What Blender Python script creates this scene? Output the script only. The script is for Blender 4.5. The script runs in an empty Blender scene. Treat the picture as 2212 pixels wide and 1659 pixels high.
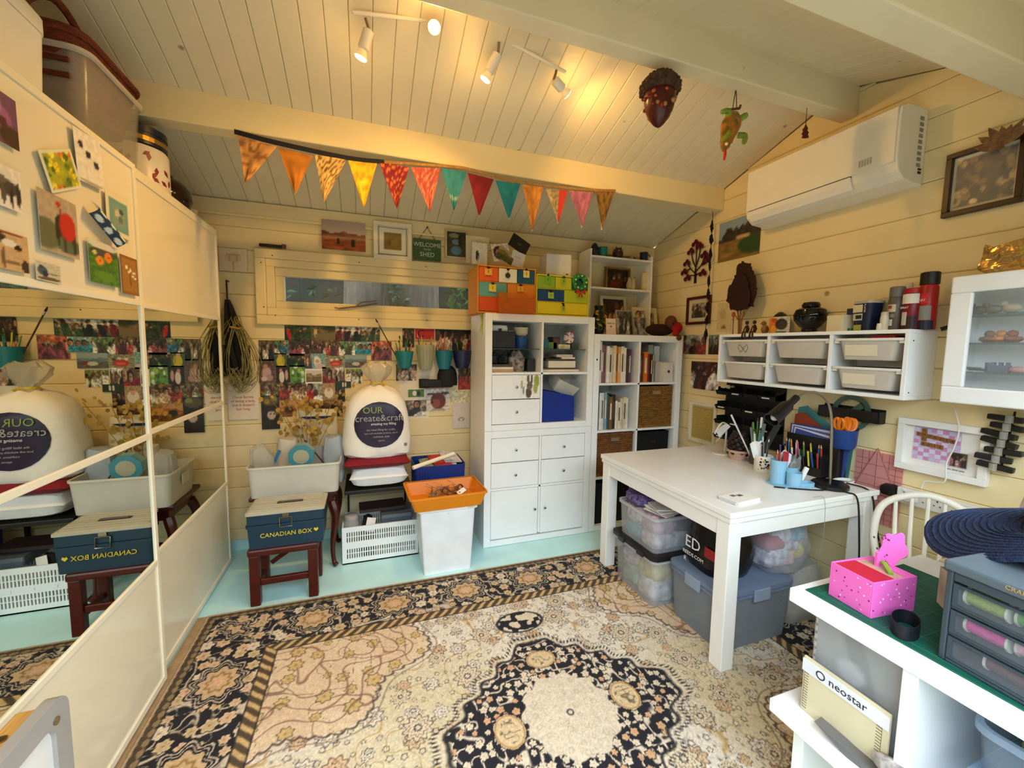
import bpy, math, random
import numpy as np
from mathutils import Matrix, Euler, Vector
S = bpy.context.scene
COL = S.collection
PI = math.pi

def lin(h):
    h = h.lstrip('#')
    c = [int(h[i:i+2], 16)/255 for i in (0, 2, 4)]
    return tuple(x/12.92 if x <= .04045 else ((x+.055)/1.055)**2.4 for x in c)

# ---------------------------------------------------------------- camera, sky, light
W, B, RIDGE, ZR, SL = 2.50, 3.21, 1.66, 2.854, .335      # right wall x, back wall y, ridge y and height, roof slope
yaw, pit, rol, FPX, CZ = .343465, .088893, .015372, 892.1, 1.42
_r1 = np.array([math.cos(yaw), -math.sin(yaw), 0]); _f1 = np.array([math.sin(yaw), math.cos(yaw), 0]); _u1 = np.array([0, 0, 1.])
FW = math.cos(pit)*_f1-math.sin(pit)*_u1
_u = math.cos(pit)*_u1+math.sin(pit)*_f1
RT = math.cos(rol)*_r1+math.sin(rol)*_u
UP = math.cos(rol)*_u-math.sin(rol)*_r1
cam = bpy.data.cameras.new('camera'); co = bpy.data.objects.new('camera', cam); COL.objects.link(co)
cam.sensor_width = 36; cam.lens = FPX/2212*36; cam.clip_start = .02
m = Matrix.Identity(4)
for i in range(3):
    m[i][0], m[i][1], m[i][2] = RT[i], UP[i], -FW[i]
m[2][3] = CZ
co.matrix_world = m
S.camera = co

def at(px, py, ax, val):
    """the point on the plane x/y/z = val that the photograph shows at a pixel"""
    d = FW+RT*(px-1106)/FPX-UP*(py-829.5)/FPX
    o = np.array([0, 0, CZ]); a = 'xyz'.index(ax)
    return o+d*(val-o[a])/d[a]

wd = bpy.data.worlds.new('sky'); S.world = wd; wd.use_nodes = True
_n = wd.node_tree.nodes; _bg = _n['Background']
_bg.inputs[0].default_value = (.74, .88, 1.0, 1); _bg.inputs[1].default_value = 12.0
S.view_settings.view_transform = 'Standard'; S.view_settings.look = 'None'
S.view_settings.gamma = 1; S.view_settings.use_curve_mapping = False
S.view_settings.exposure = -0.36
# daylight enters by the wide open doorway behind the camera; the portal only guides the sampling of the sky there
pl = bpy.data.lights.new('doorway_portal', 'AREA'); pl.shape = 'RECTANGLE'; pl.size = 2.9; pl.size_y = 2.08
pl.cycles.is_portal = True
po = bpy.data.objects.new('doorway_portal', pl); COL.objects.link(po); po.location = (.70, .08, 1.04); po.rotation_euler = (PI/2, 0, 0)
SPOT_W = .76
GLOW_W = 1.3

# ---------------------------------------------------------------- mesh helpers: a mesh is (verts, faces)
def J(*ms):
    v, f = [], []
    for a, b in ms:
        n = len(v); v += list(a); f += [tuple(i+n for i in q) for q in b]
    return v, f
def X(mesh, loc=(0, 0, 0), rot=(0, 0, 0), sc=(1, 1, 1)):
    M = Matrix.LocRotScale(Vector(loc), Euler(rot), Vector(sc if hasattr(sc, '__len__') else (sc,)*3))
    return [tuple(M @ Vector(p)) for p in mesh[0]], mesh[1]
def box(x0, x1, y0, y1, z0, z1):
    v = [(x, y, z) for z in (z0, z1) for y in (y0, y1) for x in (x0, x1)]
    return v, [(0, 2, 3, 1), (4, 5, 7, 6), (0, 1, 5, 4), (2, 6, 7, 3), (0, 4, 6, 2), (1, 3, 7, 5)]
def cbox(w, d, h, z0=0):
    return box(-w/2, w/2, -d/2, d/2, z0, z0+h)
def loft(rings, cap0=True, cap1=True, closed=True):
    n = len(rings[0]); v = [tuple(p) for r in rings for p in r]; f = []
    for i in range(len(rings)-1):
        for j in range(n if closed else n-1):
            k = (j+1) % n; f.append((i*n+j, i*n+k, (i+1)*n+k, (i+1)*n+j))
    if cap0: f.append(tuple(range(n-1, -1, -1)))
    if cap1: f.append(tuple((len(rings)-1)*n+j for j in range(n)))
    return v, f
def lathe(prof, n=20, cap0=True, cap1=True):
    return loft([[(r*math.cos(2*PI*j/n), r*math.sin(2*PI*j/n), z) for j in range(n)] for r, z in prof], cap0, cap1)
def cyl(r, h, z0=0, n=20, r2=None):
    return lathe([(r, z0), (r if r2 is None else r2, z0+h)], n)
def rrect(w, d, r, n=4):
    p = []
    for cx, cy, a in ((w/2-r, d/2-r, 0), (-w/2+r, d/2-r, PI/2), (-w/2+r, -d/2+r, PI), (w/2-r, -d/2+r, 1.5*PI)):
        p += [(cx+r*math.cos(a+PI/2*k/n), cy+r*math.sin(a+PI/2*k/n)) for k in range(n+1)]
    return p
def rloft(levels, n=4, cap0=True, cap1=True):
    """rounded-rectangle loft: (w, d, r, z) levels"""
    return loft([[(x, y, z) for x, y in rrect(w, d, min(r, w/2-1e-4, d/2-1e-4), n)] for w, d, r, z in levels], cap0, cap1)
def tub(w, d, h, r=.02, t=.004, taper=.92, z0=0):
    """open box with walls"""
    a, b = w*taper, d*taper
    return rloft([(a, b, r, z0), (w, d, r, z0+h), (w-2*t, d-2*t, r, z0+h), (a-2*t, b-2*t, r, z0+t)], cap0=True, cap1=True)
def tube(pts, r, n=8, cap=True):
    P = [Vector(p) for p in pts]; R = r if hasattr(r, '__len__') else [r]*len(P); rings = []
    t0 = (P[1]-P[0]).normalized(); a = t0.orthogonal().normalized()
    for i, p in enumerate(P):
        t = (P[min(i+1, len(P)-1)]-P[max(i-1, 0)])
        t = t.normalized() if t.length > 1e-9 else t0
        a = (a-t*a.dot(t)); a = a.normalized() if a.length > 1e-6 else t.orthogonal().normalized()
        b = t.cross(a)
        rings.append([p+(a*math.cos(2*PI*j/n)+b*math.sin(2*PI*j/n))*R[i] for j in range(n)])
    return loft(rings, cap, cap)
def spline(pts, k=6):
    P = [np.array(p, float) for p in pts]; P = [2*P[0]-P[1]]+P+[2*P[-1]-P[-2]]; o = []
    for i in range(1, len(P)-2):
        for s in range(k):
            t = s/k; a, b, c, d = P[i-1:i+3]
            o.append(.5*((2*b)+(c-a)*t+(2*a-5*b+4*c-d)*t*t+(-a+3*b-3*c+d)*t**3))
    o.append(P[-2]); return o
def ell(c, r, n=14, m=9):
    r = r if hasattr(r, '__len__') else (r, r, r)
    rings = []
    for i in range(m+1):
        t = -PI/2+PI*i/m; q = max(math.cos(t), .02)
        rings.append([(c[0]+r[0]*q*math.cos(2*PI*j/n), c[1]+r[1]*q*math.sin(2*PI*j/n), c[2]+r[2]*math.sin(t)) for j in range(n)])
    return loft(rings)
def prism(poly, y0, y1):
    """polygon in x/z extruded along y"""
    n = len(poly); v = [(x, y0, z) for x, z in poly]+[(x, y1, z) for x, z in poly]
    f = [tuple(range(n)), tuple(range(2*n-1, n-1, -1))]+[(i, i+n, (i+1) % n+n, (i+1) % n) for i in range(n)]
    return v, f
def bars(w, h, t, d, y0=0):
    """four-sided frame in x/z around the origin, outer size w x h, bar t, depth d towards -y"""
    return J(box(-w/2, w/2, y0-d, y0, h/2-t, h/2), box(-w/2, w/2, y0-d, y0, -h/2, -h/2+t),
             box(-w/2, -w/2+t, y0-d, y0, -h/2+t, h/2-t), box(w/2-t, w/2, y0-d, y0, -h/2+t, h/2-t))

# ---------------------------------------------------------------- materials
_M = {}
def M(name, hexc, rough=.5, metal=0, var=.06, scale=8, bump=0, bscale=60, alpha=1, emit=0, stretch=None, hex2=None, coat=0, trans=0, ior=1.45):
    if name in _M: return _M[name]
    mt = bpy.data.materials.new(name); mt.use_nodes = True; nt = mt.node_tree; N = nt.nodes; L = nt.links; p = N['Principled BSDF']
    p.inputs['Roughness'].default_value = rough; p.inputs['Metallic'].default_value = metal
    p.inputs['Coat Weight'].default_value = coat; p.inputs['Transmission Weight'].default_value = trans; p.inputs['IOR'].default_value = ior
    c = lin(hexc); tc = N.new('ShaderNodeTexCoord'); mp = N.new('ShaderNodeMapping'); L.new(tc.outputs['Object'], mp.inputs[0])
    if stretch: mp.inputs['Scale'].default_value = stretch
    nz = N.new('ShaderNodeTexNoise'); nz.inputs['Scale'].default_value = scale; nz.inputs['Detail'].default_value = 4; L.new(mp.outputs[0], nz.inputs['Vector'])
    rp = N.new('ShaderNodeValToRGB'); L.new(nz.outputs['Fac'], rp.inputs[0])
    c2 = lin(hex2) if hex2 else c
    rp.color_ramp.elements[0].position = .3; rp.color_ramp.elements[1].position = .7
    rp.color_ramp.elements[0].color = (*[max(0, x*(1-var)) for x in c], 1); rp.color_ramp.elements[1].color = (*[min(1, x*(1+var)) for x in c2], 1)
    L.new(rp.outputs[0], p.inputs['Base Color'])
    if bump:
        b = N.new('ShaderNodeBump'); n2 = N.new('ShaderNodeTexNoise'); n2.inputs['Scale'].default_value = bscale; L.new(mp.outputs[0], n2.inputs['Vector'])
        b.inputs['Strength'].default_value = bump; b.inputs['Distance'].default_value = .01; L.new(n2.outputs['Fac'], b.inputs['Height']); L.new(b.outputs[0], p.inputs['Normal'])
    if emit:
        p.inputs['Emission Strength'].default_value = emit; p.inputs['Emission Color'].default_value = (*c, 1)
    if alpha < 1:
        tr = N.new('ShaderNodeBsdfTransparent'); mx = N.new('ShaderNodeMixShader'); mx.inputs[0].default_value = alpha
        tr.inputs[0].default_value = (*[.55+.45*x for x in c], 1)
        L.new(tr.outputs[0], mx.inputs[1]); L.new(p.outputs[0], mx.inputs[2]); L.new(mx.outputs[0], N['Material Output'].inputs[0])
    _M[name] = mt; return mt
def MP(rough=.45):
    """printed surface: colours stored on the mesh"""
    k = 'print_%d' % (rough*100)
    if k in _M: return _M[k]
    mt = bpy.data.materials.new(k); mt.use_nodes = True; N = mt.node_tree.nodes; p = N['Principled BSDF']; p.inputs['Roughness'].default_value = rough
    a = N.new('ShaderNodeVertexColor'); a.layer_name = 'Col'; mt.node_tree.links.new(a.outputs[0], p.inputs['Base Color'])
    _M[k] = mt; return mt

# ---------------------------------------------------------------- objects
def mesh(name, mb, mt, smooth=False, flip=True):
    me = bpy.data.meshes.new(name); me.from_pydata([tuple(map(float, p)) for p in mb[0]], [], mb[1]); me.update()
    if flip:
        import bmesh
        bm = bmesh.new(); bm.from_mesh(me); bmesh.ops.recalc_face_normals(bm, faces=bm.faces); bm.to_mesh(me); bm.free()
    if smooth:
        me.polygons.foreach_set('use_smooth', [True]*len(me.polygons))
    me.materials.append(mt); return me
def O(name, me, parent=None, loc=(0, 0, 0), rot=(0, 0, 0)):
    o = bpy.data.objects.new(name, me); COL.objects.link(o); o.parent = parent; o.location = loc; o.rotation_euler = rot; return o
def part(name, mb, mt, parent=None, bev=0, smooth=False, loc=(0, 0, 0), rot=(0, 0, 0), label=None, seg=2):
    o = O(name, mesh(name, mb, mt, smooth), parent, loc, rot)
    if smooth and len(o.data.polygons) > 6:
        md = o.modifiers.new('edge', 'EDGE_SPLIT'); md.split_angle = .7
    if bev:
        md = o.modifiers.new('bevel', 'BEVEL'); md.width = bev; md.segments = seg; md.limit_method = 'ANGLE'; md.angle_limit = .7
    if label: o['label'] = label
    return o
def tag(o, label, cat, group=None):
    o['label'] = label; o['category'] = cat
    if group: o['group'] = group
    return o
def T(name, label, cat, loc=(0, 0, 0), rz=0, group=None, rot=None):
    o = O(name, None, None, loc, rot or (0, 0, rz)); return tag(o, label, cat, group)
def solo(name, label, cat, mb, mt, loc=(0, 0, 0), rz=0, group=None, bev=0, smooth=False, rot=None):
    return tag(part(name, mb, mt, None, bev, smooth, loc, rot or (0, 0, rz)), label, cat, group)
def struct(o): o['kind'] = 'structure'; return o
def word(s, size, mt, parent, loc, rot=(PI/2, 0, 0), ext=.0004, align='CENTER', name='lettering', sx=1):
    c = bpy.data.curves.new(name, 'FONT'); c.body = s; c.size = size; c.extrude = ext; c.align_x = align; c.align_y = 'CENTER'; c.resolution_u = 2
    t = bpy.data.objects.new('t', c); me = bpy.data.meshes.new_from_object(t); bpy.data.objects.remove(t); bpy.data.curves.remove(c)
    me.name = name; me.materials.clear(); me.materials.append(mt)
    o = O(name, me, parent, loc, rot); o.scale = (sx, 1, 1); return o

# ---------------------------------------------------------------- prints: numpy painters give a colour per point of a fine sheet
def hx(h): h = h.lstrip('#'); return np.array([int(h[i:i+2], 16)/255 for i in (0, 2, 4)])
def vn(x, y, seed=0):
    xi = np.floor(x).astype(np.int64); yi = np.floor(y).astype(np.int64); fx = x-xi; fy = y-yi
    fx = fx*fx*(3-2*fx); fy = fy*fy*(3-2*fy)
    def h(a, b):
        n = (a*374761393+b*668265263+seed*974711) & 0x7fffffff; n = ((n ^ (n >> 13))*1274126177) & 0x7fffffff
        return ((n ^ (n >> 16)) & 0xffff)/65535.
    return (h(xi, yi)*(1-fx)+h(xi+1, yi)*fx)*(1-fy)+(h(xi, yi+1)*(1-fx)+h(xi+1, yi+1)*fx)*fy
def mixc(a, b, t): t = np.clip(t, 0, 1)[..., None]; return a*(1-t)+b*t
def sheet(name, w, h, fn, nx=24, ny=16, th=.0008, rough=.45, parent=None, loc=(0, 0, 0), rot=(0, 0, 0), shape=None, curl=None):
    """printed sheet in x/z centred on the origin, facing -y"""
    u, v = np.meshgrid(np.linspace(0, 1, nx+1), np.linspace(0, 1, ny+1))
    c = np.clip(fn(u, v), 0, 1); c = np.where(c <= .04045, c/12.92, ((c+.055)/1.055)**2.4)
    x, z = (u-.5)*w, (v-.5)*h
    y = np.zeros_like(x)
    if shape: x, z = shape(u, v, w, h)
    if curl: y = curl(u, v)
    f = np.stack([x, y-th/2, z], -1).reshape(-1, 3); b = f.copy(); b[:, 1] += th
    n = len(f); i = np.arange(n).reshape(ny+1, nx+1)
    q = np.stack([i[:-1, :-1], i[:-1, 1:], i[1:, 1:], i[1:, :-1]], -1).reshape(-1, 4)
    e = np.concatenate([i[0, :], i[1:, -1], i[-1, -2::-1], i[-2:0:-1, 0]]); e2 = np.roll(e, -1)
    s = np.stack([e, e+n, e2+n, e2], -1)
    F = np.concatenate([q, q[:, ::-1]+n, s])
    me = bpy.data.meshes.new(name); me.from_pydata(np.concatenate([f, b]).tolist(), [], F.tolist()); me.update()
    ca = me.color_attributes.new('Col', 'FLOAT_COLOR', 'POINT')
    cc = np.ones((2*n, 4), np.float32); cc[:n, :3] = c.reshape(-1, 3); cc[n:, :3] = c.reshape(-1, 3)*.0+.75
    if curl is None and shape: cc[n:, :3] = c.reshape(-1, 3)
    ca.data.foreach_set('color', cc.ravel()); me.materials.append(MP(rough))
    return O(name, me, parent, loc, rot)
SKIN = ['#c98f6a', '#e2b08a', '#8d5a3c', '#d9a27c']
def people(seed, bg, n=4, cols=('#222222', '#8a2a2a', '#e8e0d8', '#2b3d66'), big=1.0, bg2=None):
    def f(u, v):
        r = random.Random(seed); a = hx(bg); b = hx(bg2 or bg)*.5
        c = mixc(b+0*u[..., None], a+0*u[..., None], v+.7*(vn(u*6, v*5, seed)-.5))
        c = c*(.55+.9*vn(u*11, v*9, seed+3))[..., None]
        for k in range(n+2):
            cx = (k+.2)/(n+1.4)+r.uniform(-.09, .09); hr = .10*big*r.uniform(.55, 1.2); cy = r.uniform(.45, .82)
            sk = hx(r.choice(SKIN))*r.uniform(.6, 1.05); cl = hx(r.choice(cols)); wd = hr*r.uniform(1.1, 1.9); ln = r.uniform(-.25, .25)
            uu = u-cx-ln*(v-cy)
            c = mixc(c, (cl+0*c)*(.6+.8*vn(u*13+k, v*10, seed+k))[..., None], (1-(uu/wd)**2-((v-(cy-hr-.36))/.42)**2+.5*(vn(u*12, v*12, seed+20+k)-.5))*5)
            c = mixc(c, hx(r.choice(['#1e1410', '#3a2616', '#5b4228', '#a89a84']))+0*c, (1-((u-cx-.02)/(hr*.8))**2-((v-cy-.04)/(hr*1.3))**2)*4)
            c = mixc(c, (sk+0*c)*(1.1-.55*np.clip((u-cx)/hr+.4, 0, 1))[..., None], (1-((u-cx)/(hr*.5))**2-((v-cy+.03)/(hr*.9))**2)*4)
            c = mixc(c, sk*.35+0*c, (1-((u-cx)/(hr*.42))**2-((v-cy-.005)/(hr*.13))**2)*1.6); c = mixc(c, sk*.5+0*c, (1-((u-cx)/(hr*.2))**2-((v-cy+hr*.55)/(hr*.09))**2)*1.6)
        return c*(.78+.44*vn(u*27, v*19, seed+9))[..., None]
    return f
def land(seed, sky, hill, ground, h=.6, rough=.25, spots=None):
    def f(u, v):
        hl = h+rough*(vn(u*4, 0*u, seed)-.5)+.3*rough*(vn(u*14, 0*u, seed+1)-.5)
        c = np.where((v > hl)[..., None], hx(sky), hx(hill)*(.7+.6*vn(u*12, v*14, seed))[..., None])
        g = h*.62+.05*(vn(u*6, 0*u, seed+2)-.5)
        c = np.where((v < g)[..., None], hx(ground)*(.75+.5*vn(u*9, v*18, seed+4))[..., None], c)
        for x, y, rx, ry, cl in spots or ():
            c = mixc(c, hx(cl)+0*c, (1-((u-x)/rx)**2-((v-y)/ry)**2)*3)
        return c
    return f
def blobs(seed, bg, cols, n=14, r=(.05, .14), border=None, bw=.06, vary=.3):
    def f(u, v):
        q = random.Random(seed); c = hx(bg)*(1-vary/2+vary*vn(u*9, v*9, seed))[..., None]
        for k in range(n):
            x, y, a = q.random(), q.random(), q.uniform(*r); e = q.uniform(.6, 1.6)
            c = mixc(c, hx(q.choice(cols))*(.8+.4*vn(u*20, v*20, seed+k))[..., None], (1-((u-x)/a)**2-((v-y)/(a*e))**2)*3)
        if border is not None:
            k = (u < bw) | (u > 1-bw) | (v < bw) | (v > 1-bw); c = np.where(k[..., None], hx(border), c)
        return c
    return f
def spots(bg, lst, border=None, bw=.05, grain=.12, seed=1):
    """explicit ellipses (x, y, rx, ry, colour) on a ground"""
    def f(u, v):
        c = hx(bg)*(1-grain/2+grain*vn(u*14, v*14, seed))[..., None]
        for x, y, rx, ry, cl in lst: c = mixc(c, hx(cl)+0*c, (1-((u-x)/rx)**2-((v-y)/ry)**2)*4)
        if border is not None:
            k = (u < bw) | (u > 1-bw) | (v < bw) | (v > 1-bw); c = np.where(k[..., None], hx(border), c)
        return c
    return f
def plain(h, g=.05): return spots(h, [], None, 0, g)
def bordered(fn, border, bw=.06, bh=None):
    bh = bh or bw
    def f(u, v):
        c = fn(np.clip((u-bw)/(1-2*bw), 0, 1), np.clip((v-bh)/(1-2*bh), 0, 1)); k = (u < bw) | (u > 1-bw) | (v < bh) | (v > 1-bh)
        return np.where(k[..., None], hx(border), c)
    return f
def span(p, q): return abs(q[0]-p[0]), abs(q[1]-p[1]), (p[0]+q[0])/2, (p[1]+q[1])/2
def rect(wall, x0, y0, x1, y1, d=.004):
    """size, centre and turn of a flat thing seen between two pixels on a wall"""
    if wall == 'back':
        a, b = at(x0, y0, 'y', B-d), at(x1, y1, 'y', B-d); w, h, cx, cz = span((a[0], a[2]), (b[0], b[2])); return w, h, (cx, B-d, cz), 0
    if wall == 'right':
        a, b = at(x0, y0, 'x', W-d), at(x1, y1, 'x', W-d); w, h, cy, cz = span((a[1], a[2]), (b[1], b[2])); return w, h, (W-d, cy, cz), -PI/2
    a, b = at(x0, y0, 'x', -.797+d), at(x1, y1, 'x', -.797+d); w, h, cy, cz = span((a[1], a[2]), (b[1], b[2])); return w, h, (-.797+d, cy, cz), PI/2
def photo(wall, px, label, fn, cat='photograph', name='photograph', group=None, d=.004, nx=22, ny=15, rough=.35, tilt=0, **k):
    w, h, loc, rz = rect(wall, *px, d=d)
    return tag(sheet(name, w, h, fn, nx, ny, rough=rough, loc=loc, rot=(0, tilt, rz), **k), label, cat, group)
def framed(wall, px, label, fn, fmat, bar=.018, depth=.018, mat_w=0, mat_hex='#efeadf', name='framed_picture', cat='picture', d=.001, nx=24, ny=24, glass=False, tilt=0):
    w, h, loc, rz = rect(wall, *px, d=d)
    return frame_at(w, h, loc, (0, tilt, rz), label, fn, fmat, bar, depth, mat_w, mat_hex, name, cat, nx, ny, glass)
def frame_at(w, h, loc, rot, label, fn, fmat, bar=.018, depth=.018, mat_w=0, mat_hex='#efeadf', name='framed_picture', cat='picture', nx=24, ny=24, glass=False):
    t = T(name, label, cat, loc, rot=rot)
    part('frame', bars(w, h, bar, depth), fmat, t, bev=.002)
    iw, ih = w-2*bar, h-2*bar
    part('backing', box(-iw/2, iw/2, -.004, 0, -ih/2, ih/2), M('card_'+mat_hex[1:], mat_hex, .8), t)
    sheet('picture', iw-2*mat_w, ih-2*mat_w, fn, nx, ny, .0006, .4, t, (0, -.0048, 0))
    if glass: part('glass', box(-iw/2, iw/2, -.0095, -.0085, -ih/2, ih/2), M('clear_glass', '#ffffff', .02, alpha=.07, var=0), t)
    return t
# ================================================================ the shed itself
cream = M('cream_wall_paint', '#edd9a6', .55, var=.04, scale=3, bump=.05, bscale=30)
ceilp = M('white_ceiling_paint', '#e6d9b6', .5, var=.04, scale=3, bump=.04, bscale=25)
white = M('white_lacquer', '#f1efe8', .35, var=.02)
aqua = M('aqua_floor_paint', '#c2f0f0', .28, var=.06, scale=5, bump=.03, bscale=12)
knot = M('wood_knot', '#a58a5c', .7)
def knots(mt, sc, hexc):
    nt = mt.node_tree; N = nt.nodes; L = nt.links; g = N.new('ShaderNodeNewGeometry'); v = N.new('ShaderNodeTexVoronoi'); v.inputs['Scale'].default_value = sc; L.new(g.outputs['Position'], v.inputs['Vector'])
    r = N.new('ShaderNodeValToRGB'); r.color_ramp.elements[0].position = .025; r.color_ramp.elements[0].color = (1, 1, 1, 1); r.color_ramp.elements[1].position = .05; r.color_ramp.elements[1].color = (0, 0, 0, 1); L.new(v.outputs['Distance'], r.inputs[0])
    p = N['Principled BSDF']; s = p.inputs['Base Color'].links[0].from_socket; mx = N.new('ShaderNodeMix'); mx.data_type = 'RGBA'; L.new(r.outputs[0], mx.inputs[0]); L.new(s, mx.inputs[6]); mx.inputs[7].default_value = (*lin(hexc), 1); L.new(mx.outputs[2], p.inputs['Base Color'])
knots(cream, 2.6, '#a88f58'); knots(ceilp, 3.4, '#a39272')
def zroof(y): return ZR-abs(y-RIDGE)*SL
XL, YF = -1.45, .10
struct(part('floor', box(XL-.1, W+.1, YF-.1, B+.1, -.06, 0), aqua))
struct(part('ground', box(-6, 8, -7, YF-.11, -.16, -.06), M('bounce_patio', '#8c8473', .8, var=.2)))  # unseen ground; its tone is set for the light it bounces indoors
# back wall with its window opening, boarded
HX0, HX1, HZ0, HZ1 = -.55, 1.12, 1.66, 1.925
wb = struct(part('wall_back', J(box(XL, HX0, B+.02, B+.09, 0, 2.36), box(HX1, W, B+.02, B+.09, 0, 2.36), box(HX0, HX1, B+.02, B+.09, 0, HZ0), box(HX0, HX1, B+.02, B+.09, HZ1, 2.36)), cream))
def board(l, h, t=.022, c=.005):
    """a board along x with chamfered long edges, face at y=0"""
    pr = [(0, c), (c, 0), (t, 0), (t, h), (c, h), (0, h-c)]
    return loft([[(x, y, z) for y, z in pr] for x in (0, l)])
_bm = {}
def put_board(parent, l, h, loc, rz, mt):
    k = (round(l, 3), round(h, 3), mt.name)
    if k not in _bm: _bm[k] = mesh('board', board(l, h-.0015), mt)
    return O('board', _bm[k], parent, loc, (0, 0, rz))
for i in range(17):
    z0 = .145*i; h = min(.145, 2.335-z0)
    if h < .03: break
    if z0+h <= HZ0-.03 or z0 >= HZ1+.02: put_board(wb, W-XL, h, (XL, B, z0), 0, cream)
    else:
        put_board(wb, HX0-XL, h, (XL, B, z0), 0, cream); put_board(wb, W-HX1, h, (HX1, B, z0), 0, cream)
        if z0 < HZ0: put_board(wb, HX1-HX0, HZ0-z0, (HX0, B, z0), 0, cream)
        if z0+h > HZ1: put_board(wb, HX1-HX0, z0+h-HZ1, (HX0, B, HZ1), 0, cream)
# right gable wall
def gable(x0, x1):
    p = [(YF, 0), (B, 0), (B, zroof(B)+.05), (RIDGE, ZR+.05), (YF, zroof(YF)+.05)]
    return loft([[(x, y, z) for y, z in p] for x in (x0, x1)])
wr = struct(part('wall_right', gable(W+.022, W+.09), cream))
for i in range(21):
    z0 = max(0, .145*i-.098); z1 = min(.145*(i+1)-.098, ZR-.02)-.0015
    if z1 <= z0+.01: continue
    def ext(z): e = (ZR-z)/SL; return max(YF, RIDGE-e), min(B, RIDGE+e)
    a0, b0 = ext(z0); a1, b1 = ext(z1); zp = zroof(B)
    c = .005
    q = [(a0, z0), (b0, z0)]+([(B, zp)] if z0 < zp < z1 else [])+[(b1, z1), (a1, z1)]+([(YF, zp)] if z0 < zp < z1 else [])
    def inset(p): return (p[0], min(max(p[1], z0+c), z1-c))
    part('board', loft([[(W, *inset(p)) for p in q], [(W+c, *p) for p in q], [(W+.022, *p) for p in q]]), cream, wr)
struct(part('wall_left', gable(XL-.09, XL), cream))
struct(part('wall_front', J(box(XL, -.75, YF-.07, YF, 0, 2.33), box(2.15, W, YF-.07, YF, 0, 2.33), box(-.75, 2.15, YF-.07, YF, 2.08, 2.33)), cream))
# roof: two boarded slopes
ce = struct(part('ceiling', J(loft([[(x, B+.1, zroof(B+.1)+.03), (x, RIDGE, ZR+.03), (x, YF-.1, zroof(YF-.1)+.03), (x, YF-.1, zroof(YF-.1)+.09), (x, RIDGE, ZR+.09), (x, B+.1, zroof(B+.1)+.09)] for x in (XL-.09, W+.09)])), ceilp))
ang = math.atan(SL); L0 = (B-RIDGE)/math.cos(ang)+.02
me_b = mesh('ceiling_board', loft([[(x, 0, z) for x, z in ((.003, 0), (.0895, 0), (.0925, .003), (.0925, .018), (0, .018), (0, .003))], [(x, L0, z) for x, z in ((.003, 0), (.0895, 0), (.0925, .003), (.0925, .018), (0, .018), (0, .003))]]), ceilp)
for i in range(42):
    x = XL+.094*i
    O('ceiling_board', me_b, ce, (x, RIDGE, ZR+.003), (-ang, 0, 0))
    O('ceiling_board', me_b, ce, (x+.0925, RIDGE, ZR+.003), (-ang, 0, PI))
# purlins and ridge beam
for n, (y0, y1, z0, z1) in enumerate(((2.435, 2.535, 2.445, 2.60), (1.575, 1.66, 2.677, 2.86), (.84, .95, 2.42, 2.62))):
    top = [min(z1, zroof(y0)+.01), min(z1, zroof(y1)+.01)]
    if n == 1: top = [2.84, 2.845]
    struct(part('trim_%d' % (n+1), loft([[(x, y0, z0), (x, y1, z0), (x, y1, top[1]), (x, y0, top[0])] for x in (XL, W)]), ceilp if n else cream, bev=.006))
# cornice board along the top of the back wall, its moulding, skirting
struct(part('trim_4', J(box(XL, W, B-.022, B, 2.245, 2.335), box(XL, W, B-.03, B, 2.235, 2.25)), cream, bev=.004))
struct(part('baseboard_back', box(XL, W, B-.018, B, 0, .07), aqua, bev=.003))
struct(part('baseboard_right', box(W-.018, W, YF, B, 0, .07), cream, bev=.003))
rng = random.Random(4)
# window
wn = struct(O('window_1', None)); wn.location = (0, B, 0)
WX0, WX1, WZ0, WZ1 = -.672, 1.24, 1.548, 2.045
def ring(x0, x1, z0, z1, t, y0, y1):
    return J(box(x0, x1, y0, y1, z1-t, z1), box(x0, x1, y0, y1, z0, z0+t), box(x0, x0+t, y0, y1, z0+t, z1-t), box(x1-t, x1, y0, y1, z0+t, z1-t))
part('casing', ring(WX0, WX1, WZ0, WZ1, .062, -.034, 0), cream, wn, bev=.006)
part('inner_casing', ring(WX0+.062, WX1-.062, WZ0+.062, WZ1-.062, .05, -.022, 0), cream, wn, bev=.005)
part('sash', ring(HX0-.01, HX1+.01, HZ0-.006, HZ1+.006, .055, -.004, .05), cream, wn, bev=.005)
part('pane', box(HX0+.03, HX1-.03, .028, .032, HZ0+.03, HZ1-.03), M('window_glass', '#f4fbff', .01, alpha=.06, var=0), wn)
for px, py in ((588, 552), (564, 567), (570, 663), (595, 681), (776, 567), (920, 576), (775, 690), (922, 692)):
    p = at(px, py, 'y', B-.034); part('nail_head', X(cyl(.004, .002, n=8), (p[0], -.036, p[2]), (PI/2, 0, 0)), M('dark_nail', '#4a4030', .6), wn)
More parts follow.
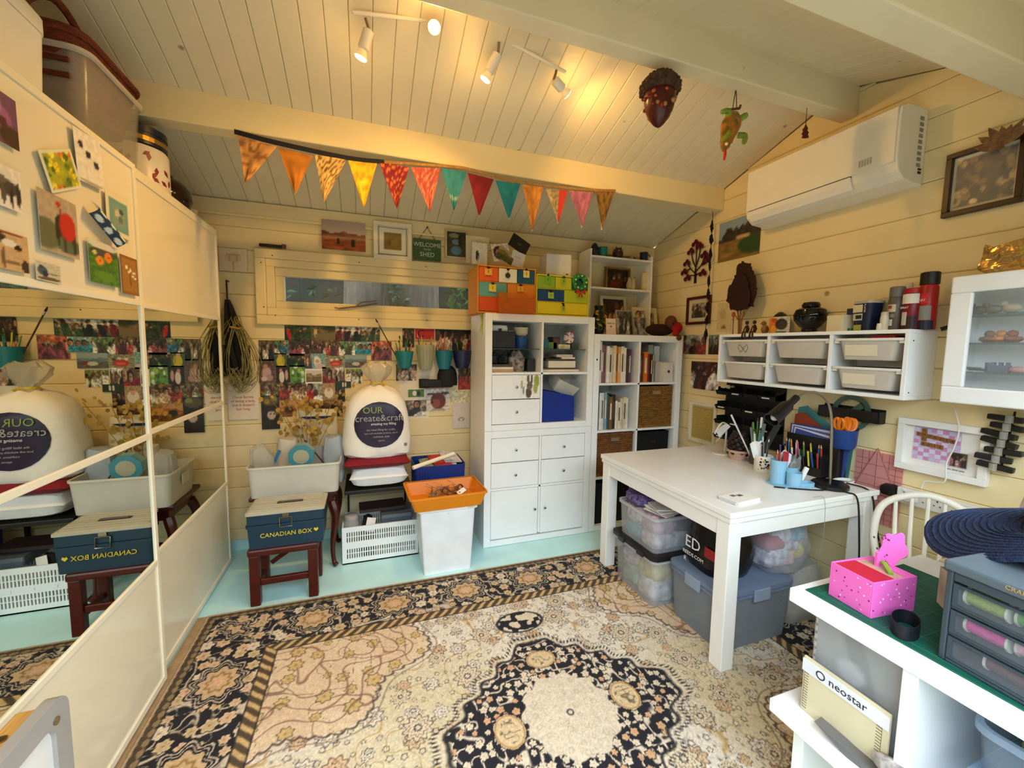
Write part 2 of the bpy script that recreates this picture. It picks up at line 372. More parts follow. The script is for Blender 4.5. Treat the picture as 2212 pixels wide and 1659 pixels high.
# garden seen through the window, with a crown and hedges added against the sky
bark = M('grey_bark', '#544838', .9, var=.5, scale=9, bump=1, bscale=14, stretch=(3, 3, .8))
tr = T('garden_tree', 'thick grey barked tree trunk just outside the long window', 'tree', (.27, 4.25, -.06))
def trunk(r, h, n=26, m=14):
    return loft([[((r*(1+.25*max(0, .5-k/m))+.05*math.sin(5*a+k*.6)*r+.03*r*math.sin(11*a+k))*math.cos(a), (r*(1+.25*max(0, .5-k/m))+.05*math.sin(5*a+k*.6)*r)*math.sin(a), h*k/m) for a in [2*PI*j/n for j in range(n)]] for k in range(m+1)])
part('trunk', trunk(.43, 4.2), bark, tr, smooth=True)
for s, (bx, by, bz) in enumerate(((1.3, .4, 5), (-1.2, .6, 5.2))):
    part('branch', tube([(0, 0, 3.7), (bx*.4, by*.4, 4.3), (bx, by, bz)], [.2, .15, .06], 8), bark, tr, smooth=True)
def leaves(n, ext, seed, size=.05, shape='box'):
    q = random.Random(seed); v, f = [], []
    for i in range(n):
        c = Vector((q.gauss(0, .45)*ext[0], q.gauss(0, .45)*ext[1], q.gauss(0, .45)*ext[2])); e = Euler((q.uniform(-1, 1), q.uniform(-1, 1), q.uniform(0, 6.3)))
        a = q.uniform(.6, 1.2)*size; k = len(v)
        for p in ((0, -a, 0), (a*.5, 0, .1*a), (0, a, 0), (-a*.5, 0, .1*a)): v.append(tuple(c+(e.to_matrix() @ Vector(p))))
        f += [(k, k+1, k+2), (k, k+2, k+3)]
    return v, f
lf = [M('leaf_green_%d' % i, h, .5, var=.3, scale=30) for i, h in enumerate(('#3f6a26', '#6a8a34', '#24401c', '#a8b86a'))]
def leafy(o): o['kind'] = 'stuff'; return o
for i, (x, y, z, e, n, s, lab) in enumerate(((1.55, 4.6, 1.75, (.75, .4, 1.0), 2800, 0, 'sunlit green shrub crowding the window beside the trunk'), (2.6, 4.75, 1.9, (.7, .3, 1.3), 1400, 1, 'paler shrub farther behind the sunlit one outside the window'), (-.55, 4.9, 1.3, (.7, .4, .8), 700, 2, 'dark shrub in front of the fence outside the window'))):
    t = T('garden_shrub', lab, 'shrub', (x, y, 0))
    leafy(part('foliage', leaves(n, e, i, .055), lf[s], t, loc=(0, 0, z)))
    part('stem', tube([(0, 0, -.06), (.05, 0, z*.6), (.1, .05, z)], .03, 6), bark, t)
iv = T('ivy_vine', 'grey green ivy climbing the trunk outside the window', 'ivy', (.27, 3.72, -.06))
part('vine', tube([(0.02, .0, 0), (.0, .02, 1), (.03, .0, 2.6)], .012, 6), bark, iv)
leafy(part('foliage', leaves(260, (.10, .02, 1.1), 9, .05), M('ivy_leaf', '#52705e', .4, var=.3, scale=20), iv, loc=(.01, -.03, 1.75)))
fn = T('garden_fence', 'dark weathered board fence outside beyond the window', 'fence', (-1.2, 5.6, -.06))
for i in range(30):
    part('fence_board', box(-2.2+i*.3, -2.2+i*.3+.28, 0, .02, 0, 2.55), M('fence_wood', '#1e1c14', .9, var=.3, stretch=(20, 20, 1)), fn)
cn = T('shade_canopy', 'unseen tree crown added to shade the garden behind the shed', 'tree', (.3, 5.0, 4.5))  # unseen crown, added overhead to keep skylight off the back garden
leafy(part('foliage', leaves(9000, (6.5, 2.2, .5), 21, .42), lf[2], cn))
hb_ = T('sky_block_hedge', 'dark hedge added to block the sky behind the garden fence', 'hedge', (.5, 7.6, -.06)); part('hedge_core', box(-7, 8, 0, .8, 0, 4.2), M('hedge_dark', '#26361e', .9, var=.4, scale=6), hb_)  # added so that no bright sky shows above the fence
hd_ = T('sky_block_hedge', 'unseen dark hedge added to block low sky facing the open doorway', 'hedge', (.7, -6.4, -.06)); part('hedge_core', box(-7, 7, -.8, .2, 0, 3.2), M('hedge_dark', '#26361e', .9, var=.4, scale=6), hd_); leafy(part('foliage', leaves(5000, (7.5, .5, 2.2), 77, .11), lf[2], hd_, loc=(0, .2, 1.7)))  # unseen, added to keep low skylight off the upper part of the room
for s_ in (-1, 1): hs = T('sky_block_hedge', ('unseen dark hedge added along one side of the front garden', 'unseen dark hedge added along the other side of the front garden')[s_ > 0], 'hedge', (.7+s_*6.2, -3.2, -.06)); part('hedge_core', box(-.4, .4, -3, 3, 0, 2.6), M('hedge_dark', '#26361e'), hs)  # unseen side hedges, added to close off low sky beside the front one
struct(part('lawn', box(-8, 9, B+.12, 14, -.16, -.06), M('rough_grass', '#2a3818', .9, var=.4, scale=20)))

# ================================================================ the rug
def flowers(x, y, s, seed, r0, r1, pet=6):
    xi = np.floor(x/s); yi = np.floor(y/s); best = np.full(x.shape, 9.); bid = np.zeros(x.shape)
    for a in (-1, 0, 1):
        for b in (-1, 0, 1):
            cx, cy = xi+a, yi+b
            h = lambda k: np.modf(np.abs(np.sin(cx*127.1+cy*311.7+seed*17.3+k*74.7)*43758.5453))[0]
            dx, dy = x-(cx+.2+.6*h(1))*s, y-(cy+.2+.6*h(2))*s
            r = s*(r0+(r1-r0)*h(3)); th = np.arctan2(dy, dx)+h(4)*6
            t = np.hypot(dx, dy)/(r*(1+.16*np.cos(pet*th))); k = t < best
            best = np.where(k, t, best); bid = np.where(k, h(5), bid)
    return best, bid
def rugcol(x, y):
    hw, hh = 1.52, 1.11
    K = lambda h: hx(h)+0*x[..., None]
    ax, ay = np.abs(x), np.abs(y); d = np.minimum(hw-ax, hh-ay); hor = (hh-ay) < (hw-ax); s = np.where(hor, x, y)
    wx, wy = x+.02*(vn(x*14, y*14, 1)-.5), y+.02*(vn(x*14, y*14, 2)-.5)
    ink, cr, pe, gd, br = K('#17161d'), K('#d3c2a8'), K('#c99d74'), K('#a97f45'), K('#6d583c')
    # field: pale ground, thin drawn vines and outlined blossoms
    c = mixc(K('#d2c5b0'), K('#ded3c1'), vn(x*9, y*9, 3)); c = mixc(c, K('#cdbd9a'), (vn(x*3, y*3, 30)-.5)*3)
    v1 = np.abs(vn(wx*11, wy*11, 5)-.5); c = mixc(c, K('#b39058'), 1-v1/.03)
    v2 = np.abs(vn(wx*17, wy*17, 6)-.5); c = mixc(c, K('#a39a86'), (1-v2/.022)*.8)
    t, i = flowers(x, y, .13, 7, .15, .34, 8)
    c = np.where((t < 1)[..., None], np.where((i > .6)[..., None], K('#cfae88'), K('#d8ccba')), c)
    c = mixc(c, ink, (1-np.abs(t-.95)/.13)*.6); c = mixc(c, K('#7f6a4a'), (1-np.abs(t-.5)/.12)*.8); c = mixc(c, ink, (1-t/.2)*.8)
    t, i = flowers(x, y, .055, 8, .12, .25, 5)
    c = mixc(c, ink, (1-np.abs(t-.85)/.25)*.7)
    t, i = flowers(x+.07, y+.03, .21, 40, .16, .27, 10); c = np.where((t < 1)[..., None], K('#d2bfa2'), c); c = mixc(c, ink, (1-np.abs(t-.97)/.08)*.85); c = mixc(c, K('#6d5a40'), (1-np.abs(t-.62)/.08)*.8); c = mixc(c, ink, 1-np.abs(t-.25)/.1)
    lv = np.sin(wx*95+3*vn(x*8, y*8, 41))*np.sin(wy*80+3*vn(x*8, y*8, 42)); c = mixc(c, K('#8d7c60'), (lv-.8)*5*(vn(x*5, y*5, 43) > .45))
    # corner pieces in peach
    sx, sy = (1.145-ax)/.66, (.735-ay)/.56
    e = sx*sx+sy*sy+.16*np.cos(9*np.arctan2(sy, sx+1e-6)); sp = (e < 1)
    pc = mixc(K('#cdb08e'), K('#d8c2a2'), vn(x*8, y*8, 11)); u1 = np.abs(vn(wx*8, wy*8, 12)-.5); pc = mixc(pc, K('#8a5f4c'), 1-u1/.022)
    u2 = np.abs(vn(wx*13, wy*13, 19)-.5); pc = mixc(pc, K('#5e4738'), (1-u2/.016)*.8)
    t, i = flowers(x, y, .11, 13, .15, .32, 7); pc = np.where((t < 1)[..., None], K('#c3a56e'), pc); pc = mixc(pc, K('#3c322a'), (1-np.abs(t-.92)/.14)*.8); pc = mixc(pc, K('#8d6a35'), (1-t/.3))
    for lv_ in (.32, .55, .78): pc = mixc(pc, K('#6b4c3c'), (1-np.abs(e+.12*(vn(wx*16, wy*16, 44)-.5)-lv_)/.02)*.8)
    c = np.where(sp[..., None], pc, c); zz_ = .05*np.abs(np.sin(np.arctan2(sy, sx+1e-6)*46)); c = mixc(c, K('#4b382c'), 1-np.abs(e-1-zz_)/.03); c = mixc(c, K('#6b5646'), (1-np.abs(e-1.14)/.02)*.7)
    # central medallion
    th = np.arctan2(y/.41, x/.49); mm = (ax/.50)**1.17+(ay/.42)**1.17; mm = mm*(1+.05*np.cos(20*th))
    inm = mm < 1
    mc = ink.copy()
    w = np.abs(vn(wx*30, wy*30, 14)-.5); mc = mixc(mc, cr, 1.7-w/.06)
    t, i = flowers(x, y, .044, 15, .22, .38, 5)
    mc = np.where((t < 1.22)[..., None], ink, mc); mc = np.where((t < .95)[..., None], np.where((i > .72)[..., None], K('#c99c74'), cr), mc); mc = mixc(mc, gd, (1-t/.3)*.7)
    core = (ax/.18)**2+(ay/.185)**2+.10*np.cos(12*th)
    kc = mixc(K('#cdbfa6'), K('#d8c6ac'), vn(x*30, y*30, 16)); t, i = flowers(x, y, .05, 17, .1, .3, 6); kc = mixc(kc, K('#a39276'), (1-np.abs(t-.8)/.25)*.6)
    kc = mixc(kc, ink, 1-np.abs(np.hypot(x, y)-.012)/.005)
    mc = np.where((core < 1)[..., None], kc, mc); mc = mixc(mc, cr, 1-np.abs(core-1)/.06)
    for qx, qy, rx, ry in ((0, .29, .068, .05), (0, -.29, .068, .05), (.25, 0, .058, .07), (-.25, 0, .058, .07)):
        q = ((x-qx)/rx)**2+((y-qy)/ry)**2; mc = np.where((q < 1)[..., None], K('#cfb58c'), mc); mc = mixc(mc, gd, 1-np.abs(q-.86)/.16)
        mc = mixc(mc, K('#4b3d2c'), (1-np.abs(vn(x*60, y*60, 18)-.5)/.1)*(q < .5)*.8); mc = mixc(mc, ink, 1-np.abs(q-1.12)/.1)
    c = np.where(inm[..., None], mc, c); c = mixc(c, ink, 1-np.abs(mm-1)/.035); c = mixc(c, cr, 1-np.abs(mm-1.06)/.025); c = mixc(c, ink, (1-np.abs(mm-1.11)/.05)*.9*(np.sin(th*170) > 0))
    # small pendants above and below the medallion
    for qy in (.56, -.56):
        q = (x/.12)**2+((y-qy)/.075)**2; c = np.where((q < 1)[..., None], np.where((vn(x*45, y*45, 22) > .5)[..., None], ink, cr), c); c = mixc(c, ink, 1-np.abs(q-1)/.2)
    # borders
    q = d-.19; per = .40; ph = (s/per-np.floor(s/per)-.5)*per
    bc = ink.copy(); w = np.abs(vn(wx*19, wy*19, 23)-.5); bc = mixc(bc, K('#c4b49a'), 1.75-w/.055)
    w = np.abs(vn(wx*31, wy*31, 24)-.5); bc = mixc(bc, K('#a89c88'), (1.3-w/.045)*.9)
    t, i = flowers(x, y, .07, 25, .24, .42, 6)
    fc = np.where((i > .6)[..., None], K('#c8a684'), np.where((i > .25)[..., None], K('#bda57c'), K('#cfc2aa')))
    bc = np.where((t < 1.16)[..., None], ink, bc); bc = np.where((t < 1)[..., None], fc, bc); bc = mixc(bc, K('#e0c9a4'), (1-np.abs(t-.86)/.12)*.7); bc = mixc(bc, K('#8a5d33'), 1-t/.28)
    pth = np.arctan2(q, ph); pr = np.hypot(ph*.85, q)/(1+.13*np.cos(9*pth))
    bc = np.where((pr < .105)[..., None], np.where((np.sin(pr*420) > .1)[..., None], cr*.85, ink), bc); bc = np.where((pr < .078)[..., None], ink, bc)
    bc = np.where((pr < .068)[..., None], K('#c2a47c'), bc); bc = mixc(bc, K('#8d6534'), 1-np.abs(pr-.04)/.008); bc = np.where((pr < .022)[..., None], K('#d0a884'), bc)
    c = np.where((d < .345)[..., None], bc, c)
    g = (d >= .330) & (d < .385); rp = np.sin((s+ (d-.35)*.9)*2*PI/.052)
    gc = np.where((rp > .35)[..., None], K('#c2a26e'), np.where((rp < -.2)[..., None], K('#4d3d2b'), K('#7a623f'))); c = np.where(g[..., None], gc, c)
    for l in (.330, .385, .048): c = mixc(c, ink, 1-np.abs(d-l)/.005)
    g = (d >= .012) & (d < .046); zg = np.sin(s*2*PI/.04)*.5+np.sin((d-.029)*180)*.6
    c = np.where(g[..., None], np.where((zg > .1)[..., None], K('#8a7552'), K('#4b3d2e')), c); c = np.where((d < .012)[..., None], K('#b59c7c'), c)
    return np.clip(c*(.9+.2*vn(x*220, y*220, 31))[..., None], 0, 1)
def make_rug():
    nx, ny = 740, 540
    x, y = np.meshgrid(np.linspace(-1.52, 1.52, nx+1), np.linspace(-1.11, 1.11, ny+1)); c = rugcol(x, y); c = np.where(c <= .04045, c/12.92, ((c+.055)/1.055)**2.4)
    z = .008+0*x; n = x.size; i = np.arange(n).reshape(ny+1, nx+1)
    q = np.stack([i[:-1, :-1], i[:-1, 1:], i[1:, 1:], i[1:, :-1]], -1).reshape(-1, 4)
    e = np.concatenate([i[0, :], i[1:, -1], i[-1, -2::-1], i[-2:0:-1, 0]]); ne = len(e); e2 = np.roll(e, -1); lo = n+np.arange(ne); lo2 = np.roll(lo, -1)
    F = np.concatenate([q, np.stack([e, lo, lo2, e2], -1)])
    V = np.concatenate([np.stack([x, y, z], -1).reshape(-1, 3), np.stack([x.ravel()[e], y.ravel()[e], 0*e+.0005], -1)]).astype(np.float32)
    me = bpy.data.meshes.new('rug'); me.vertices.add(len(V)); me.vertices.foreach_set('co', V.ravel()); me.loops.add(F.size); me.loops.foreach_set('vertex_index', F.ravel().astype(np.int32))
    me.polygons.add(len(F)); me.polygons.foreach_set('loop_start', np.arange(0, F.size, 4, dtype=np.int32)); me.update(calc_edges=True); me.validate()
    ca = me.color_attributes.new('Col', 'FLOAT_COLOR', 'POINT'); cc = np.ones((len(V), 4), np.float32); cc[:n, :3] = c.reshape(-1, 3); cc[n:, :3] = (.3, .25, .18); ca.data.foreach_set('color', cc.ravel())
    me.materials.append(MP(.9)); rg = O('persian_rug', me, None, (.734, 1.319, 0))
    part('plain_end', box(-1.562, -1.52, -1.11, 1.11, .0005, .006), M('rug_tan', '#a88c66', .9, var=.15, scale=30), rg); return tag(rg, 'cream oriental rug with dark floral border and dark central medallion', 'rug')
make_rug()
# ================================================================ wardrobe with sliding mirror doors
frm = M('cream_door_frame', '#efe6cc', .35, var=.02)
gls = M('white_backed_glass', '#efe4c8', .12, var=.015)
mir = M('mirror_silver', '#dfe3da', .01, metal=1, var=0)
wr_ = T('wardrobe', 'tall cream wardrobe with sliding doors, white panels above and below mirrors', 'wardrobe', (0, 0, 0))
part('carcass', J(box(-1.42, -.86, 3.0, 3.02, 0, 2.09), box(-1.42, -.86, .98, 1.0, 0, 2.09), box(-1.42, -.86, 1.0, 3.0, 2.05, 2.09), box(-1.42, -1.40, 1.0, 3.0, 0, 2.05), box(-1.4, -.86, 1.0, 3.0, 0, .05)), white, wr_)
part('top_track', box(-.86, -.832, .98, 3.02, 2.06, 2.0955), frm, wr_)
for x, y0, y1 in ((-.797, .98, 1.995), (-.828, 1.94, 3.012)):
    zs = (.02, .535, 1.05, 1.565, 2.078); t = .022
    fr = [box(x-.018, x, y0, y0+t, .02, 2.078), box(x-.018, x, y1-t, y1, .02, 2.078)]+[box(x-.018, x, y0+t, y1-t, z-.011, z+.011) for z in zs[1:4]]+[box(x-.018, x, y0+t, y1-t, .02, .045), box(x-.018, x, y0+t, y1-t, 2.055, 2.078)]
    dr = part('sliding_door', J(*fr), frm, wr_, bev=.002)
    for k in range(4):
        part('mirror' if k in (1, 2) else 'glass_panel', box(x-.012, x-.006, y0+.015, y1-.015, zs[k]+.005, zs[k+1]-.005), mir if k in (1, 2) else gls, dr)
# ================================================================ cube shelf units
def cube_unit(name, label, x0, x1, y0, y1, z0, z1, xs, zs, t=.05, back=True, mt=white):
    """frame of outer boards t thick; xs: upright dividers, zs: (z, x0, x1) shelves"""
    u = T(name, label, 'shelf', (x0, y0, z0)); w, d, h = x1-x0, y1-y0, z1-z0
    part('side_panel', box(0, t, 0, d, 0, h), mt, u, bev=.0025); part('side_panel', box(w-t, w, 0, d, 0, h), mt, u, bev=.0025)
    part('top_panel', box(t, w-t, 0, d, h-t, h), mt, u, bev=.0025); part('bottom_panel', box(t, w-t, 0, d, 0, t*.85), mt, u, bev=.0025)
    if back: part('back_panel', box(t, w-t, d-.008, d, t*.85, h-t), mt, u)
    for x, a, b in xs: part('divider', box(x-.008-x0, x+.008-x0, .002, d-.01, a-z0, b-z0), mt, u, bev=.0015)
    for z, a, b in zs: part('shelf_board', box(a-x0, b-x0, .002, d-.01, z-.008-z0, z+.008-z0), mt, u, bev=.0015)
    return u
cabw = M('cool_white_lacquer', '#f4f5f3', .3, var=.02)
knobm = M('brushed_knob', '#8d8f90', .3, metal=1)
low = cube_unit('cube_shelf', 'white cabinet with four drawers and two doors standing on the blue floor', .77, 1.61, 2.70, 3.10, .002, .835, [(1.192, .06, .79)], [(.415, .82, 1.56)], mt=cabw)
upc = cube_unit('cube_shelf', 'white cube unit with two open bays stacked on the drawer cabinet', .77, 1.61, 2.70, 3.10, .836, 1.648, [(1.192, .88, 1.6)], [(1.237, .82, 1.56)], mt=cabw)
def front(parent, name, x0, x1, z0, z1, kx, kz, y=2.70, thick=.016):
    o = part(name, box(x0-.77+.003, x1-.77-.003, .004, .004+thick, z0+.003-parent.location.z, z1-.003-parent.location.z), cabw, parent, bev=.0015)
    k = part('knob', X(lathe([(.004, 0), (.004, .008), (.009, .012), (.009, .018), (.006, .02)], 12), (kx-.77, .004, kz-parent.location.z), (PI/2, 0, 0)), knobm, o, smooth=True); return o
front(low, 'door', .82, 1.184, .05, .407, 1.155, .245); front(low, 'door', 1.2, 1.56, .05, .407, 1.235, .245)
for z0, z1 in ((.423, .606), (.606, .785)):
    front(low, 'drawer', .82, 1.184, z0, z1, 1.002, (z0+z1)/2); front(low, 'drawer', 1.2, 1.56, z0, z1, 1.38, (z0+z1)/2)
front(upc, 'drawer', .82, 1.184, .88, 1.055, 1.002, .967)
dr = front(upc, 'drawer', .82, 1.184, 1.055, 1.229, 1.0, 1.142)
sheet('rabbit_sticker', .15, .165, spots('#f0efe8', [(.45, .25, .16, .25, '#5b4a3c'), (.5, .55, .15, .2, '#7a6652'), (.42, .85, .06, .22, '#6b5849'), (.6, .85, .06, .22, '#4d3f35'), (.85, .75, .15, .3, '#9aa33c'), (.8, .45, .12, .25, '#a7ad4b'), (.1, .6, .06, .2, '#9fae6a'), (.2, .35, .05, .2, '#8b8f6b'), (.43, .58, .03, .03, '#1d1713'), (.57, .58, .03, .03, '#1d1713')]), 24, 26, parent=dr, loc=(1.10-.77, .0034, 1.142-.836))
for cx0, cx1 in ((.822, 1.184), (1.2, 1.558)):
    part('glass_shelf', box(cx0-.77, cx1-.77, .03, .37, 1.405-.836, 1.411-.836), M('shelf_glass', '#5f7f78', .05, alpha=.35, var=0), upc)
bk = cube_unit('bookshelf', 'tall white bookshelf of eight cubes in the far corner', 1.613, 2.43, 2.70, 3.10, .002, 1.527, [(2.02, .04, 1.48)], [(1.15, 1.66, 2.38), (.785, 1.66, 2.38), (.42, 1.66, 2.38)], mt=cabw)
struct(part('trim_5', box(1.613, 2.43, 2.73, 3.09, .0, .0015), aqua))
# ================================================================ desk
dk = M('white_table_paint', '#f2f0ea', .3, var=.03, scale=5)
ds = T('craft_table', 'large white square craft table with thick legs', 'table', (1.44, 1.27, 0))
DW, DD, DH = .975, 1.02, .737
part('tabletop', box(0, DW, 0, DD, DH-.026, DH), dk, ds, bev=.003); part('extension_leaf', box(.006, DW-.006, .006, DD-.006, DH-.05, DH-.028), dk, ds, bev=.002)
for x in (.012, DW-.082):
    for y in (.012, DD-.082): part('leg', box(x, x+.07, y, y+.07, .0085 if y < .5 and x < .5 else .0085, DH-.05), dk, ds, bev=.004)
part('apron', box(.082, DW-.082, .018, .04, DH-.125, DH-.05), dk, ds, bev=.002); part('apron', box(.082, DW-.082, DD-.04, DD-.018, DH-.125, DH-.05), dk, ds, bev=.002)
part('apron', box(.018, .04, .082, DD-.082, DH-.125, DH-.05), dk, ds, bev=.002); part('apron', box(DW-.04, DW-.018, .082, DD-.082, DH-.125, DH-.05), dk, ds, bev=.002)
# ================================================================ low white unit at the right with the cutting mat
lu = T('low_shelf_unit', 'low white open shelf unit carrying the green cutting mat', 'shelf', (1.15, .80, 0))
LZ = .74
part('top_panel', box(0, .62, -1.0+.31, 0, LZ-.04, LZ), cabw, lu, bev=.003)
part('shelf_board', box(-.02, .60, -.69, .02, .345, .385), cabw, lu, bev=.003)
part('divider', box(.012, .60, -.295, -.265, .385, LZ-.04), cabw, lu, bev=.002); part('divider', box(.012, .60, -.69, -.66, .02, LZ-.04), cabw, lu, bev=.002)
part('end_panel', box(.02, .60, -.06, -.03, .02, .345), cabw, lu, bev=.002)
part('back_panel', box(.585, .60, -.66, -.01, .385, LZ-.04), cabw, lu)
# ================================================================ air conditioner
acw = M('ac_white_plastic', '#ece6d6', .4, var=.01)
ac = T('air_conditioner', 'long white air conditioner mounted high on the gable wall', 'air conditioner', (W, 1.267, 2.21))
pr = [(0, .345), (-.16, .345), (-.195, .325), (-.20, .29), (-.20, .10), (-.185, .045), (-.14, .012), (0, .0)]
part('casing', loft([[(x, y, z) for x, z in pr] for y in (0, .80)]), acw, ac, bev=.006)
part('front_panel', J(box(-.206, -.2, .01, .79, .085, .325)), acw, ac, bev=.004)
part('air_flap', loft([[(x, y, z) for x, z in ((-.207, .08), (-.2, .055), (-.178, .022), (-.175, .03), (-.195, .06), (-.2, .08))] for y in (.19, .77)]), acw, ac, bev=.001)
part('flap_gap', box(-.204, -.19, .19, .77, .079, .0835), M('dark_gap', '#3b3426', .8), ac)
part('side_vent', J(*[box(-.06, -.035, -.003, .001, .08+i*.026, .095+i*.026) for i in range(9)]), M('vent_grey', '#8f897c', .6), ac)
part('pipe_port', J(box(-.045, -.025, -.004, .001, .05, .06), box(-.045, -.025, -.004, .001, .066, .074)), M('dark_gap', '#3b3426'), ac)
for i in range(5): part('indicator', box(-.2085, -.2055, .1+i*.012, .106+i*.012, .11, .14), M('indicator_grey', '#b7b0a0', .5), ac)
# ================================================================ ceiling spotlight rail
lampw = M('lamp_white_enamel', '#ece4d0', .35, var=.01); chrome = M('chrome', '#9a948a', .2, metal=1, var=0)
hot = M('lit_bulb', '#ffd9a0', .3, emit=26, var=0)
ra = at(762, 26, 'y', 1.86); rb = at(1222, 156, 'y', 1.86); mid = at(985, 55, 'y', 1.86)
rl = T('spotlight_rail', 'curved white ceiling rail with four lit spotlights by the ridge', 'lamp', (float(mid[0]), 1.86, 2.70))
def rel(p): return (p[0]-rl.location.x, p[1]-1.86, p[2]-2.70)
path = spline([rel(at(762, 26, 'y', 1.89)), rel(at(900, 42, 'y', 1.89)), rel(at(1010, 58, 'y', 1.89)), rel(at(1100, 92, 'y', 1.89)), rel(at(1222, 156, 'y', 1.89))], 8)
part('rail', tube(path, .0075, 8), lampw, rl, smooth=True)
mp = rel(at(1012, 34, 'y', 1.87)); part('ceiling_rose', X(lathe([(.055, .03), (.055, .012), (.05, 0)], 28), mp, (-ang, 0, 0)), lampw, rl, smooth=True)
part('mount_stem', tube([mp, rel(at(1010, 58, 'y', 1.89))], .008, 8), lampw, rl)
heads = [((790, 40), (797, 64), (779, 118), .02, 50), ((938, 52), (938, 60), (938, 82), None, 26), ((1078, 92), (1076, 116), (1052, 163), .03, 62), ((1202, 152), (1197, 172), (1227, 196), .02, 32)]
for hp, jp, bp, dr_, pw_ in heads:
    y = 1.89; a, b, c = rel(at(*hp, 'y', y)), rel(at(*jp, 'y', y)), rel(at(*bp, 'y', y))
    dv = Vector((c[0]-b[0], dr_, c[2]-b[2])) if dr_ else (Vector((0, 0, CZ))-Vector(at(*bp, 'y', y))).normalized()*.1
    HL = max(.09, dv.length); dv.normalize()
    hd = part('arm', tube([a, b], .0065, 8), chrome, rl, smooth=True)
    q = dv.to_track_quat('Z', 'Y').to_euler(); bc = Vector(b)+dv*HL
    can = part('lamp_head', X(lathe([(.012, -HL), (.022, -HL+.006), (.022, -.036), (.014, -.03)], 18), bc, q), lampw, hd, smooth=True)
    part('bulb_collar', X(lathe([(.014, -.03), (.018, -.02), (.0255, -.004)], 18), bc, q), M('bulb_reflector', '#d9c28e', .25, metal=.6), can, smooth=True) if False else part('bulb_reflector', X(lathe([(.014, -.03), (.018, -.02), (.0255, -.004), (.0255, 0)], 18), bc, q), M('bulb_reflector_glass', '#e8c98c', .25, emit=.6), hd, smooth=True)
    part('bulb_face', X(lathe([(.0235, 0), (.022, .003), (.01, .0045)], 18), bc, q), hot, hd, smooth=True)
    L = bpy.data.lights.new('bulb_light', 'SPOT'); L.energy = pw_*SPOT_W; L.color = (1, .56, .15); L.spot_size = 2.5; L.spot_blend = 1.0; L.shadow_soft_size = .022
    G_ = bpy.data.lights.new('bulb_glow', 'POINT'); G_.energy = GLOW_W; G_.color = (1, .56, .15); G_.shadow_soft_size = .02; go = bpy.data.objects.new('bulb_glow', G_); COL.objects.link(go); go.location = Vector(rl.location)+bc+dv*.03
    lo = bpy.data.objects.new('bulb_light', L); COL.objects.link(lo); lo.location = Vector(rl.location)+bc+dv*.012; lo.rotation_euler = (-dv).to_track_quat('Z', 'Y').to_euler()
# ================================================================ bunting on the lower purlin
def patt(kind, a, b, seed=0):
    def f(u, v):
        c = hx(a)*(.86+.28*vn(u*7, v*7, seed))[..., None]
        if kind == 'floral': c = mixc(c, hx(b)+0*c, (vn(u*9, v*13, seed+1)-.55)*7)
        if kind == 'leaf': c = mixc(c, hx(b)+0*c, (np.sin(u*34+5*vn(u*8, v*8, seed))*np.sin(v*38+4*vn(u*6, v*9, seed+2))-.1)*4)
        if kind == 'wave': c = mixc(c, hx(b)+0*c, (np.sin(v*40+2.2*np.sin(u*16))-.72)*5)
        if kind == 'dots': c = mixc(c, hx(b)+0*c, (np.sin(u*36)*np.sin(v*44)-.55)*6*(v < .62)*(v > .3))
        if kind == 'crack': c = mixc(c, hx(b)+0*c, 1-np.abs(vn(u*7, v*8, seed+3)-.5)/.045)
        if kind == 'half': c = np.where((u > .62)[..., None], hx(b), mixc(c, hx('#8a7a50')+0*c, (vn(u*12, v*16, 4)-.5)*4))
        return c
    return f
BY = 2.425
flags = [((515, 293), (598, 318), (530, 398), 'floral', '#c98f4e', '#8a5a2c'), ((600, 318), (676, 338), (638, 422), 'plain', '#b5701c', '#b5701c'), ((680, 335), (749, 345), (699, 438), 'leaf', '#d8b06a', '#6b4a1e'),
 ((752, 347), (815, 352), (786, 453), 'floral', '#e6b81e', '#c99414'), ((818, 350), (884, 362), (857, 455), 'wave', '#7d1420', '#d97a3a'), ((887, 362), (951, 364), (929, 460), 'leaf', '#b04a42', '#d98a6a'),
 ((953, 364), (1008, 372), (980, 458), 'dots', '#2a7d88', '#e6e0c8'), ((1010, 374), (1066, 388), (1034, 470), 'plain', '#7a0f1c', '#7a0f1c'), ((1070, 390), (1124, 398), (1101, 474), 'plain', '#1d7f88', '#1d7f88'),
 ((1129, 400), (1173, 405), (1149, 500), 'floral', '#e0923a', '#c87426'), ((1178, 408), (1226, 412), (1203, 484), 'half', '#c2a878', '#c83a2a'), ((1228, 412), (1281, 416), (1258, 491), 'crack', '#b46a80', '#8a4a62'), ((1286, 415), (1327, 414), (1299, 497), 'floral', '#8a6426', '#5d4218')]
o0 = at(920, 340, 'y', BY)
bu = T('bunting', 'string of thirteen patterned fabric pennants along the lower beam', 'bunting', tuple(map(float, o0)))
for k, (a, b, c, kind, c1, c2) in enumerate(flags):
    A, Bq, Cq = [at(*p, 'y', BY)-o0 for p in (a, b, c)]
    def shp(u, v, w, h, A=A, Bq=Bq, Cq=Cq):
        top = A[None, None]*(1-u[..., None])+Bq[None, None]*u[..., None]; p = Cq[None, None]*(1-v[..., None])+top*v[..., None]; p = p+(Cq-A*.5-Bq*.5)[None, None]*0
        return p[..., 0], p[..., 2]
    sheet('pennant', 1, 1, patt(kind, c1, c2, k), 16, 16, .0012, .85, bu, shape=shp, curl=lambda u, v, k=k: -.004+.010*np.sin(u*7+k)*(1-v)-.012*(1-v)*math.sin(k*2.1))
tp = spline([at(x, y, 'y', BY-.003)-o0 for x, y in ((506, 284), (600, 309), (750, 341), (830, 350))], 6)
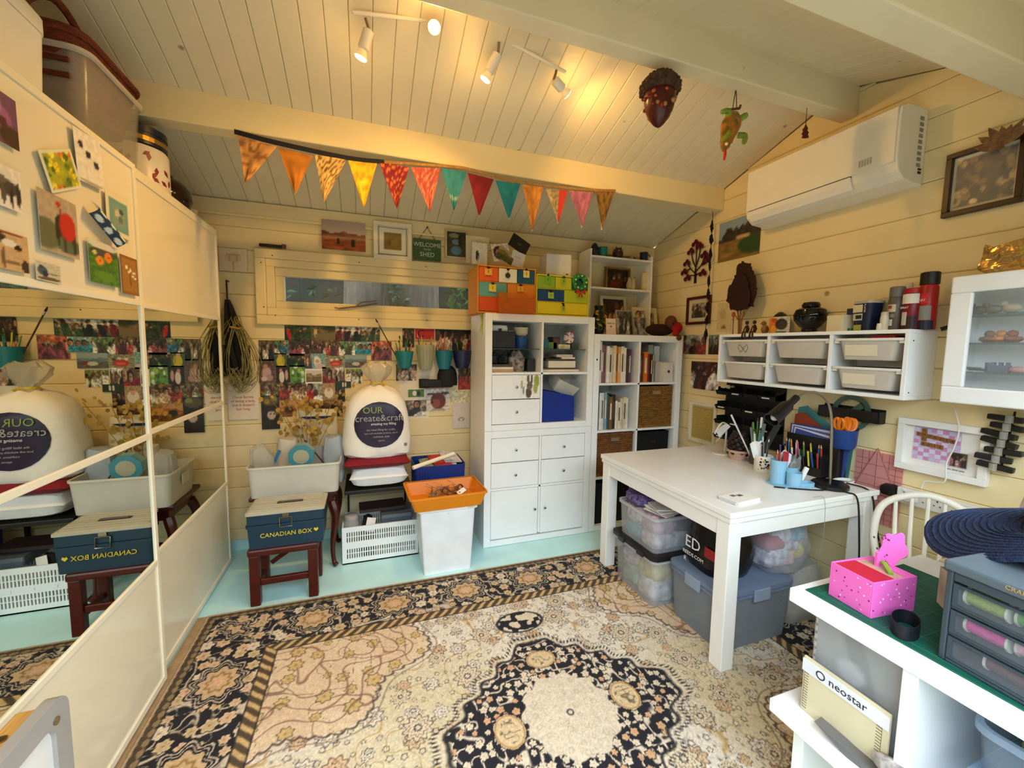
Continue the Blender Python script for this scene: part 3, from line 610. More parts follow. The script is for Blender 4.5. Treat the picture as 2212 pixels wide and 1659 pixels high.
tp2 = spline([at(x, y, 'y', BY-.003)-o0 for x, y in ((830, 350), (975, 360), (1022, 368), (1120, 393), (1260, 409), (1330, 412))], 6)
def ribbon(pts, h, t=.002):
    return loft([[(p[0], p[1]-t, p[2]-h/2), (p[0], p[1]+t, p[2]-h/2), (p[0], p[1]+t, p[2]+h/2), (p[0], p[1]-t, p[2]+h/2)] for p in pts])
part('tape', ribbon(tp, .022), M('navy_dotted_tape', '#171523', .8, var=.1, scale=120), bu, label='dark navy tape'); part('tape', ribbon(tp2, .015), M('tan_tape', '#a07840', .8, var=.3, scale=80), bu, label='tan patterned tape')
# ================================================================ ornaments on the ridge beam
wire = M('dark_wire', '#241c16', .6)
p = at(1427, 163, 'y', 1.63)
ac_ = T('acorn_ornament', 'large acorn ornament with scaly brown cap and red jewelled nut under the ridge beam', 'ornament', (float(p[0]), 1.63, 2.668))
part('hook', tube(spline([(0, 0, 0), (.012, 0, -.014), (0, 0, -.028), (-.012, 0, -.014), (0, 0, 0)], 4), .003, 6), wire, ac_)
capm = M('acorn_cap_brown', '#4a3524', .8, var=.4, scale=40, bump=.6, bscale=60)
def bumps(prof, n, m):
    return lathe(prof, n)
part('cap', J(lathe([(.012, -.022), (.05, -.034), (.078, -.055), (.084, -.085), (.074, -.105), (.05, -.108)], 28), *[ell(((.052+.03*min(1, k/2))*math.cos(a+k*.3), (.052+.03*min(1, k/2))*math.sin(a+k*.3), -.04-.018*k), .011, 6, 4) for k in range(4) for a in [2*PI*j/18 for j in range(18)]]), capm, ac_, smooth=True)
part('nut', lathe([(.066, -.1), (.069, -.13), (.062, -.17), (.045, -.21), (.022, -.238), (.005, -.25)], 24), M('nut_dark_red', '#4a120e', .3, var=.5, scale=30), ac_, smooth=True)
q = random.Random(3)
for k in range(26):
    a, z = q.uniform(0, 2*PI), q.uniform(-.195, -.115); r = .066 if z > -.16 else .066-(-.16-z)*.55
    part('bead', ell((r*math.cos(a), r*math.sin(a), z), q.uniform(.006, .011), 8, 5), M('bead_'+'abc'[k % 3], ('#8f1d16', '#b5562a', '#9c7a3a')[k % 3], .15), ac_, smooth=True)
p = at(1588, 221, 'y', 1.63)
fg = T('frog_ornament', 'olive frog ornament hanging head down with a red tongue', 'ornament', (float(p[0]), 1.63, 2.668))
part('string', tube(spline([(-.014, 0, -.09), (-.006, 0, -.03), (0, 0, 0), (.006, 0, -.03), (.012, 0, -.085)], 5), .0022, 6), wire, fg)
fm = M('frog_olive', '#7d6a1c', .4, var=.5, scale=30, hex2='#a8681c'); fgn = M('frog_green', '#7c9422', .4, var=.3, scale=20)
part('body', loft([[(r*math.cos(a)-.006*k, .55*r*math.sin(a), -.10-.021*k) for a in [2*PI*j/14 for j in range(14)]] for k, r in enumerate((.022, .042, .052, .055, .05, .045, .036, .034, .026, .008))]), fm, fg, smooth=True)
for x0, z0, x1, z1 in ((-.04, -.13, -.085, -.115), (.035, -.125, .06, -.115), (-.045, -.2, -.07, -.25), (.03, -.2, .07, -.235)):
    part('leg', tube(spline([(x0, 0, z0), ((x0+x1)/2+.01, -.015, (z0+z1)/2+.012), (x1, 0, z1)], 4), [.014]*4+[.012]*4+[.008], 8), fgn, fg, smooth=True)
part('twig', tube([(-.07, 0, -.105), (-.02, 0, -.09), (.03, 0, -.075), (.035, 0, -.06)], .006, 6), M('twig_brown', '#6a3a1a', .7), fg)
for s in (-1, 1): part('eye', ell((-.045+s*.016, -.022, -.265), .008, 8, 6), M('frog_eye', '#e8dcae', .2), fg, smooth=True)
part('tongue', tube([(-.05, -.005, -.285), (-.052, -.008, -.305), (-.052, -.004, -.33)], [.006, .007, .005], 8), M('tongue_red', '#c8281e', .3), fg, smooth=True)
p = at(1742, 249, 'y', 1.62)
lv = T('leaf_ornament', 'small dark red leaf hanging from a thread above the air conditioner', 'ornament', (float(p[0]), 1.62, 2.677))
part('thread', tube([(0, 0, 0), (0, 0, -.085)], .0015, 5), wire, lv)
part('leaf', prism([(0, -.08), (.018, -.1), (.012, -.108), (.026, -.118), (.018, -.126), (.028, -.142), (.004, -.15), (-.022, -.152), (-.014, -.138), (-.024, -.13), (-.014, -.12), (-.02, -.108), (-.01, -.1)], -.002, .002), M('dark_red_leaf', '#5c1420', .5, var=.3), lv)
p = at(1540, 455, 'y', 2.48)
gr = T('black_garland', 'long strip of black cut leaf shapes hanging from the lower beam end', 'garland', (float(p[0]), 2.48, 2.444))
blk = M('black_felt', '#14110f', .85)
part('cord', tube([(.006*math.sin(k*1.7), .004*math.cos(k), -.97*k/20) for k in range(21)], .0022, 5), blk, gr)
q = random.Random(8)
for k in range(9):
    z = -.06-k*.1; w = q.uniform(.016, .024); h = q.uniform(.07, .1); pts = []
    for j in range(9): t = j/8; pts.append((-w*math.sin(PI*t)*q.uniform(.6, 1), z-h*t))
    for j in range(7, 0, -1): t = j/8; pts.append((w*math.sin(PI*t)*q.uniform(.5, 1), z-h*t))
    part('cut_leaf', prism(pts, -.003, .003), blk, gr, rot=(0, 0, q.uniform(-.3, .3)))
# ================================================================ pictures on the near wardrobe door
def door_pic(px, label, fn, tilt=0, d=.003, nx=22, ny=22, name='picture_card', cat='picture', th=.0012, **k):
    w, h, loc, rz = rect('left', *px, d=d)
    return tag(sheet(name, w, h, fn, nx, ny, th, .4, loc=loc, rot=(0, tilt, rz), **k), label, cat, 'pictures stuck on the wardrobe door')
door_pic((-45, 165, 42, 328), 'photograph of a purple flower at the edge of the wardrobe door', spots('#6d3f66', [(.5, .45, .35, .3, '#9c5a8e'), (.55, .42, .14, .12, '#4a1030'), (.8, .2, .4, .22, '#3c2416'), (.3, .7, .25, .2, '#b58ab0')]))
door_pic((-45, 330, 50, 462), 'pencil drawing of a dark horse on white card', spots('#ece4d6', [(.62, .5, .3, .2, '#4a4038'), (.5, .3, .06, .25, '#5a5048'), (.72, .28, .05, .25, '#2c2620'), (.9, .4, .07, .32, '#332c28'), (.45, .65, .16, .12, '#6b6056')]))
door_pic((88, 300, 172, 428), 'print of yellow and orange daffodils on green stems', bordered(blobs(3, '#a8a82a', ['#e6cc1e', '#d8781e', '#6d8a22', '#f0dc3c', '#4a6a1e'], 26, (.06, .14)), '#e6e4c8', .05), tilt=-.42, d=.005)
door_pic((158, 268, 224, 416), 'ink drawing of three dark seed heads on white paper', spots('#ece6da', [(.22, .72, .1, .07, '#2a1f33'), (.47, .6, .11, .08, '#221a2a'), (.76, .46, .11, .08, '#2a2233'), (.3, .5, .015, .2, '#7a6a5a'), (.52, .35, .015, .22, '#7a6a5a'), (.8, .22, .015, .22, '#7a6a5a'), (.5, .03, .5, .04, '#b0a890')]), tilt=-.06, d=.006)
door_pic((78, 402, 172, 562), 'picture of an elephant under a bright red cloth', spots('#b8a48a', [(.15, .3, .35, .28, '#6b6a4a'), (.7, .2, .4, .16, '#5d6a4e'), (.5, .5, .13, .2, '#33281f'), (.62, .25, .06, .22, '#4a3e33'), (.88, .3, .07, .26, '#3f342a'), (.72, .52, .24, .26, '#c8281a'), (.45, .35, .05, .2, '#2d251e'), (.5, .86, .06, .06, '#b52a20'), (.54, .74, .03, .08, '#a8281e')], None, 0, .15), d=.004, ny=28)
door_pic((226, 408, 284, 522), 'aqua bordered card with a small framed blue picture', bordered(bordered(spots('#8a9c8a', [(.4, .6, .25, .2, '#c8c8b4'), (.6, .35, .2, .2, '#5a7c7a'), (.7, .75, .2, .15, '#3d5560')]), '#6fa09e', .16), '#e8dfc0', .13), d=.004)
door_pic((192, 455, 258, 516), 'curled strip of blue card with white star flowers', lambda u, v: np.where((np.abs(np.sin(u*9)*np.sin(v*9)) > .55)[..., None], hx('#e8ece4'), np.where((np.abs(u-.5) < .03)[..., None], hx('#6aa8a8'), hx('#1d3a52'))), tilt=.45, d=.014, curl=lambda u, v: -.02*np.sin(v*PI))
door_pic((188, 512, 258, 622), 'card of two orange flowers above long green grass', spots('#4a7a22', [(.5, .95, .6, .14, '#dcd6c8'), (.5, .75, .5, .1, '#4a4a44'), (.35, .55, .14, .11, '#f08a22'), (.65, .68, .14, .13, '#f0801c'), (.36, .55, .04, .03, '#a84a10'), (.66, .68, .04, .03, '#a84a10'), (.2, .72, .08, .05, '#d8d06a'), (.5, .2, .4, .12, '#5f8c28')], None, 0, .5), d=.005, ny=28)
door_pic((258, 548, 299, 640), 'brown card with white blossom sprig', bordered(spots('#a8742c', [(.3, .72, .1, .05, '#f0e8d4'), (.55, .66, .1, .05, '#f0e8d4'), (.45, .6, .1, .04, '#f0e8d4'), (.78, .6, .1, .05, '#f0e8d4'), (.7, .5, .1, .04, '#f0e8d4'), (.85, .45, .1, .04, '#f0e8d4'), (.5, .4, .02, .2, '#6a4a20'), (.55, .25, .02, .1, '#5a3e1a')]), '#8a5a22', .05), d=.004, th=.004)
door_pic((-40, 482, 65, 592), 'sepia picture of a horse and rider in sand', spots('#cda874', [(.3, .8, .2, .14, '#3a2a20'), (.55, .7, .2, .1, '#e6dcc8'), (.75, .62, .1, .08, '#241a14'), (.9, .15, .1, .2, '#3a2c22'), (.4, .3, .05, .3, '#7a5a3c'), (.6, .2, .2, .05, '#8a6a48'), (.4, .97, .6, .03, '#8a2a1c')]))
door_pic((76, 562, 132, 614), 'small photograph of a blue grey bird on a branch', spots('#c8c0a4', [(.25, .55, .22, .26, '#4a5a66'), (.35, .4, .12, .2, '#2a3640'), (.5, .15, .5, .1, '#6a5a44'), (.7, .45, .3, .05, '#8a8266'), (.2, .75, .1, .1, '#33404a')]))
# ================================================================ on top of the wardrobe
WT = 2.0955
wb_ = T('white_storage_box', 'big white lidded box at the near end of the wardrobe top', 'box', (-1.13, 1.42, WT))
part('body', rloft([(.44, .66, .03, 0), (.46, .69, .04, .24)]), white, wb_, smooth=True); part('lid', rloft([(.465, .695, .04, .242), (.465, .695, .04, .285), (.43, .66, .05, .31)]), white, wb_, smooth=True)
clr = M('clear_plastic', '#e8e4d8', .15, alpha=.2, var=.02); frost = M('frosted_plastic', '#e4e0d2', .35, alpha=.62, var=.04)
cb = T('clear_storage_box', 'deep clear plastic box holding a wicker basket on the wardrobe', 'box', (-1.12, 2.08, WT))
part('tub', tub(.50, .40, .30, .05, .004, .93), clr, cb, smooth=True); part('rim', rloft([(.51, .41, .052, .285), (.525, .425, .056, .29), (.525, .425, .056, .302), (.50, .40, .05, .302)], cap0=False, cap1=False), M('clear_plastic_rim', '#e8e2d2', .2, alpha=.55), cb, smooth=True)
for k in range(4): solo('paper_pad', ('cream', 'white', 'pale grey', 'tan')[k]+' paper pad standing inside the clear box on the wardrobe', 'paper', box(-.004, .012, -.1, .1, 0, .13+.02*k), M('pad_%d' % k, ('#e8dcb8', '#efeae0', '#cfcabc', '#c8a878')[k], .8), (-1.3+.04*k, 1.99+.01*k, WT+.006), rot=(0, .08, .1*k))
wick = M('dark_wicker', '#6b2c16', .7, var=.5, scale=30, bump=.8, bscale=90, stretch=(1, 1, 4))
bs = T('wicker_basket', 'reddish brown wicker basket with tall arched handle', 'basket', (-1.01, 2.07, WT+.135))
part('bowl', rloft([(.22, .30, .06, 0), (.28, .42, .07, .21), (.26, .40, .07, .21), (.21, .29, .06, .02)]), wick, bs, smooth=True)
part('rim', tube([(x, y, .212) for x, y in rrect(.28, .42, .07, 6)]+[(.14, .14, .212)], .013, 8), wick, bs, smooth=True)
part('handle', tube(spline([(0, -.21, .16), (0, -.19, .28), (0, -.02, .39), (0, .17, .30), (0, .215, .16)], 7), .013, 8), wick, bs, smooth=True)
part('raffia_tie', J(*[tube([(.0+.02*math.sin(k), .18, .26+.008*k), (.02*math.cos(k*2), .23+.012*(k % 3), .22-.012*k)], .006, 5) for k in range(7)]), M('raffia', '#b0853c', .8), bs)
for k in range(3): part('stake', box(-.10, .10, -.2, -.19, .06+.05*k, .075+.05*k), wick, bs)
tn = T('biscuit_tin', 'white tin with red flowers on the wardrobe', 'tin', (-.99, 2.50, WT))
part('body', lathe([(.115, 0), (.118, .01), (.118, .20), (.11, .215)], 32), M('tin_white', '#eee4d4', .3), tn, smooth=True)
q = random.Random(2)
for k in range(18):
    a = -1.9+2.8*q.random(); z = .03+.15*q.random()
    part('red_petal', X(prism([(0, -.018), (.009, 0), (0, .016), (-.009, 0)], -.001, .001), (.119*math.cos(a), .119*math.sin(a), z), (0, q.uniform(-1, 1), a+PI/2)), M('petal_red', '#8a1a26', .4), tn)
t2 = T('navy_tin', 'dark navy and gold tin stacked on the flowered tin', 'tin', (-.99, 2.50, WT+.2155))
part('body', lathe([(.095, 0), (.112, .006), (.112, .055)], 32), M('tin_navy', '#15202e', .3), t2, smooth=True); part('lid', lathe([(.1145, .056), (.1145, .085), (.1, .092)], 32), M('tin_navy', '#15202e'), t2, smooth=True)
part('gold_band', lathe([(.1133, .02), (.1133, .04)], 32, False, False), M('tin_gold', '#b08a3c', .3, metal=.8), t2)
pt = T('brown_pot', 'round glossy dark brown pot on the wardrobe end', 'pot', (-.99, 2.76, WT))
part('body', lathe([(.06, 0), (.105, .03), (.125, .08), (.118, .13), (.085, .17), (.05, .185), (.045, .2)], 28), M('brown_glaze', '#2a180c', .12), pt, smooth=True)
part('handle', tube(spline([(-.02, -.12, .05), (-.03, -.165, .09), (-.03, -.16, .14), (-.02, -.105, .15)], 5), .007, 8), M('handle_white', '#ddd8c8', .3), pt, smooth=True)
cp = T('white_cup', 'white cup lying by the dark pot at the wardrobe end', 'cup', (-.95, 2.95, WT))
part('bowl', lathe([(.03, 0), (.045, .02), (.05, .085), (.046, .085), (.04, .02), (.02, .01)], 20), M('cup_white', '#e2dac4', .3), cp, smooth=True)
part('handle', tube(spline([(.045, .01, .065), (.075, .015, .06), (.075, .015, .025), (.045, .01, .02)], 5), .005, 7), M('cup_white', '#e2dac4'), cp, smooth=True)
solo('black_cable', 'thin black cable running from the pot to the wall', 'cable', tube(spline([(0, 0, 0), (.02, .12, .05), (.0, .25, .09), (-.02, .33, .12)], 6), .003, 6), M('cable_black', '#15120f', .5), (-.99, 2.87, WT+.03))
# ================================================================ white board standing by the wardrobe, near the camera
fb = T('standing_board', 'white panel with rounded grey edge and wooden top rail beside the mirror door', 'board', (-.61, .775, 0))
a = [(y, z) for y, z in rrect(1.06, 1.36, .07, 5)]
ed = M('grey_edge_plastic', '#9c9690', .5)
def yz(pts, x): return [(x, y, z) for y, z in pts]
oo = [(y*.52+.02, .355+z*.50) for y, z in a]; ii = [(y*.44+.02, .355+z*.435) for y, z in a]
part('edge_frame', loft([yz(oo, .012), yz(ii, .012), yz(ii, -.012), yz(oo, -.012), yz(oo, .012)], False, False), ed, fb, smooth=True)
part('white_panel', loft([yz(ii, .004), yz(ii, -.008)]), M('panel_white', '#dcd8d4', .5), fb)
part('top_rail', box(-.055, -.0125, -.24, .27, .655, .68), M('golden_wood', '#c2934a', .5, var=.2, stretch=(20, 1, 20)), fb, bev=.004); part('back_rail', box(-.055, -.0125, -.24, .27, .02, .05), M('golden_wood', '#c2934a'), fb)
part('screw', X(cyl(.008, .004, n=12), (-.034, .20, .68)), chrome, fb); part('screw', X(cyl(.008, .003, n=12), (.012, .255, .655), (0, PI/2, 0)), chrome, fb)
# ================================================================ back wall: pictures, signs, window odds and ends
photo('back', (473, 535, 535, 588), 'pale tile with a faint line drawing of a tree beside the wardrobe', bordered(spots('#e6cfae', [(.5, .6, .36, .25, '#dcc0a0'), (.5, .2, .02, .25, '#b8967a'), (.35, .55, .02, .15, '#b8967a'), (.65, .55, .02, .15, '#b8967a'), (.5, .75, .3, .02, '#c0a082')], None, 0, .06), '#e8d8b4', .04), 'tile', 'drawing_tile', d=.012, th=.016)
photo('back', (694, 473, 790, 545), 'photograph of two figures on a red beach under a mauve hill', lambda u, v: mixc(land(3, '#a8958a', '#5d2c22', '#8f4420', .62, .16)(u, v), hx('#c2916a')+0*u[..., None], (1-np.abs(v-.42)/.1)*.7)*np.where(((np.abs(u-.36) < .03) & (v > .2) & (v < .4) | (np.abs(u-.7) < .04) & (v > .15) & (v < .42))[..., None], .2, 1), d=.033, nx=34, ny=26)
fcr = M('cream_frame', '#e8dfc0', .4)
framed('back', (806, 477, 889, 565), 'broad cream frame around a gold square print', bordered(bordered(spots('#7d6424', [(.4, .5, .25, .25, '#6a541c'), (.6, .4, .22, .25, '#8a7030')]), '#e2dcc8', .17), '#2a2440', .04), fcr, .028, .022, .006, '#ddd6bc', d=.031)
sg = T('slate_sign', 'green slate sign reading welcome to my shed hung on a cord', 'sign', tuple(map(float, at(923, 540, 'y', B-.03))))
w = at(953, 540, 'y', B-.03)[0]-at(893, 540, 'y', B-.03)[0]
part('slate', box(-w/2, w/2, 0, .007, -.075, .078), M('green_slate', '#3a5a34', .7, var=.15), sg, bev=.002)
chalk = M('chalk_lettering', '#cfd6b8', .8)
word('WELCOME', .042, chalk, sg, (0, -.0008, .035)); word('TO MY', .018, chalk, sg, (0, -.0008, .002)); word('SHED', .045, chalk, sg, (0, -.0008, -.035))
part('cord', tube([(-.06, .002, .075), (0, .004, .165), (.06, .002, .075)], .0028, 6), M('brown_cord', '#6a4a2c', .8), sg); part('nail', X(cyl(.005, .02, n=10), (0, .005, .162), (PI/2, 0, 0)), wire, sg)
framed('back', (961, 495, 1009, 561), 'narrow silver cream frame with a blue bird picture', spots('#3a3a2c', [(.5, .25, .3, .2, '#4a7c9c'), (.5, .6, .25, .12, '#6a8a92'), (.4, .85, .3, .1, '#8a8a6a'), (.7, .7, .1, .3, '#23281c')], None, 0, .5), M('champagne_frame', '#cabf9a', .35, metal=.3), .014, .014, d=.031, ny=32)
pn = T('craft_knife', 'dark folding craft knife lying on top of the window frame', 'knife', tuple(map(float, at(588, 533, 'y', B-.018))), rz=.05)
part('handle', box(-.075, .055, -.01, .01, -.005, .014), M('dark_handle', '#221814', .5), pn, bev=.003); part('bolster', box(.056, .082, -.008, .008, -.004, .022), M('brown_handle', '#6a4a30', .5), pn, bev=.003)
# twig on the sash
tw = solo('dry_twig', 'forked dry twig lying along the window ledge', 'twig', J(tube(spline([(-.13, 0, .0), (-.05, -.005, .012), (.05, 0, .03), (.13, 0, .05)], 4), [.006]*13, 6), tube([(-.03, 0, .012), (.02, -.01, .05), (.12, 0, .065)], .004, 5), tube([(-.13, 0, 0), (-.16, -.004, .004)], .004, 5)), M('twig_grey', '#7a6a50', .8), tuple(map(float, at(775, 668, 'y', B-.022))))
tw.location.y = B-.018
# umbrella, dried grass, calendar
um = T('folded_umbrella', 'folded black umbrella hanging upside down beside the wardrobe', 'umbrella', tuple(map(float, at(489, 606, 'y', B-.05))))
part('shaft', tube([(0, 0, 0), (.0, 0, -.14)], .005, 8), wire, um); uc = M('umbrella_black', '#0d0c10', .7, var=.2, bump=.3, bscale=30)
part('canopy', loft([[(r*(1+.22*math.cos(5*a))*math.cos(a)+.006*k, .8*r*(1+.22*math.cos(5*a))*math.sin(a), -.12-.046*k) for a in [2*PI*j/20 for j in range(20)]] for k, r in enumerate((.012, .022, .028, .036, .042, .05, .052, .05, .04, .034, .03, .026))]), uc, um, smooth=True)
part('ferrule', X(cyl(.008, .05, -.05, 10), (.07, 0, -.62)), wire, um); part('hanging_nail', X(cyl(.004, .05, n=8), (0, .05, 0), (PI/2, 0, 0)), wire, um)
dg = T('dried_grass_bundle', 'looped bundle of dried grass hanging in front of the black sign', 'dried grass', tuple(map(float, at(512, 700, 'y', B-.07))))
q = random.Random(5); gm = M('dry_grass', '#8a8250', .8, var=.4, scale=30); gs = []
for k in range(44):
    a = q.uniform(-.05, .02); b = q.uniform(.05, .15); c = q.uniform(.34, .46); s = q.choice((-1, 1, 1))
    gs.append(tube(spline([(a, q.uniform(-.03, .02), q.uniform(-.02, .05)), (a+s*b*.7, q.uniform(-.04, .02), -c*.4), (a+s*b*.9, q.uniform(-.05, .0), -c*.8), (a+s*b*.3, q.uniform(-.05, .0), -c), (a-.02*s, q.uniform(-.04, .0), -c*.82)], 4), q.uniform(.0012, .0024), 4))
leafy(part('grass_stems', J(*gs), gm, dg)); part('tie', tube([(-.03, -.03, -.02), (.02, -.035, -.03), (.03, 0, -.02)], .006, 6), M('raffia', '#b0853c'), dg)
photo('back', (463, 745, 543, 815), 'black notice hanging behind the dried grass', plain('#1c1815'), 'sign', 'black_notice', d=.010, th=.004)
p = at(518, 770, 'y', B-.0125); nt = bpy.data.objects['black_notice']
for s, x, z in (('COME', .035, .05), ('BACK', .035, .012), ('NOT', .04, -.03)): word(s, .034, M('notice_white', '#b8b0a0', .8), nt, (x, -.0026, z))
cl = photo('back', (490, 822, 560, 905), 'white calendar sheet with a red quotation beside the wardrobe', spots('#e8d8be', [(.5, .9, .38, .012, '#8a7c68'), (.5, .82, .3, .01, '#a09078'), (.5, .74, .34, .008, '#b0a088')], None, 0, .05), 'calendar', 'calendar_sheet', d=.008)
rq = M('quote_red', '#b3302c', .7)
for k, s in enumerate(('I have bursts', 'of being a lady,', "but it doesn't", 'last long.')): word(s, .024, rq, cl, (0, -.0008, .02-.027*k))
word('SEND MORE', .02, M('print_dark', '#3a342c', .7), cl, (0, -.0008, .1), sx=1.1)
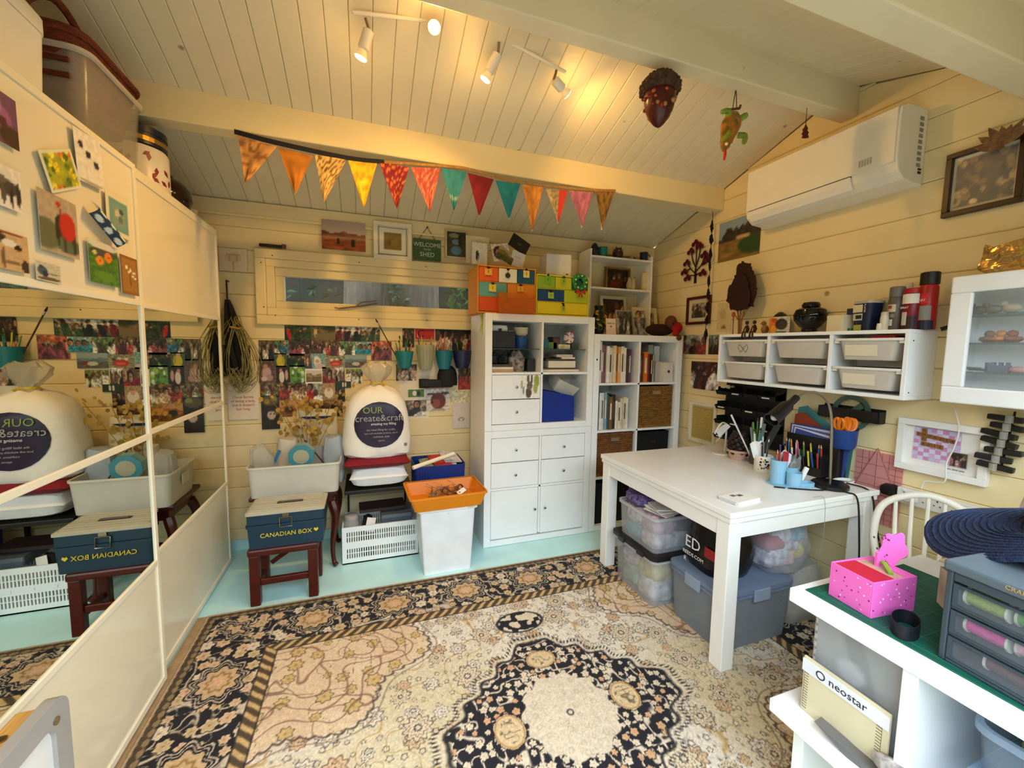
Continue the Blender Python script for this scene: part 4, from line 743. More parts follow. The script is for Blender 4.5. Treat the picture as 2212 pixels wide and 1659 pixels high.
# collage of photographs under the window
G = 'photographs in the collage under the window'
def cp_(cx0, cy0, cx1, cy1): return (540+cx0/4.424, 680+cy0/4.424, 540+cx1/4.424, 680+cy1/4.424)
collage = [((335, 100, 590, 240), 'family in a garden with one in a red dress', people(1, '#4a5a30', 5, ('#b02222', '#1f2a44', '#3a4a2a'), .8, '#3a4426')),
 ((590, 103, 815, 245), 'lone pale figure on a sandy bank', spots('#6b5c3a', [(.17, .5, .08, .35, '#c8b48c'), (.17, .8, .05, .1, '#a87a50'), (.6, .3, .5, .25, '#7a6842'), (.8, .8, .3, .2, '#3f4426')], None, 0, .6)),
 ((820, 115, 1056, 248), 'people in dark suits under a white sky', people(3, '#d8d4cc', 4, ('#14141a', '#1c1a20', '#6a1c22'), 1.2, '#8a8070')),
 ((1060, 120, 1237, 250), 'man in black close beside a woman in green', people(4, '#b8a890', 3, ('#14141a', '#2f4a30'), 1.5)),
 ((1460, 130, 1567, 300), 'man in dark clothes by a stair, beside the red card', people(5, '#5a4638', 2, ('#2a2420', '#4a3a30'), 1.5)),
 ((1775, 138, 1932, 330), 'two smiling women against black', people(6, '#1a1410', 2, ('#d8c0a4', '#c2b098'), 2.0)),
 ((1936, 140, 2105, 330), 'three women at a dark party, at the edge by the cabinet', people(7, '#2a211c', 3, ('#1a1a22', '#8a3a30', '#c8b8a0'), 1.5)),
 ((85, 250, 236, 432), 'men in white shirts and dark suits by the calendar', people(8, '#6b5a48', 3, ('#1a1a1e', '#cfc4b0'), 1.2)),
 ((236, 248, 372, 372), 'elderly woman and man in blue outdoors', people(9, '#5a7a4a', 2, ('#3a6a8a', '#c8d0c8'), 1.6)),
 ((374, 250, 592, 386), 'large wedding crowd in pink and black', people(10, '#4a3a34', 9, ('#8a4a52', '#2a2024', '#c8a49a'), .75)),
 ((592, 248, 722, 386), 'tall man embracing a group of friends', people(11, '#6b4a38', 4, ('#c8bcae', '#2a2626', '#5a3a2a'), 1.1)),
 ((724, 255, 852, 386), 'two women in summer dresses in front of trees', people(12, '#6a5a3a', 3, ('#4a2a34', '#a8484a', '#8a6a5a'), 1.2)),
 ((852, 258, 1006, 386), 'man in white shirt on a lawn', people(13, '#6a8a5c', 3, ('#e8e6de', '#4a4a3a'), 1.2)),
 ((1006, 262, 1160, 372), 'woman in a bright blue top by water', people(14, '#8ab0aa', 2, ('#2a86a8', '#3a8a9c'), 1.7)),
 ((1160, 260, 1350, 428), 'dancers in orange and mauve light', people(15, '#c86a44', 4, ('#c8785a', '#8a4a5a', '#4a2a3a'), 1.2, '#a8584a')),
 ((232, 372, 352, 492), 'child in a bright yellow coat', spots('#4a5a34', [(.5, .4, .35, .45, '#c8b422'), (.45, .85, .16, .14, '#c89a78'), (.7, .5, .1, .3, '#a89a1c')], None, 0, .5)),
 ((352, 376, 520, 492), 'woman in a green jacket among leaves', people(17, '#3f5a2a', 2, ('#5a8a2c', '#1f2a1c'), 1.5, '#33441f')),
 ((520, 380, 592, 510), 'white haired man looking down', people(18, '#5a5a4a', 1, ('#3a4a5a',), 3.0)),
 ((592, 376, 722, 510), 'old lady in a white sun hat', spots('#7aa0a0', [(.4, .45, .28, .35, '#d8ccc0'), (.35, .68, .2, .16, '#e6e0d4'), (.4, .5, .14, .12, '#c89880'), (.6, .15, .4, .2, '#c8b0a8')], None, 0, .4)),
 ((724, 396, 912, 498), 'red rowing boat full of people', spots('#8a8a68', [(.5, .35, .32, .28, '#b0301c'), (.3, .65, .08, .12, '#e0d0b8'), (.55, .7, .08, .12, '#d8c4b0'), (.75, .62, .08, .12, '#3a4a5a'), (.5, .3, .2, .12, '#d8603a')], None, 0, .6)),
 ((912, 388, 1112, 500), 'grey sea with a small boat party', land(22, '#93a6a6', '#6a7c82', '#5d5a50', .7, .1, [(.5, .3, .2, .15, '#c8c0b0'), (.75, .35, .1, .15, '#7a2a22')])),
 ((85, 434, 247, 648), 'child in a pale pink dress on a step', spots('#5d4a44', [(.45, .45, .3, .25, '#c8a0a0'), (.4, .72, .14, .1, '#c08a68'), (.6, .25, .25, .14, '#b08a80'), (.3, .2, .2, .1, '#d8c0b4')], None, 0, .6)),
 ((250, 494, 382, 656), 'bride with pale arms in a dark room', spots('#2a201c', [(.4, .4, .2, .35, '#d8ccc0'), (.35, .75, .12, .1, '#b8886a'), (.75, .5, .12, .3, '#c0988a')], None, 0, .5)),
 ((384, 490, 530, 656), 'white blossoms on bright green leaves', blobs(25, '#5a8a34', ['#8ab04a', '#d8dcc8', '#3a5a24'], 14, (.06, .16))),
 ((530, 520, 692, 652), 'white bordered picture of a brown hillside', bordered(land(26, '#c8c2ae', '#8a7448', '#6a5a38', .65, .2), '#ece6d6', .06, .1)),
 ((692, 505, 815, 668), 'woman in deep red close up', people(27, '#8a5a4a', 1, ('#8a1f22',), 3.2)),
 ((817, 508, 905, 665), 'groom in black on white, above the green card', people(28, '#d8d2c2', 1, ('#14141a',), 2.2)),
 ((815, 640, 962, 695), 'dark green card with two white figures', spots('#2c3a24', [(.5, .5, .06, .4, '#d8d4c4'), (.66, .5, .06, .4, '#d8d4c4')])),
 ((920, 525, 1075, 650), 'girls in white dresses among ferns', people(30, '#6a7a4a', 4, ('#d8d8cc', '#c4ccc0'), 1.1)),
 ((1400, 480, 1590, 622), 'dark haired couple under green trees, beside the tied bag top', people(31, '#4a5a34', 3, ('#2a2a30', '#c8a48a'), 1.5)),
 ((1992, 520, 2102, 708), 'red sofa party picture below the navy pot', people(32, '#8a7060', 3, ('#a8342c', '#b04a40'), 1.5)),
 ((100, 656, 282, 782), 'family laughing at a table, under the pink dress child', people(33, '#6a5a3c', 4, ('#c8c0b0', '#5a6a3a', '#8a2a2a'), 1.3)),
 ((282, 658, 502, 806), 'four faces pressed close together', people(34, '#8a6a4a', 4, ('#8a3a30', '#c8b090'), 2.2)),
 ((502, 664, 692, 822), 'couple in red and white by a window', people(35, '#a8a8a0', 2, ('#b0342a', '#d0d0c8'), 1.8)),
 ((694, 660, 812, 800), 'baby wrapped in a pale blanket', spots('#a88a5c', [(.5, .4, .4, .35, '#e0d4c0'), (.5, .62, .16, .14, '#d09a78')], None, 0, .4)),
 ((800, 700, 908, 824), 'three dark haired friends in black', people(37, '#4a3a30', 3, ('#1a1618', '#2a2226'), 1.6)),
 ((1506, 708, 1668, 792), 'white bordered snapshot of two dogs on grass', bordered(spots('#5a7a3a', [(.4, .5, .14, .35, '#e0dcd0'), (.65, .45, .12, .35, '#2a2622')], None, 0, .5), '#ece4d2', .06, .1)),
 ((1692, 712, 1902, 908), 'painting of a red brown highland cow', spots('#d8d0c4', [(.5, .45, .35, .38, '#6a2c22'), (.4, .35, .2, .2, '#8a4a38'), (.2, .75, .2, .06, '#4a3a30'), (.8, .78, .22, .06, '#4a3a30'), (.25, .4, .06, .06, '#2a1a16'), (.5, .06, .4, .05, '#a8988a')], None, 0, .35)),
 ((1926, 724, 2102, 852), 'cream card with yellow and black dots', blobs(41, '#e0d8b8', ['#c8b43c', '#2a2a22', '#e8e0c8'], 22, (.02, .05))),
 ((1464, 826, 1680, 956), 'bearded man and woman looking at the camera', people(42, '#8a8074', 2, ('#2a2a2e', '#c8c0b4'), 2.3)),
 ((1940, 856, 2096, 1068), 'white card with a small grey drawing', spots('#ddd2c8', [(.5, .35, .2, .08, '#8a8478'), (.5, .35, .12, .04, '#ddd2c8'), (.5, .8, .3, .01, '#a89a90')], None, 0, .05)),
 ((108, 786, 284, 1076), 'dark portrait of a painted white face', spots('#241812', [(.55, .42, .26, .13, '#c8b0a0'), (.5, .45, .05, .03, '#1a1010'), (.68, .45, .05, .03, '#1a1010'), (.58, .34, .08, .02, '#8a1f1f'), (.5, .85, .5, .16, '#5d5238'), (.7, .9, .2, .08, '#7a8a4a')], None, 0, .4)),
 ((286, 812, 570, 960), 'orange market stall in strong sunlight', land(44, '#c8925a', '#a8682c', '#7a4a22', .6, .2, [(.3, .4, .15, .2, '#3a2a1c'), (.7, .5, .2, .2, '#d89a4a')])),
 ((570, 826, 880, 962), 'brown autumn street with walkers', people(45, '#8a6a38', 5, ('#4a3420', '#6a5030', '#2a2018'), .8, '#5a4022'))]
for k, (c, lab, f) in enumerate(collage):
    gx, gy = (c[2]-c[0])*.025, (c[3]-c[1])*.045; c = (c[0]-gx, c[1]-gy, c[2]+gx, c[3]+gy)
    photo('back', cp_(*c), lab+', in the collage', f, group=G, d=.0022+.0011*(k % 7), nx=32, ny=22)
solo('paper_sheet', 'plain white paper backing sheet under the dog snapshot', 'paper', box(-.11, .11, 0, .0006, -.155, .155), M('paper_white', '#eee4cc', .8), tuple(map(float, at(895, 862, 'y', B-.0012))))
solo('paper_sheet', 'blank white paper pinned behind the black cap', 'paper', box(-.16, .16, 0, .0006, -.12, .10), M('paper_white', '#eee4cc'), tuple(map(float, at(950, 805, 'y', B-.0012))))
rc = photo('back', cp_(1572, 126, 1766, 240), 'bright red card with a dark letter C between party photographs', bordered(plain('#b8241c'), '#e0c8a8', .03), 'card', 'red_card', d=.011)
word('C', .075, M('card_letter_black', '#1c1210', .7), rc, (-.03, -.0008, 0))
cpn = T('baseball_cap', 'black cap hanging on the wall below the wall pots', 'cap', tuple(map(float, at(966, 832, 'y', B-.06))))
part('crown', loft([[(.078*s*math.cos(a), .05*math.sin(a)*s, z) for a in [2*PI*j/20 for j in range(20)]] for s, z in ((1, 0), (1, .05), (.95, .09), (.8, .125), (.5, .148), (.1, .155))]), uc, cpn, smooth=True)
part('peak', X(cbox(.25, .05, .062), (-.085, -.01, -.015)), M('cap_black', '#100e10', .6), cpn, bev=.012); word('N', .04, M('cap_letter', '#3a3638', .7), cpn, (-.17, -.036, .015))
# wall pots with brushes and pens
def pens(parent, n, r, h0, h1, seed, lean=.35, cols=('#b03a2a', '#2a5a9c', '#d8c83a', '#2a2a2e', '#c8a878', '#5a8a3a', '#c85a8a', '#e0dcd0'), zb=0, rad=.0035, name='pencil', ferr=False):
    q = random.Random(seed)
    for k in range(n):
        a, s = q.uniform(0, 2*PI), q.uniform(0, r); h = q.uniform(h0, h1); c = q.choice(cols)
        b = (s*.3*math.cos(a), s*.3*math.sin(a), zb); e = (s*math.cos(a)*(1+lean), s*math.sin(a)*(1+lean), zb+h)
        tq = T(name, 'tmp', 'pencil') if False else None
        yield b, e, c, rad*q.uniform(.8, 1.3)
def stick(b, e, r, col, name, label, cat, group, base, tip=None):
    """one pencil, pen or brush standing in a holder"""
    b, e = Vector(b), Vector(e); d = e-b; t = T(name, label, cat, tuple(Vector(base)+b), rot=d.to_track_quat('Z', 'Y').to_euler(), group=group); L = d.length
    part('shaft', cyl(r, L*.86, 0, 8), M('stick_'+col[1:], col, .4), t)
    if tip == 'brush': part('ferrule', cyl(r*1.15, L*.06, L*.86, 8), chrome, t); part('bristles', lathe([(r*1.1, L*.92), (r*1.6, L*.95), (r*.3, L)], 8), M('bristle_'+('a' if L > .2 else 'b'), '#3a2a1c', .8), t)
    elif tip == 'pencil': part('point', lathe([(r, L*.86), (r*.35, L*.95), (r*.1, L*.96)], 8), M('pencil_wood', '#d0a878', .7), t)
    else: part('cap', lathe([(r*1.15, L*.86), (r*1.15, L*.98), (r*.6, L)], 8), M('cap_'+col[1:], col, .3), t)
    return t
COLN = {'#b03a2a': 'red', '#2a5a9c': 'blue', '#d8c83a': 'yellow', '#2a2a2e': 'black', '#c8a878': 'tan', '#5a8a3a': 'green', '#c85a8a': 'pink', '#e0dcd0': 'white', '#d8782a': 'orange', '#7a7a80': 'grey', '#3a2a1c': 'dark brown', '#1f8a94': 'teal', '#6a4a8a': 'purple'}
TIPN = {'brush': 'paintbrush', 'pencil': 'pencil', 'pen': 'pen'}
USED = set()
def fill(base, n, r, h0, h1, seed, where, group, zb=.01, tips=('brush', 'pencil', 'pen'), cols=None, rad=.0035, lean=.5, cx=0, cy=0):
    q = random.Random(seed)
    for k in range(n):
        a = 2*PI*k/n+q.uniform(-.4, .4); s = r*q.uniform(.55, 1); h = q.uniform(h0, h1); c = q.choice(cols or list(COLN)); tp_ = q.choice(tips)
        while (where, c, tp_) in USED and len([1 for x in USED if x[0] == where]) < len(tips)*len(cols or COLN): c = q.choice(cols or list(COLN)); tp_ = q.choice(tips)
        USED.add((where, c, tp_))
        stick((cx+s*.35*math.cos(a), cy+s*.35*math.sin(a), zb), (cx+s*(1+lean)*math.cos(a), cy+s*(.4+lean*.4)*math.sin(a), zb+h), rad*q.uniform(.8, 1.25), c, TIPN[tp_], COLN[c]+' '+TIPN[tp_]+' standing in '+where, TIPN[tp_], group, base, tp_)
for k, (px0, px1, pz0, pz1, col, lab, wh, al) in enumerate(((853, 894, 758, 795, '#1d7c86', 'teal wall pot crammed with brushes nearest the tied bag', 'the teal wall pot nearest the tied bag', 1), (899, 939, 745, 797, '#c8c8ac', 'clear ribbed wall pot of pencils', 'the clear ribbed wall pot', .55), (940, 978, 757, 797, '#176f80', 'dark teal wall pot between the clear and navy ones', 'the dark teal wall pot', 1), (977, 1018, 757, 795, '#141c48', 'navy wall pot beside the white cabinet', 'the navy wall pot', 1))):
    a = at((px0+px1)/2, pz1, 'y', B-.065); w = at(px1, pz0, 'y', B-.065)[0]-at(px0, pz0, 'y', B-.065)[0]; h = at(px0, pz0, 'y', B-.065)[2]-a[2]; r = w/2
    t = T('wall_pot', lab, 'pot', (float(a[0]), B-r-.004, float(a[2])), group='pots fixed to the wall')
    part('cup', lathe([(r*.62, 0), (r*.8, h*.35), (r*.95, h*.8), (r, h), (r*.94, h), (r*.88, h*.75), (r*.55, .006)], 24), M('pot_'+col[1:], col, .3, alpha=al), t, smooth=True)
    if k == 1: part('ribs', J(*[tube([(r*.63*math.cos(b), r*.63*math.sin(b), 0), (r*.96*math.cos(b), r*.96*math.sin(b), h*.8)], .003, 5) for b in [2*PI*j/16 for j in range(16)]]), M('rib_clear', '#b8b89c', .3, alpha=.6), t)
    part('wall_clip', box(-.015, .015, r*.9, r+.003, h*.5, h*.8), chrome, t)
    fill(t.location, (9, 8, 6, 7)[k], r*.8, h*1.0, h*(1.9, 1.5, 1.7, 1.5)[k], 50+k, wh, 'pens and brushes in the wall pots', tips=(('brush', 'brush', 'pencil'), ('pencil',), ('pen', 'pencil'), ('pen',))[k], lean=.25)
p = at(866, 760, 'y', B-.06); stick((0, 0, -.1), tuple(at(811, 688, 'y', B-.10)-p), .004, '#3a2a1c', 'paintbrush', 'very long thin dark paintbrush leaning out of the teal wall pot', 'paintbrush', None, p, 'brush')
# ================================================================ stool, toolbox, boxes and bag along the back wall
redw = M('dark_red_wood', '#4a160c', .35, var=.35, scale=10, stretch=(1, 1, 6))
st = T('wooden_stool', 'low dark red wooden stool carrying the blue toolbox', 'stool', (-.6, 2.45, 0))
for x in (0, .285):
    for y in (0, .215): part('leg', box(x, x+.05, y, y+.045, .001, .285), redw, st, bev=.006)
part('seat', box(-.006, .341, -.006, .266, .28, .32), redw, st, bev=.01)
part('stretcher', box(.05, .285, .012, .035, .11, .145), redw, st, bev=.003)
for x in (.012, .298): part('stretcher', box(x, x+.022, .045, .215, .07, .1), redw, st, bev=.003)
part('brace', X(box(-.13, .13, -.008, .008, -.012, .012), (.17, .235, .2), (0, -.6, 0)), redw, st)
tealp = M('petrol_blue_plastic', '#16384a', .4, var=.08); greyp = M('pale_grey_plastic', '#b8b29c', .45, var=.05)
tb = T('toolbox', 'petrol blue toolbox with grey lid on the red stool', 'toolbox', (-.415, 2.56, .3215))
part('base', rloft([(.36, .215, .012, 0), (.375, .225, .014, .125)]), tealp, tb); part('lower_rim', rloft([(.386, .236, .014, .118), (.386, .236, .014, .132)]), tealp, tb)
part('lid_body', rloft([(.375, .225, .012, .134), (.375, .225, .012, .185), (.372, .222, .012, .19)]), tealp, tb)
part('lid_top', rloft([(.385, .235, .012, .187), (.385, .235, .012, .2), (.36, .21, .012, .206)]), greyp, tb)
part('ridges', J(*[box(-.17, .17, -.095+.032*k, -.083+.032*k, .2055, .21) for k in range(7) if k not in (3,)]), greyp, tb, bev=.001)
part('handle_well', box(-.06, .07, -.02, .02, .206, .2085), M('dark_well', '#3a362c', .5), tb); part('handle', J(box(-.055, .065, -.008, .008, .207, .216)), M('handle_brown', '#5d4a34', .4), tb, bev=.003)
ltc = part('latch', J(tube([(-.028, -.119, .165), (-.028, -.124, .115), (.03, -.124, .115), (.03, -.119, .165), (-.028, -.119, .165)], .004, 6), box(-.016, .016, -.122, -.112, .17, .188)), chrome, tb, smooth=True)
word('CANADIAN BOX', .033, M('toolbox_yellow', '#d8c02a', .5), tb, (.0, -.1145, .072), rot=(PI/2-.05, 0, 0), ext=.0015)
part('maple_leaf_mark', X(prism([(0, -.012), (.012, .0), (.008, .01), (0, .005), (-.008, .01), (-.012, 0)], -.0015, .0005), (.147, -.1145, .077)), M('toolbox_yellow', '#d8c02a'), tb)
# side table with curved legs, behind
sd = T('side_table', 'dark wooden side table with cabriole legs under the frosted box', 'table', (-.41, 2.93, 0))
part('tabletop', box(-.245, .235, -.2, .2, .485, .51), redw, sd, bev=.006); part('apron', box(-.21, .21, -.17, .17, .42, .485), redw, sd, bev=.004)
for sx in (-1, 1):
    for sy in (-1, 1):
        part('leg', tube(spline([(sx*.2, sy*.155, .43), (sx*.222, sy*.175, .33), (sx*.2, sy*.155, .15), (sx*.205, sy*.16, .04), (sx*.222, sy*.178, .013)], 5), [.028, .029, .029, .028, .026, .024, .023, .021, .019, .017, .015, .014, .013, .013, .013, .013, .014, .015, .016, .017, .013], 8), redw, sd, smooth=True)
fx = T('frosted_storage_box', 'wide frosted plastic box of craft oddments on the side table', 'box', (-.405, 2.885, .511))
part('tub', tub(.50, .36, .185, .03, .004, .95), frost, fx, smooth=True); part('rim', rloft([(.504, .364, .032, .172), (.512, .372, .034, .176), (.512, .372, .034, .187), (.496, .356, .028, .187)], cap0=False, cap1=False), M('frosted_rim', '#e4dfcc', .35, alpha=.75), fx, smooth=True)
part('grip', box(-.262, -.256, -.05, .05, .09, .15), M('frosted_rim', '#e4dfcc'), fx)
def bag(w, d, h, seed, n=20, m=10, top=.6, wob=.07, neck=None):
    """soft bag or parcel: superellipse rings with creases"""
    q = random.Random(seed); ph = [q.uniform(0, 6.3) for _ in range(6)]; rr = []
    for k in range(m+1):
        t = k/m; s = min(1, .88+.7*t)*(1-(1-top)*max(0, (t-.55)/.45)**1.6); ring_ = []
        for j in range(n):
            a = 2*PI*j/n; ca, sa = math.cos(a), math.sin(a); e = .55
            r = 1+wob*(math.sin(5*a+ph[0]+t*4)*.5+math.sin(9*a+ph[1]-t*6)*.35+math.sin(3*a+ph[2]+t*9)*.4)
            ring_.append((w/2*s*r*abs(ca)**e*(1 if ca > 0 else -1), d/2*s*r*abs(sa)**e*(1 if sa > 0 else -1), h*t+.01*wob*10*math.sin(4*a+ph[3])*t))
        rr.append(ring_)
    return loft(rr)
def pillow(w, d, h, n=14, puff=.5):
    v, f = [], []
    for s in (1, -1):
        for j in range(n+1):
            for i in range(n+1):
                a, b = 2*i/n-1, 2*j/n-1; e = ((1-a**4)*(1-b**4))**puff; pin = 1-.08*(a*a*(1-b*b)*0+b*b*.0)
                v.append((w/2*a*(1-.06*(1-b*b)*(abs(a) > .9)), d/2*b, s*h/2*e+.0))
    N = (n+1)**2
    for s in (0, 1):
        for j in range(n):
            for i in range(n):
                q = (s*N+j*(n+1)+i, s*N+j*(n+1)+i+1, s*N+(j+1)*(n+1)+i+1, s*N+(j+1)*(n+1)+i); f.append(q if s == 0 else q[::-1])
    return v, f
# inside the frosted box
solo('craft_bag', 'crumpled clear bag with a blue peg in the frosted box', 'bag', bag(.13, .1, .3, 4), M('clear_film', '#d8d4c8', .2, alpha=.35), (-.55, 2.86, .518), rot=(.2, -.25, .2))
solo('blue_peg', 'blue plastic clip standing in the frosted box', 'clip', X(cbox(.018, .012, .1), rot=(0, .4, 0)), M('clip_blue', '#1f6a94', .4), (-.535, 2.80, .68), bev=.002)
oc = T('octagon_box', 'octagonal pale blue glass box in the frosted box', 'box', (-.375, 2.80, .735), rot=(.1, 0, 0))
o8 = [(.075*math.cos(PI/8+k*PI/4), .075*math.sin(PI/8+k*PI/4)) for k in range(8)]
part('body', prism(o8, -.03, .03), M('blue_glass', '#9cc4cc', .1, alpha=.7), oc); part('rim', prism([(x*1.03, z*1.03) for x, z in o8], -.034, -.028), M('blue_rim', '#4a98a8', .3, alpha=.8), oc); part('label_disc', prism([(.045*math.cos(k*PI/8), .045*math.sin(k*PI/8)) for k in range(16)], -.0355, -.034), M('label_tan', '#a8a488', .6), oc)
solo('grey_card', 'grey card sign behind the octagonal box', 'card', box(-.09, .09, -.003, .003, 0, .16), M('grey_card', '#8a8c86', .7), (-.31, 2.90, .60), rot=(-.15, 0, .05))
for k, (x, c, lab) in enumerate(((-.2, '#aeb8be', 'rolled pale grey plastic bag in the frosted box'), (-.47, '#d8d0bc', 'folded cream paper bag in the frosted box'))):
    solo('plastic_bag', lab, 'bag', bag(.13, .1, .3, 20+k, top=.8), M('film_'+c[1:], c, .4, alpha=.8), (x, 2.92, .518), smooth=True)
sh = T('shopping_bag', 'cream carrier bag with a dark blue handle slot behind the frosted box', 'bag', (-.31, 3.06, .6985)); part('body', bag(.26, .06, .28, 7, wob=.02, top=.95), M('paper_cream', '#dccda6', .7), sh); part('handle_slot', prism([(-.1, .238), (.1, .238), (.06, .222), (-.06, .222)], -.036, -.03), M('navy_slot', '#141a3a', .6), sh)
# dried honesty seed heads
hn = T('honesty_stems', 'tall dried honesty stems with papery round seed heads', 'dried flowers', (-.36, 2.97, .53))
q = random.Random(11); sm = []; hm = M('honesty_disc', '#b8923c', .5, var=.35, scale=15, alpha=.8); stm = M('honesty_stem', '#8a6a30', .7)
for k in range(9):
    tx = (-.22+.055*k)+q.uniform(-.03, .03); ty = q.uniform(-.05, .08); th = q.uniform(.42, .58); P0 = spline([(q.uniform(-.02, .02), 0, 0), (tx*.35, ty*.3, th*.5), (tx, ty, th)], 5)
    part('stem', tube(P0, .0018, 5), stm, hn)
    for j in range(14):
        b = P0[q.randrange(5, len(P0))]; s = q.uniform(.009, .017)
        sm.append(X(prism([(s*math.cos(a), s*1.15*math.sin(a)) for a in [2*PI*i/8 for i in range(8)]], -.0006, .0006), (b[0]+q.uniform(-.07, .07), b[1]+q.uniform(-.05, .04), b[2]+q.uniform(-.06, .08)), (q.uniform(-.5, .5), q.uniform(-.5, .5), q.uniform(-.8, .8))))
sm_o = part('seed_heads', J(*sm), hm, hn); sm_o['kind'] = 'stuff'
stick((0, 0, 0), (-.14, -.03, .22), .004, '#3a2a1c', 'bamboo_stick', 'dark thin stick leaning out of the frosted box', 'stick', None, (-.22, 2.86, .60), 'pen')
# crate
crw = M('crate_white_plastic', '#eef0ee', .4, var=.02)
cr = T('folding_crate', 'white slotted folding crate on the blue floor', 'crate', (.086, 2.90, .001))
CW, CD, CH = .48, .27, .245
def slat_wall(w, h, t):
    """wall with two bands of slots: real bars and rails"""
    ms = [box(-w/2, w/2, 0, t, a, b) for a, b in ((0, .035), (.067, .071), (.1, .145), (.177, .181), (.212, h))]; n = int(w/.0145)
    for band in ((.035, .067), (.071, .1), (.145, .177), (.181, .212)):
        ms += [box(-w/2+.02+k*.0145, -w/2+.0275+k*.0145, 0, t, *band) for k in range(int((w-.04)/.0145)+1)]
        ms += [box(-w/2, -w/2+.02, 0, t, *band), box(w/2-.02, w/2, 0, t, *band)]
    return J(*ms)
for y, r in ((-CD/2, 0), (CD/2, PI)): part('slotted_wall', slat_wall(CW, CH, .008), crw, cr, loc=(0, y, 0), rot=(0, 0, r))
for x, r in ((-CW/2, -PI/2), (CW/2, PI/2)): part('slotted_wall', slat_wall(CD-.016, CH, .008), crw, cr, loc=(x, 0, 0), rot=(0, 0, r))
part('base', box(-CW/2, CW/2, -CD/2, CD/2, 0, .008), crw, cr); part('hinge', J(*[box(-.235+k*.092, -.225+k*.092, -CD/2-.004, -CD/2, .118, .13) for k in range(6)]), crw, cr)
# contents of the crate
solo('grey_case', 'slate grey plastic case lying in the slotted crate', 'case', rloft([(.2, .2, .012, 0), (.21, .21, .012, .03), (.2, .2, .01, .05)]), M('slate_plastic', '#55626c', .4), (.19, 2.90, .238))
jr = T('glass_jar', 'clear jar with dark contents at the end of the slotted crate', 'jar', (-.1, 2.86, .01)); part('body', lathe([(.045, 0), (.05, .02), (.05, .23), (.04, .26)], 20), M('jar_clear', '#d8d4cc', .1, alpha=.4), jr, smooth=True); part('lid', lathe([(.043, .26), (.043, .285), (.03, .288)], 20), M('jar_lid_grey', '#b0a8a0', .4), jr, smooth=True)
solo('black_pouch', 'small black fabric pouch in the slotted crate', 'pouch', bag(.09, .09, .26, 6), M('pouch_black', '#171518', .8), (.005, 2.86, .01), smooth=True)
solo('white_card', 'white card tag stuck upright in the slotted crate', 'card', box(-.03, .03, -.001, .001, 0, .09), M('paper_bright', '#eeeae0', .7), (.01, 2.792, .19), rot=(-.2, .3, .3))
solo('dark_folder', 'dark brown folder lying across the crate contents', 'folder', cbox(.3, .16, .02), M('folder_brown', '#3a2a24', .6), (.1, 2.93, .30), rz=.04)
# black stand with cushions and the tied bag
bs_ = T('black_stand', 'black metal stand carrying the cushions above the crate', 'stand', (.08, 2.98, 0))
bkm = M('stand_black', '#15120f', .45)
part('top_shelf', box(-.215, .205, -.2, .2, .455, .48), bkm, bs_, bev=.004)
for x in (-.212, .19):
    for y in (-.04, .18): part('post', box(x, x+.012, y, y+.012, .0, .455) if y > 0 else box(x, x+.012, y+.2, y+.21, 0, .455), bkm, bs_)
solo('white_cushion', 'plump white cushion at the bottom of the pile', 'cushion', pillow(.37, .34, .15, puff=.4), M('cushion_white', '#f0ece6', .85, bump=.1), (.08, 2.94, .556), smooth=True)
solo('red_cushion', 'flat dark red cushion between the white one and the tied bag', 'cushion', pillow(.42, .38, .075, puff=.4), M('cushion_red', '#7d0f22', .8, var=.15), (.07, 2.93, .655), smooth=True)
bg_ = T('filling_bag', 'big clear bag of white toy filling with a round purple label', 'bag', (.075, 2.92, .675))
def fillbag(k0=0, k1=11):
    rr = []
    for k, (w, d, z) in enumerate(((.34, .24, 0), (.43, .30, .03), (.44, .31, .1), (.425, .3, .2), (.40, .29, .29), (.37, .27, .36), (.30, .23, .42), (.2, .17, .455), (.1, .09, .475), (.06, .06, .495), (.1, .07, .52), (.17, .1, .56), (.19, .1, .6), (.12, .06, .63))):
        if not k0 <= k <= k1: continue
        ring_ = []
        for j in range(36):
            a = 2*PI*j/36; ca, sa = math.cos(a), math.sin(a); e = .62 if k < 7 else .9; wv = (.012 if k < 7 else .11)*math.sin(7*a+k*1.3)+(.01 if k < 7 else .07)*math.sin(13*a-k*2)
            ring_.append((w/2*(1+wv)*abs(ca)**e*(1 if ca > 0 else -1), d/2*(1+wv)*abs(sa)**e*(1 if sa > 0 else -1), z+.006*math.sin(5*a+k)))
        rr.append(ring_)
    return rr
part('filling', loft(fillbag(0, 8)), M('toy_filling', '#efeadf', .6, var=.04, bump=.25, bscale=18), bg_, smooth=True)
part('tied_top', loft(fillbag(8, 13), False, False), M('clear_bag_film', '#d6cdb8', .12, alpha=.42), bg_, smooth=True)
part('tie', tube([(.035*math.cos(a), .032*math.sin(a), .49) for a in [2*PI*j/12 for j in range(13)]]+[(.05, -.03, .48)], .007, 6), M('tie_yellow', '#d8b81a', .4), bg_)
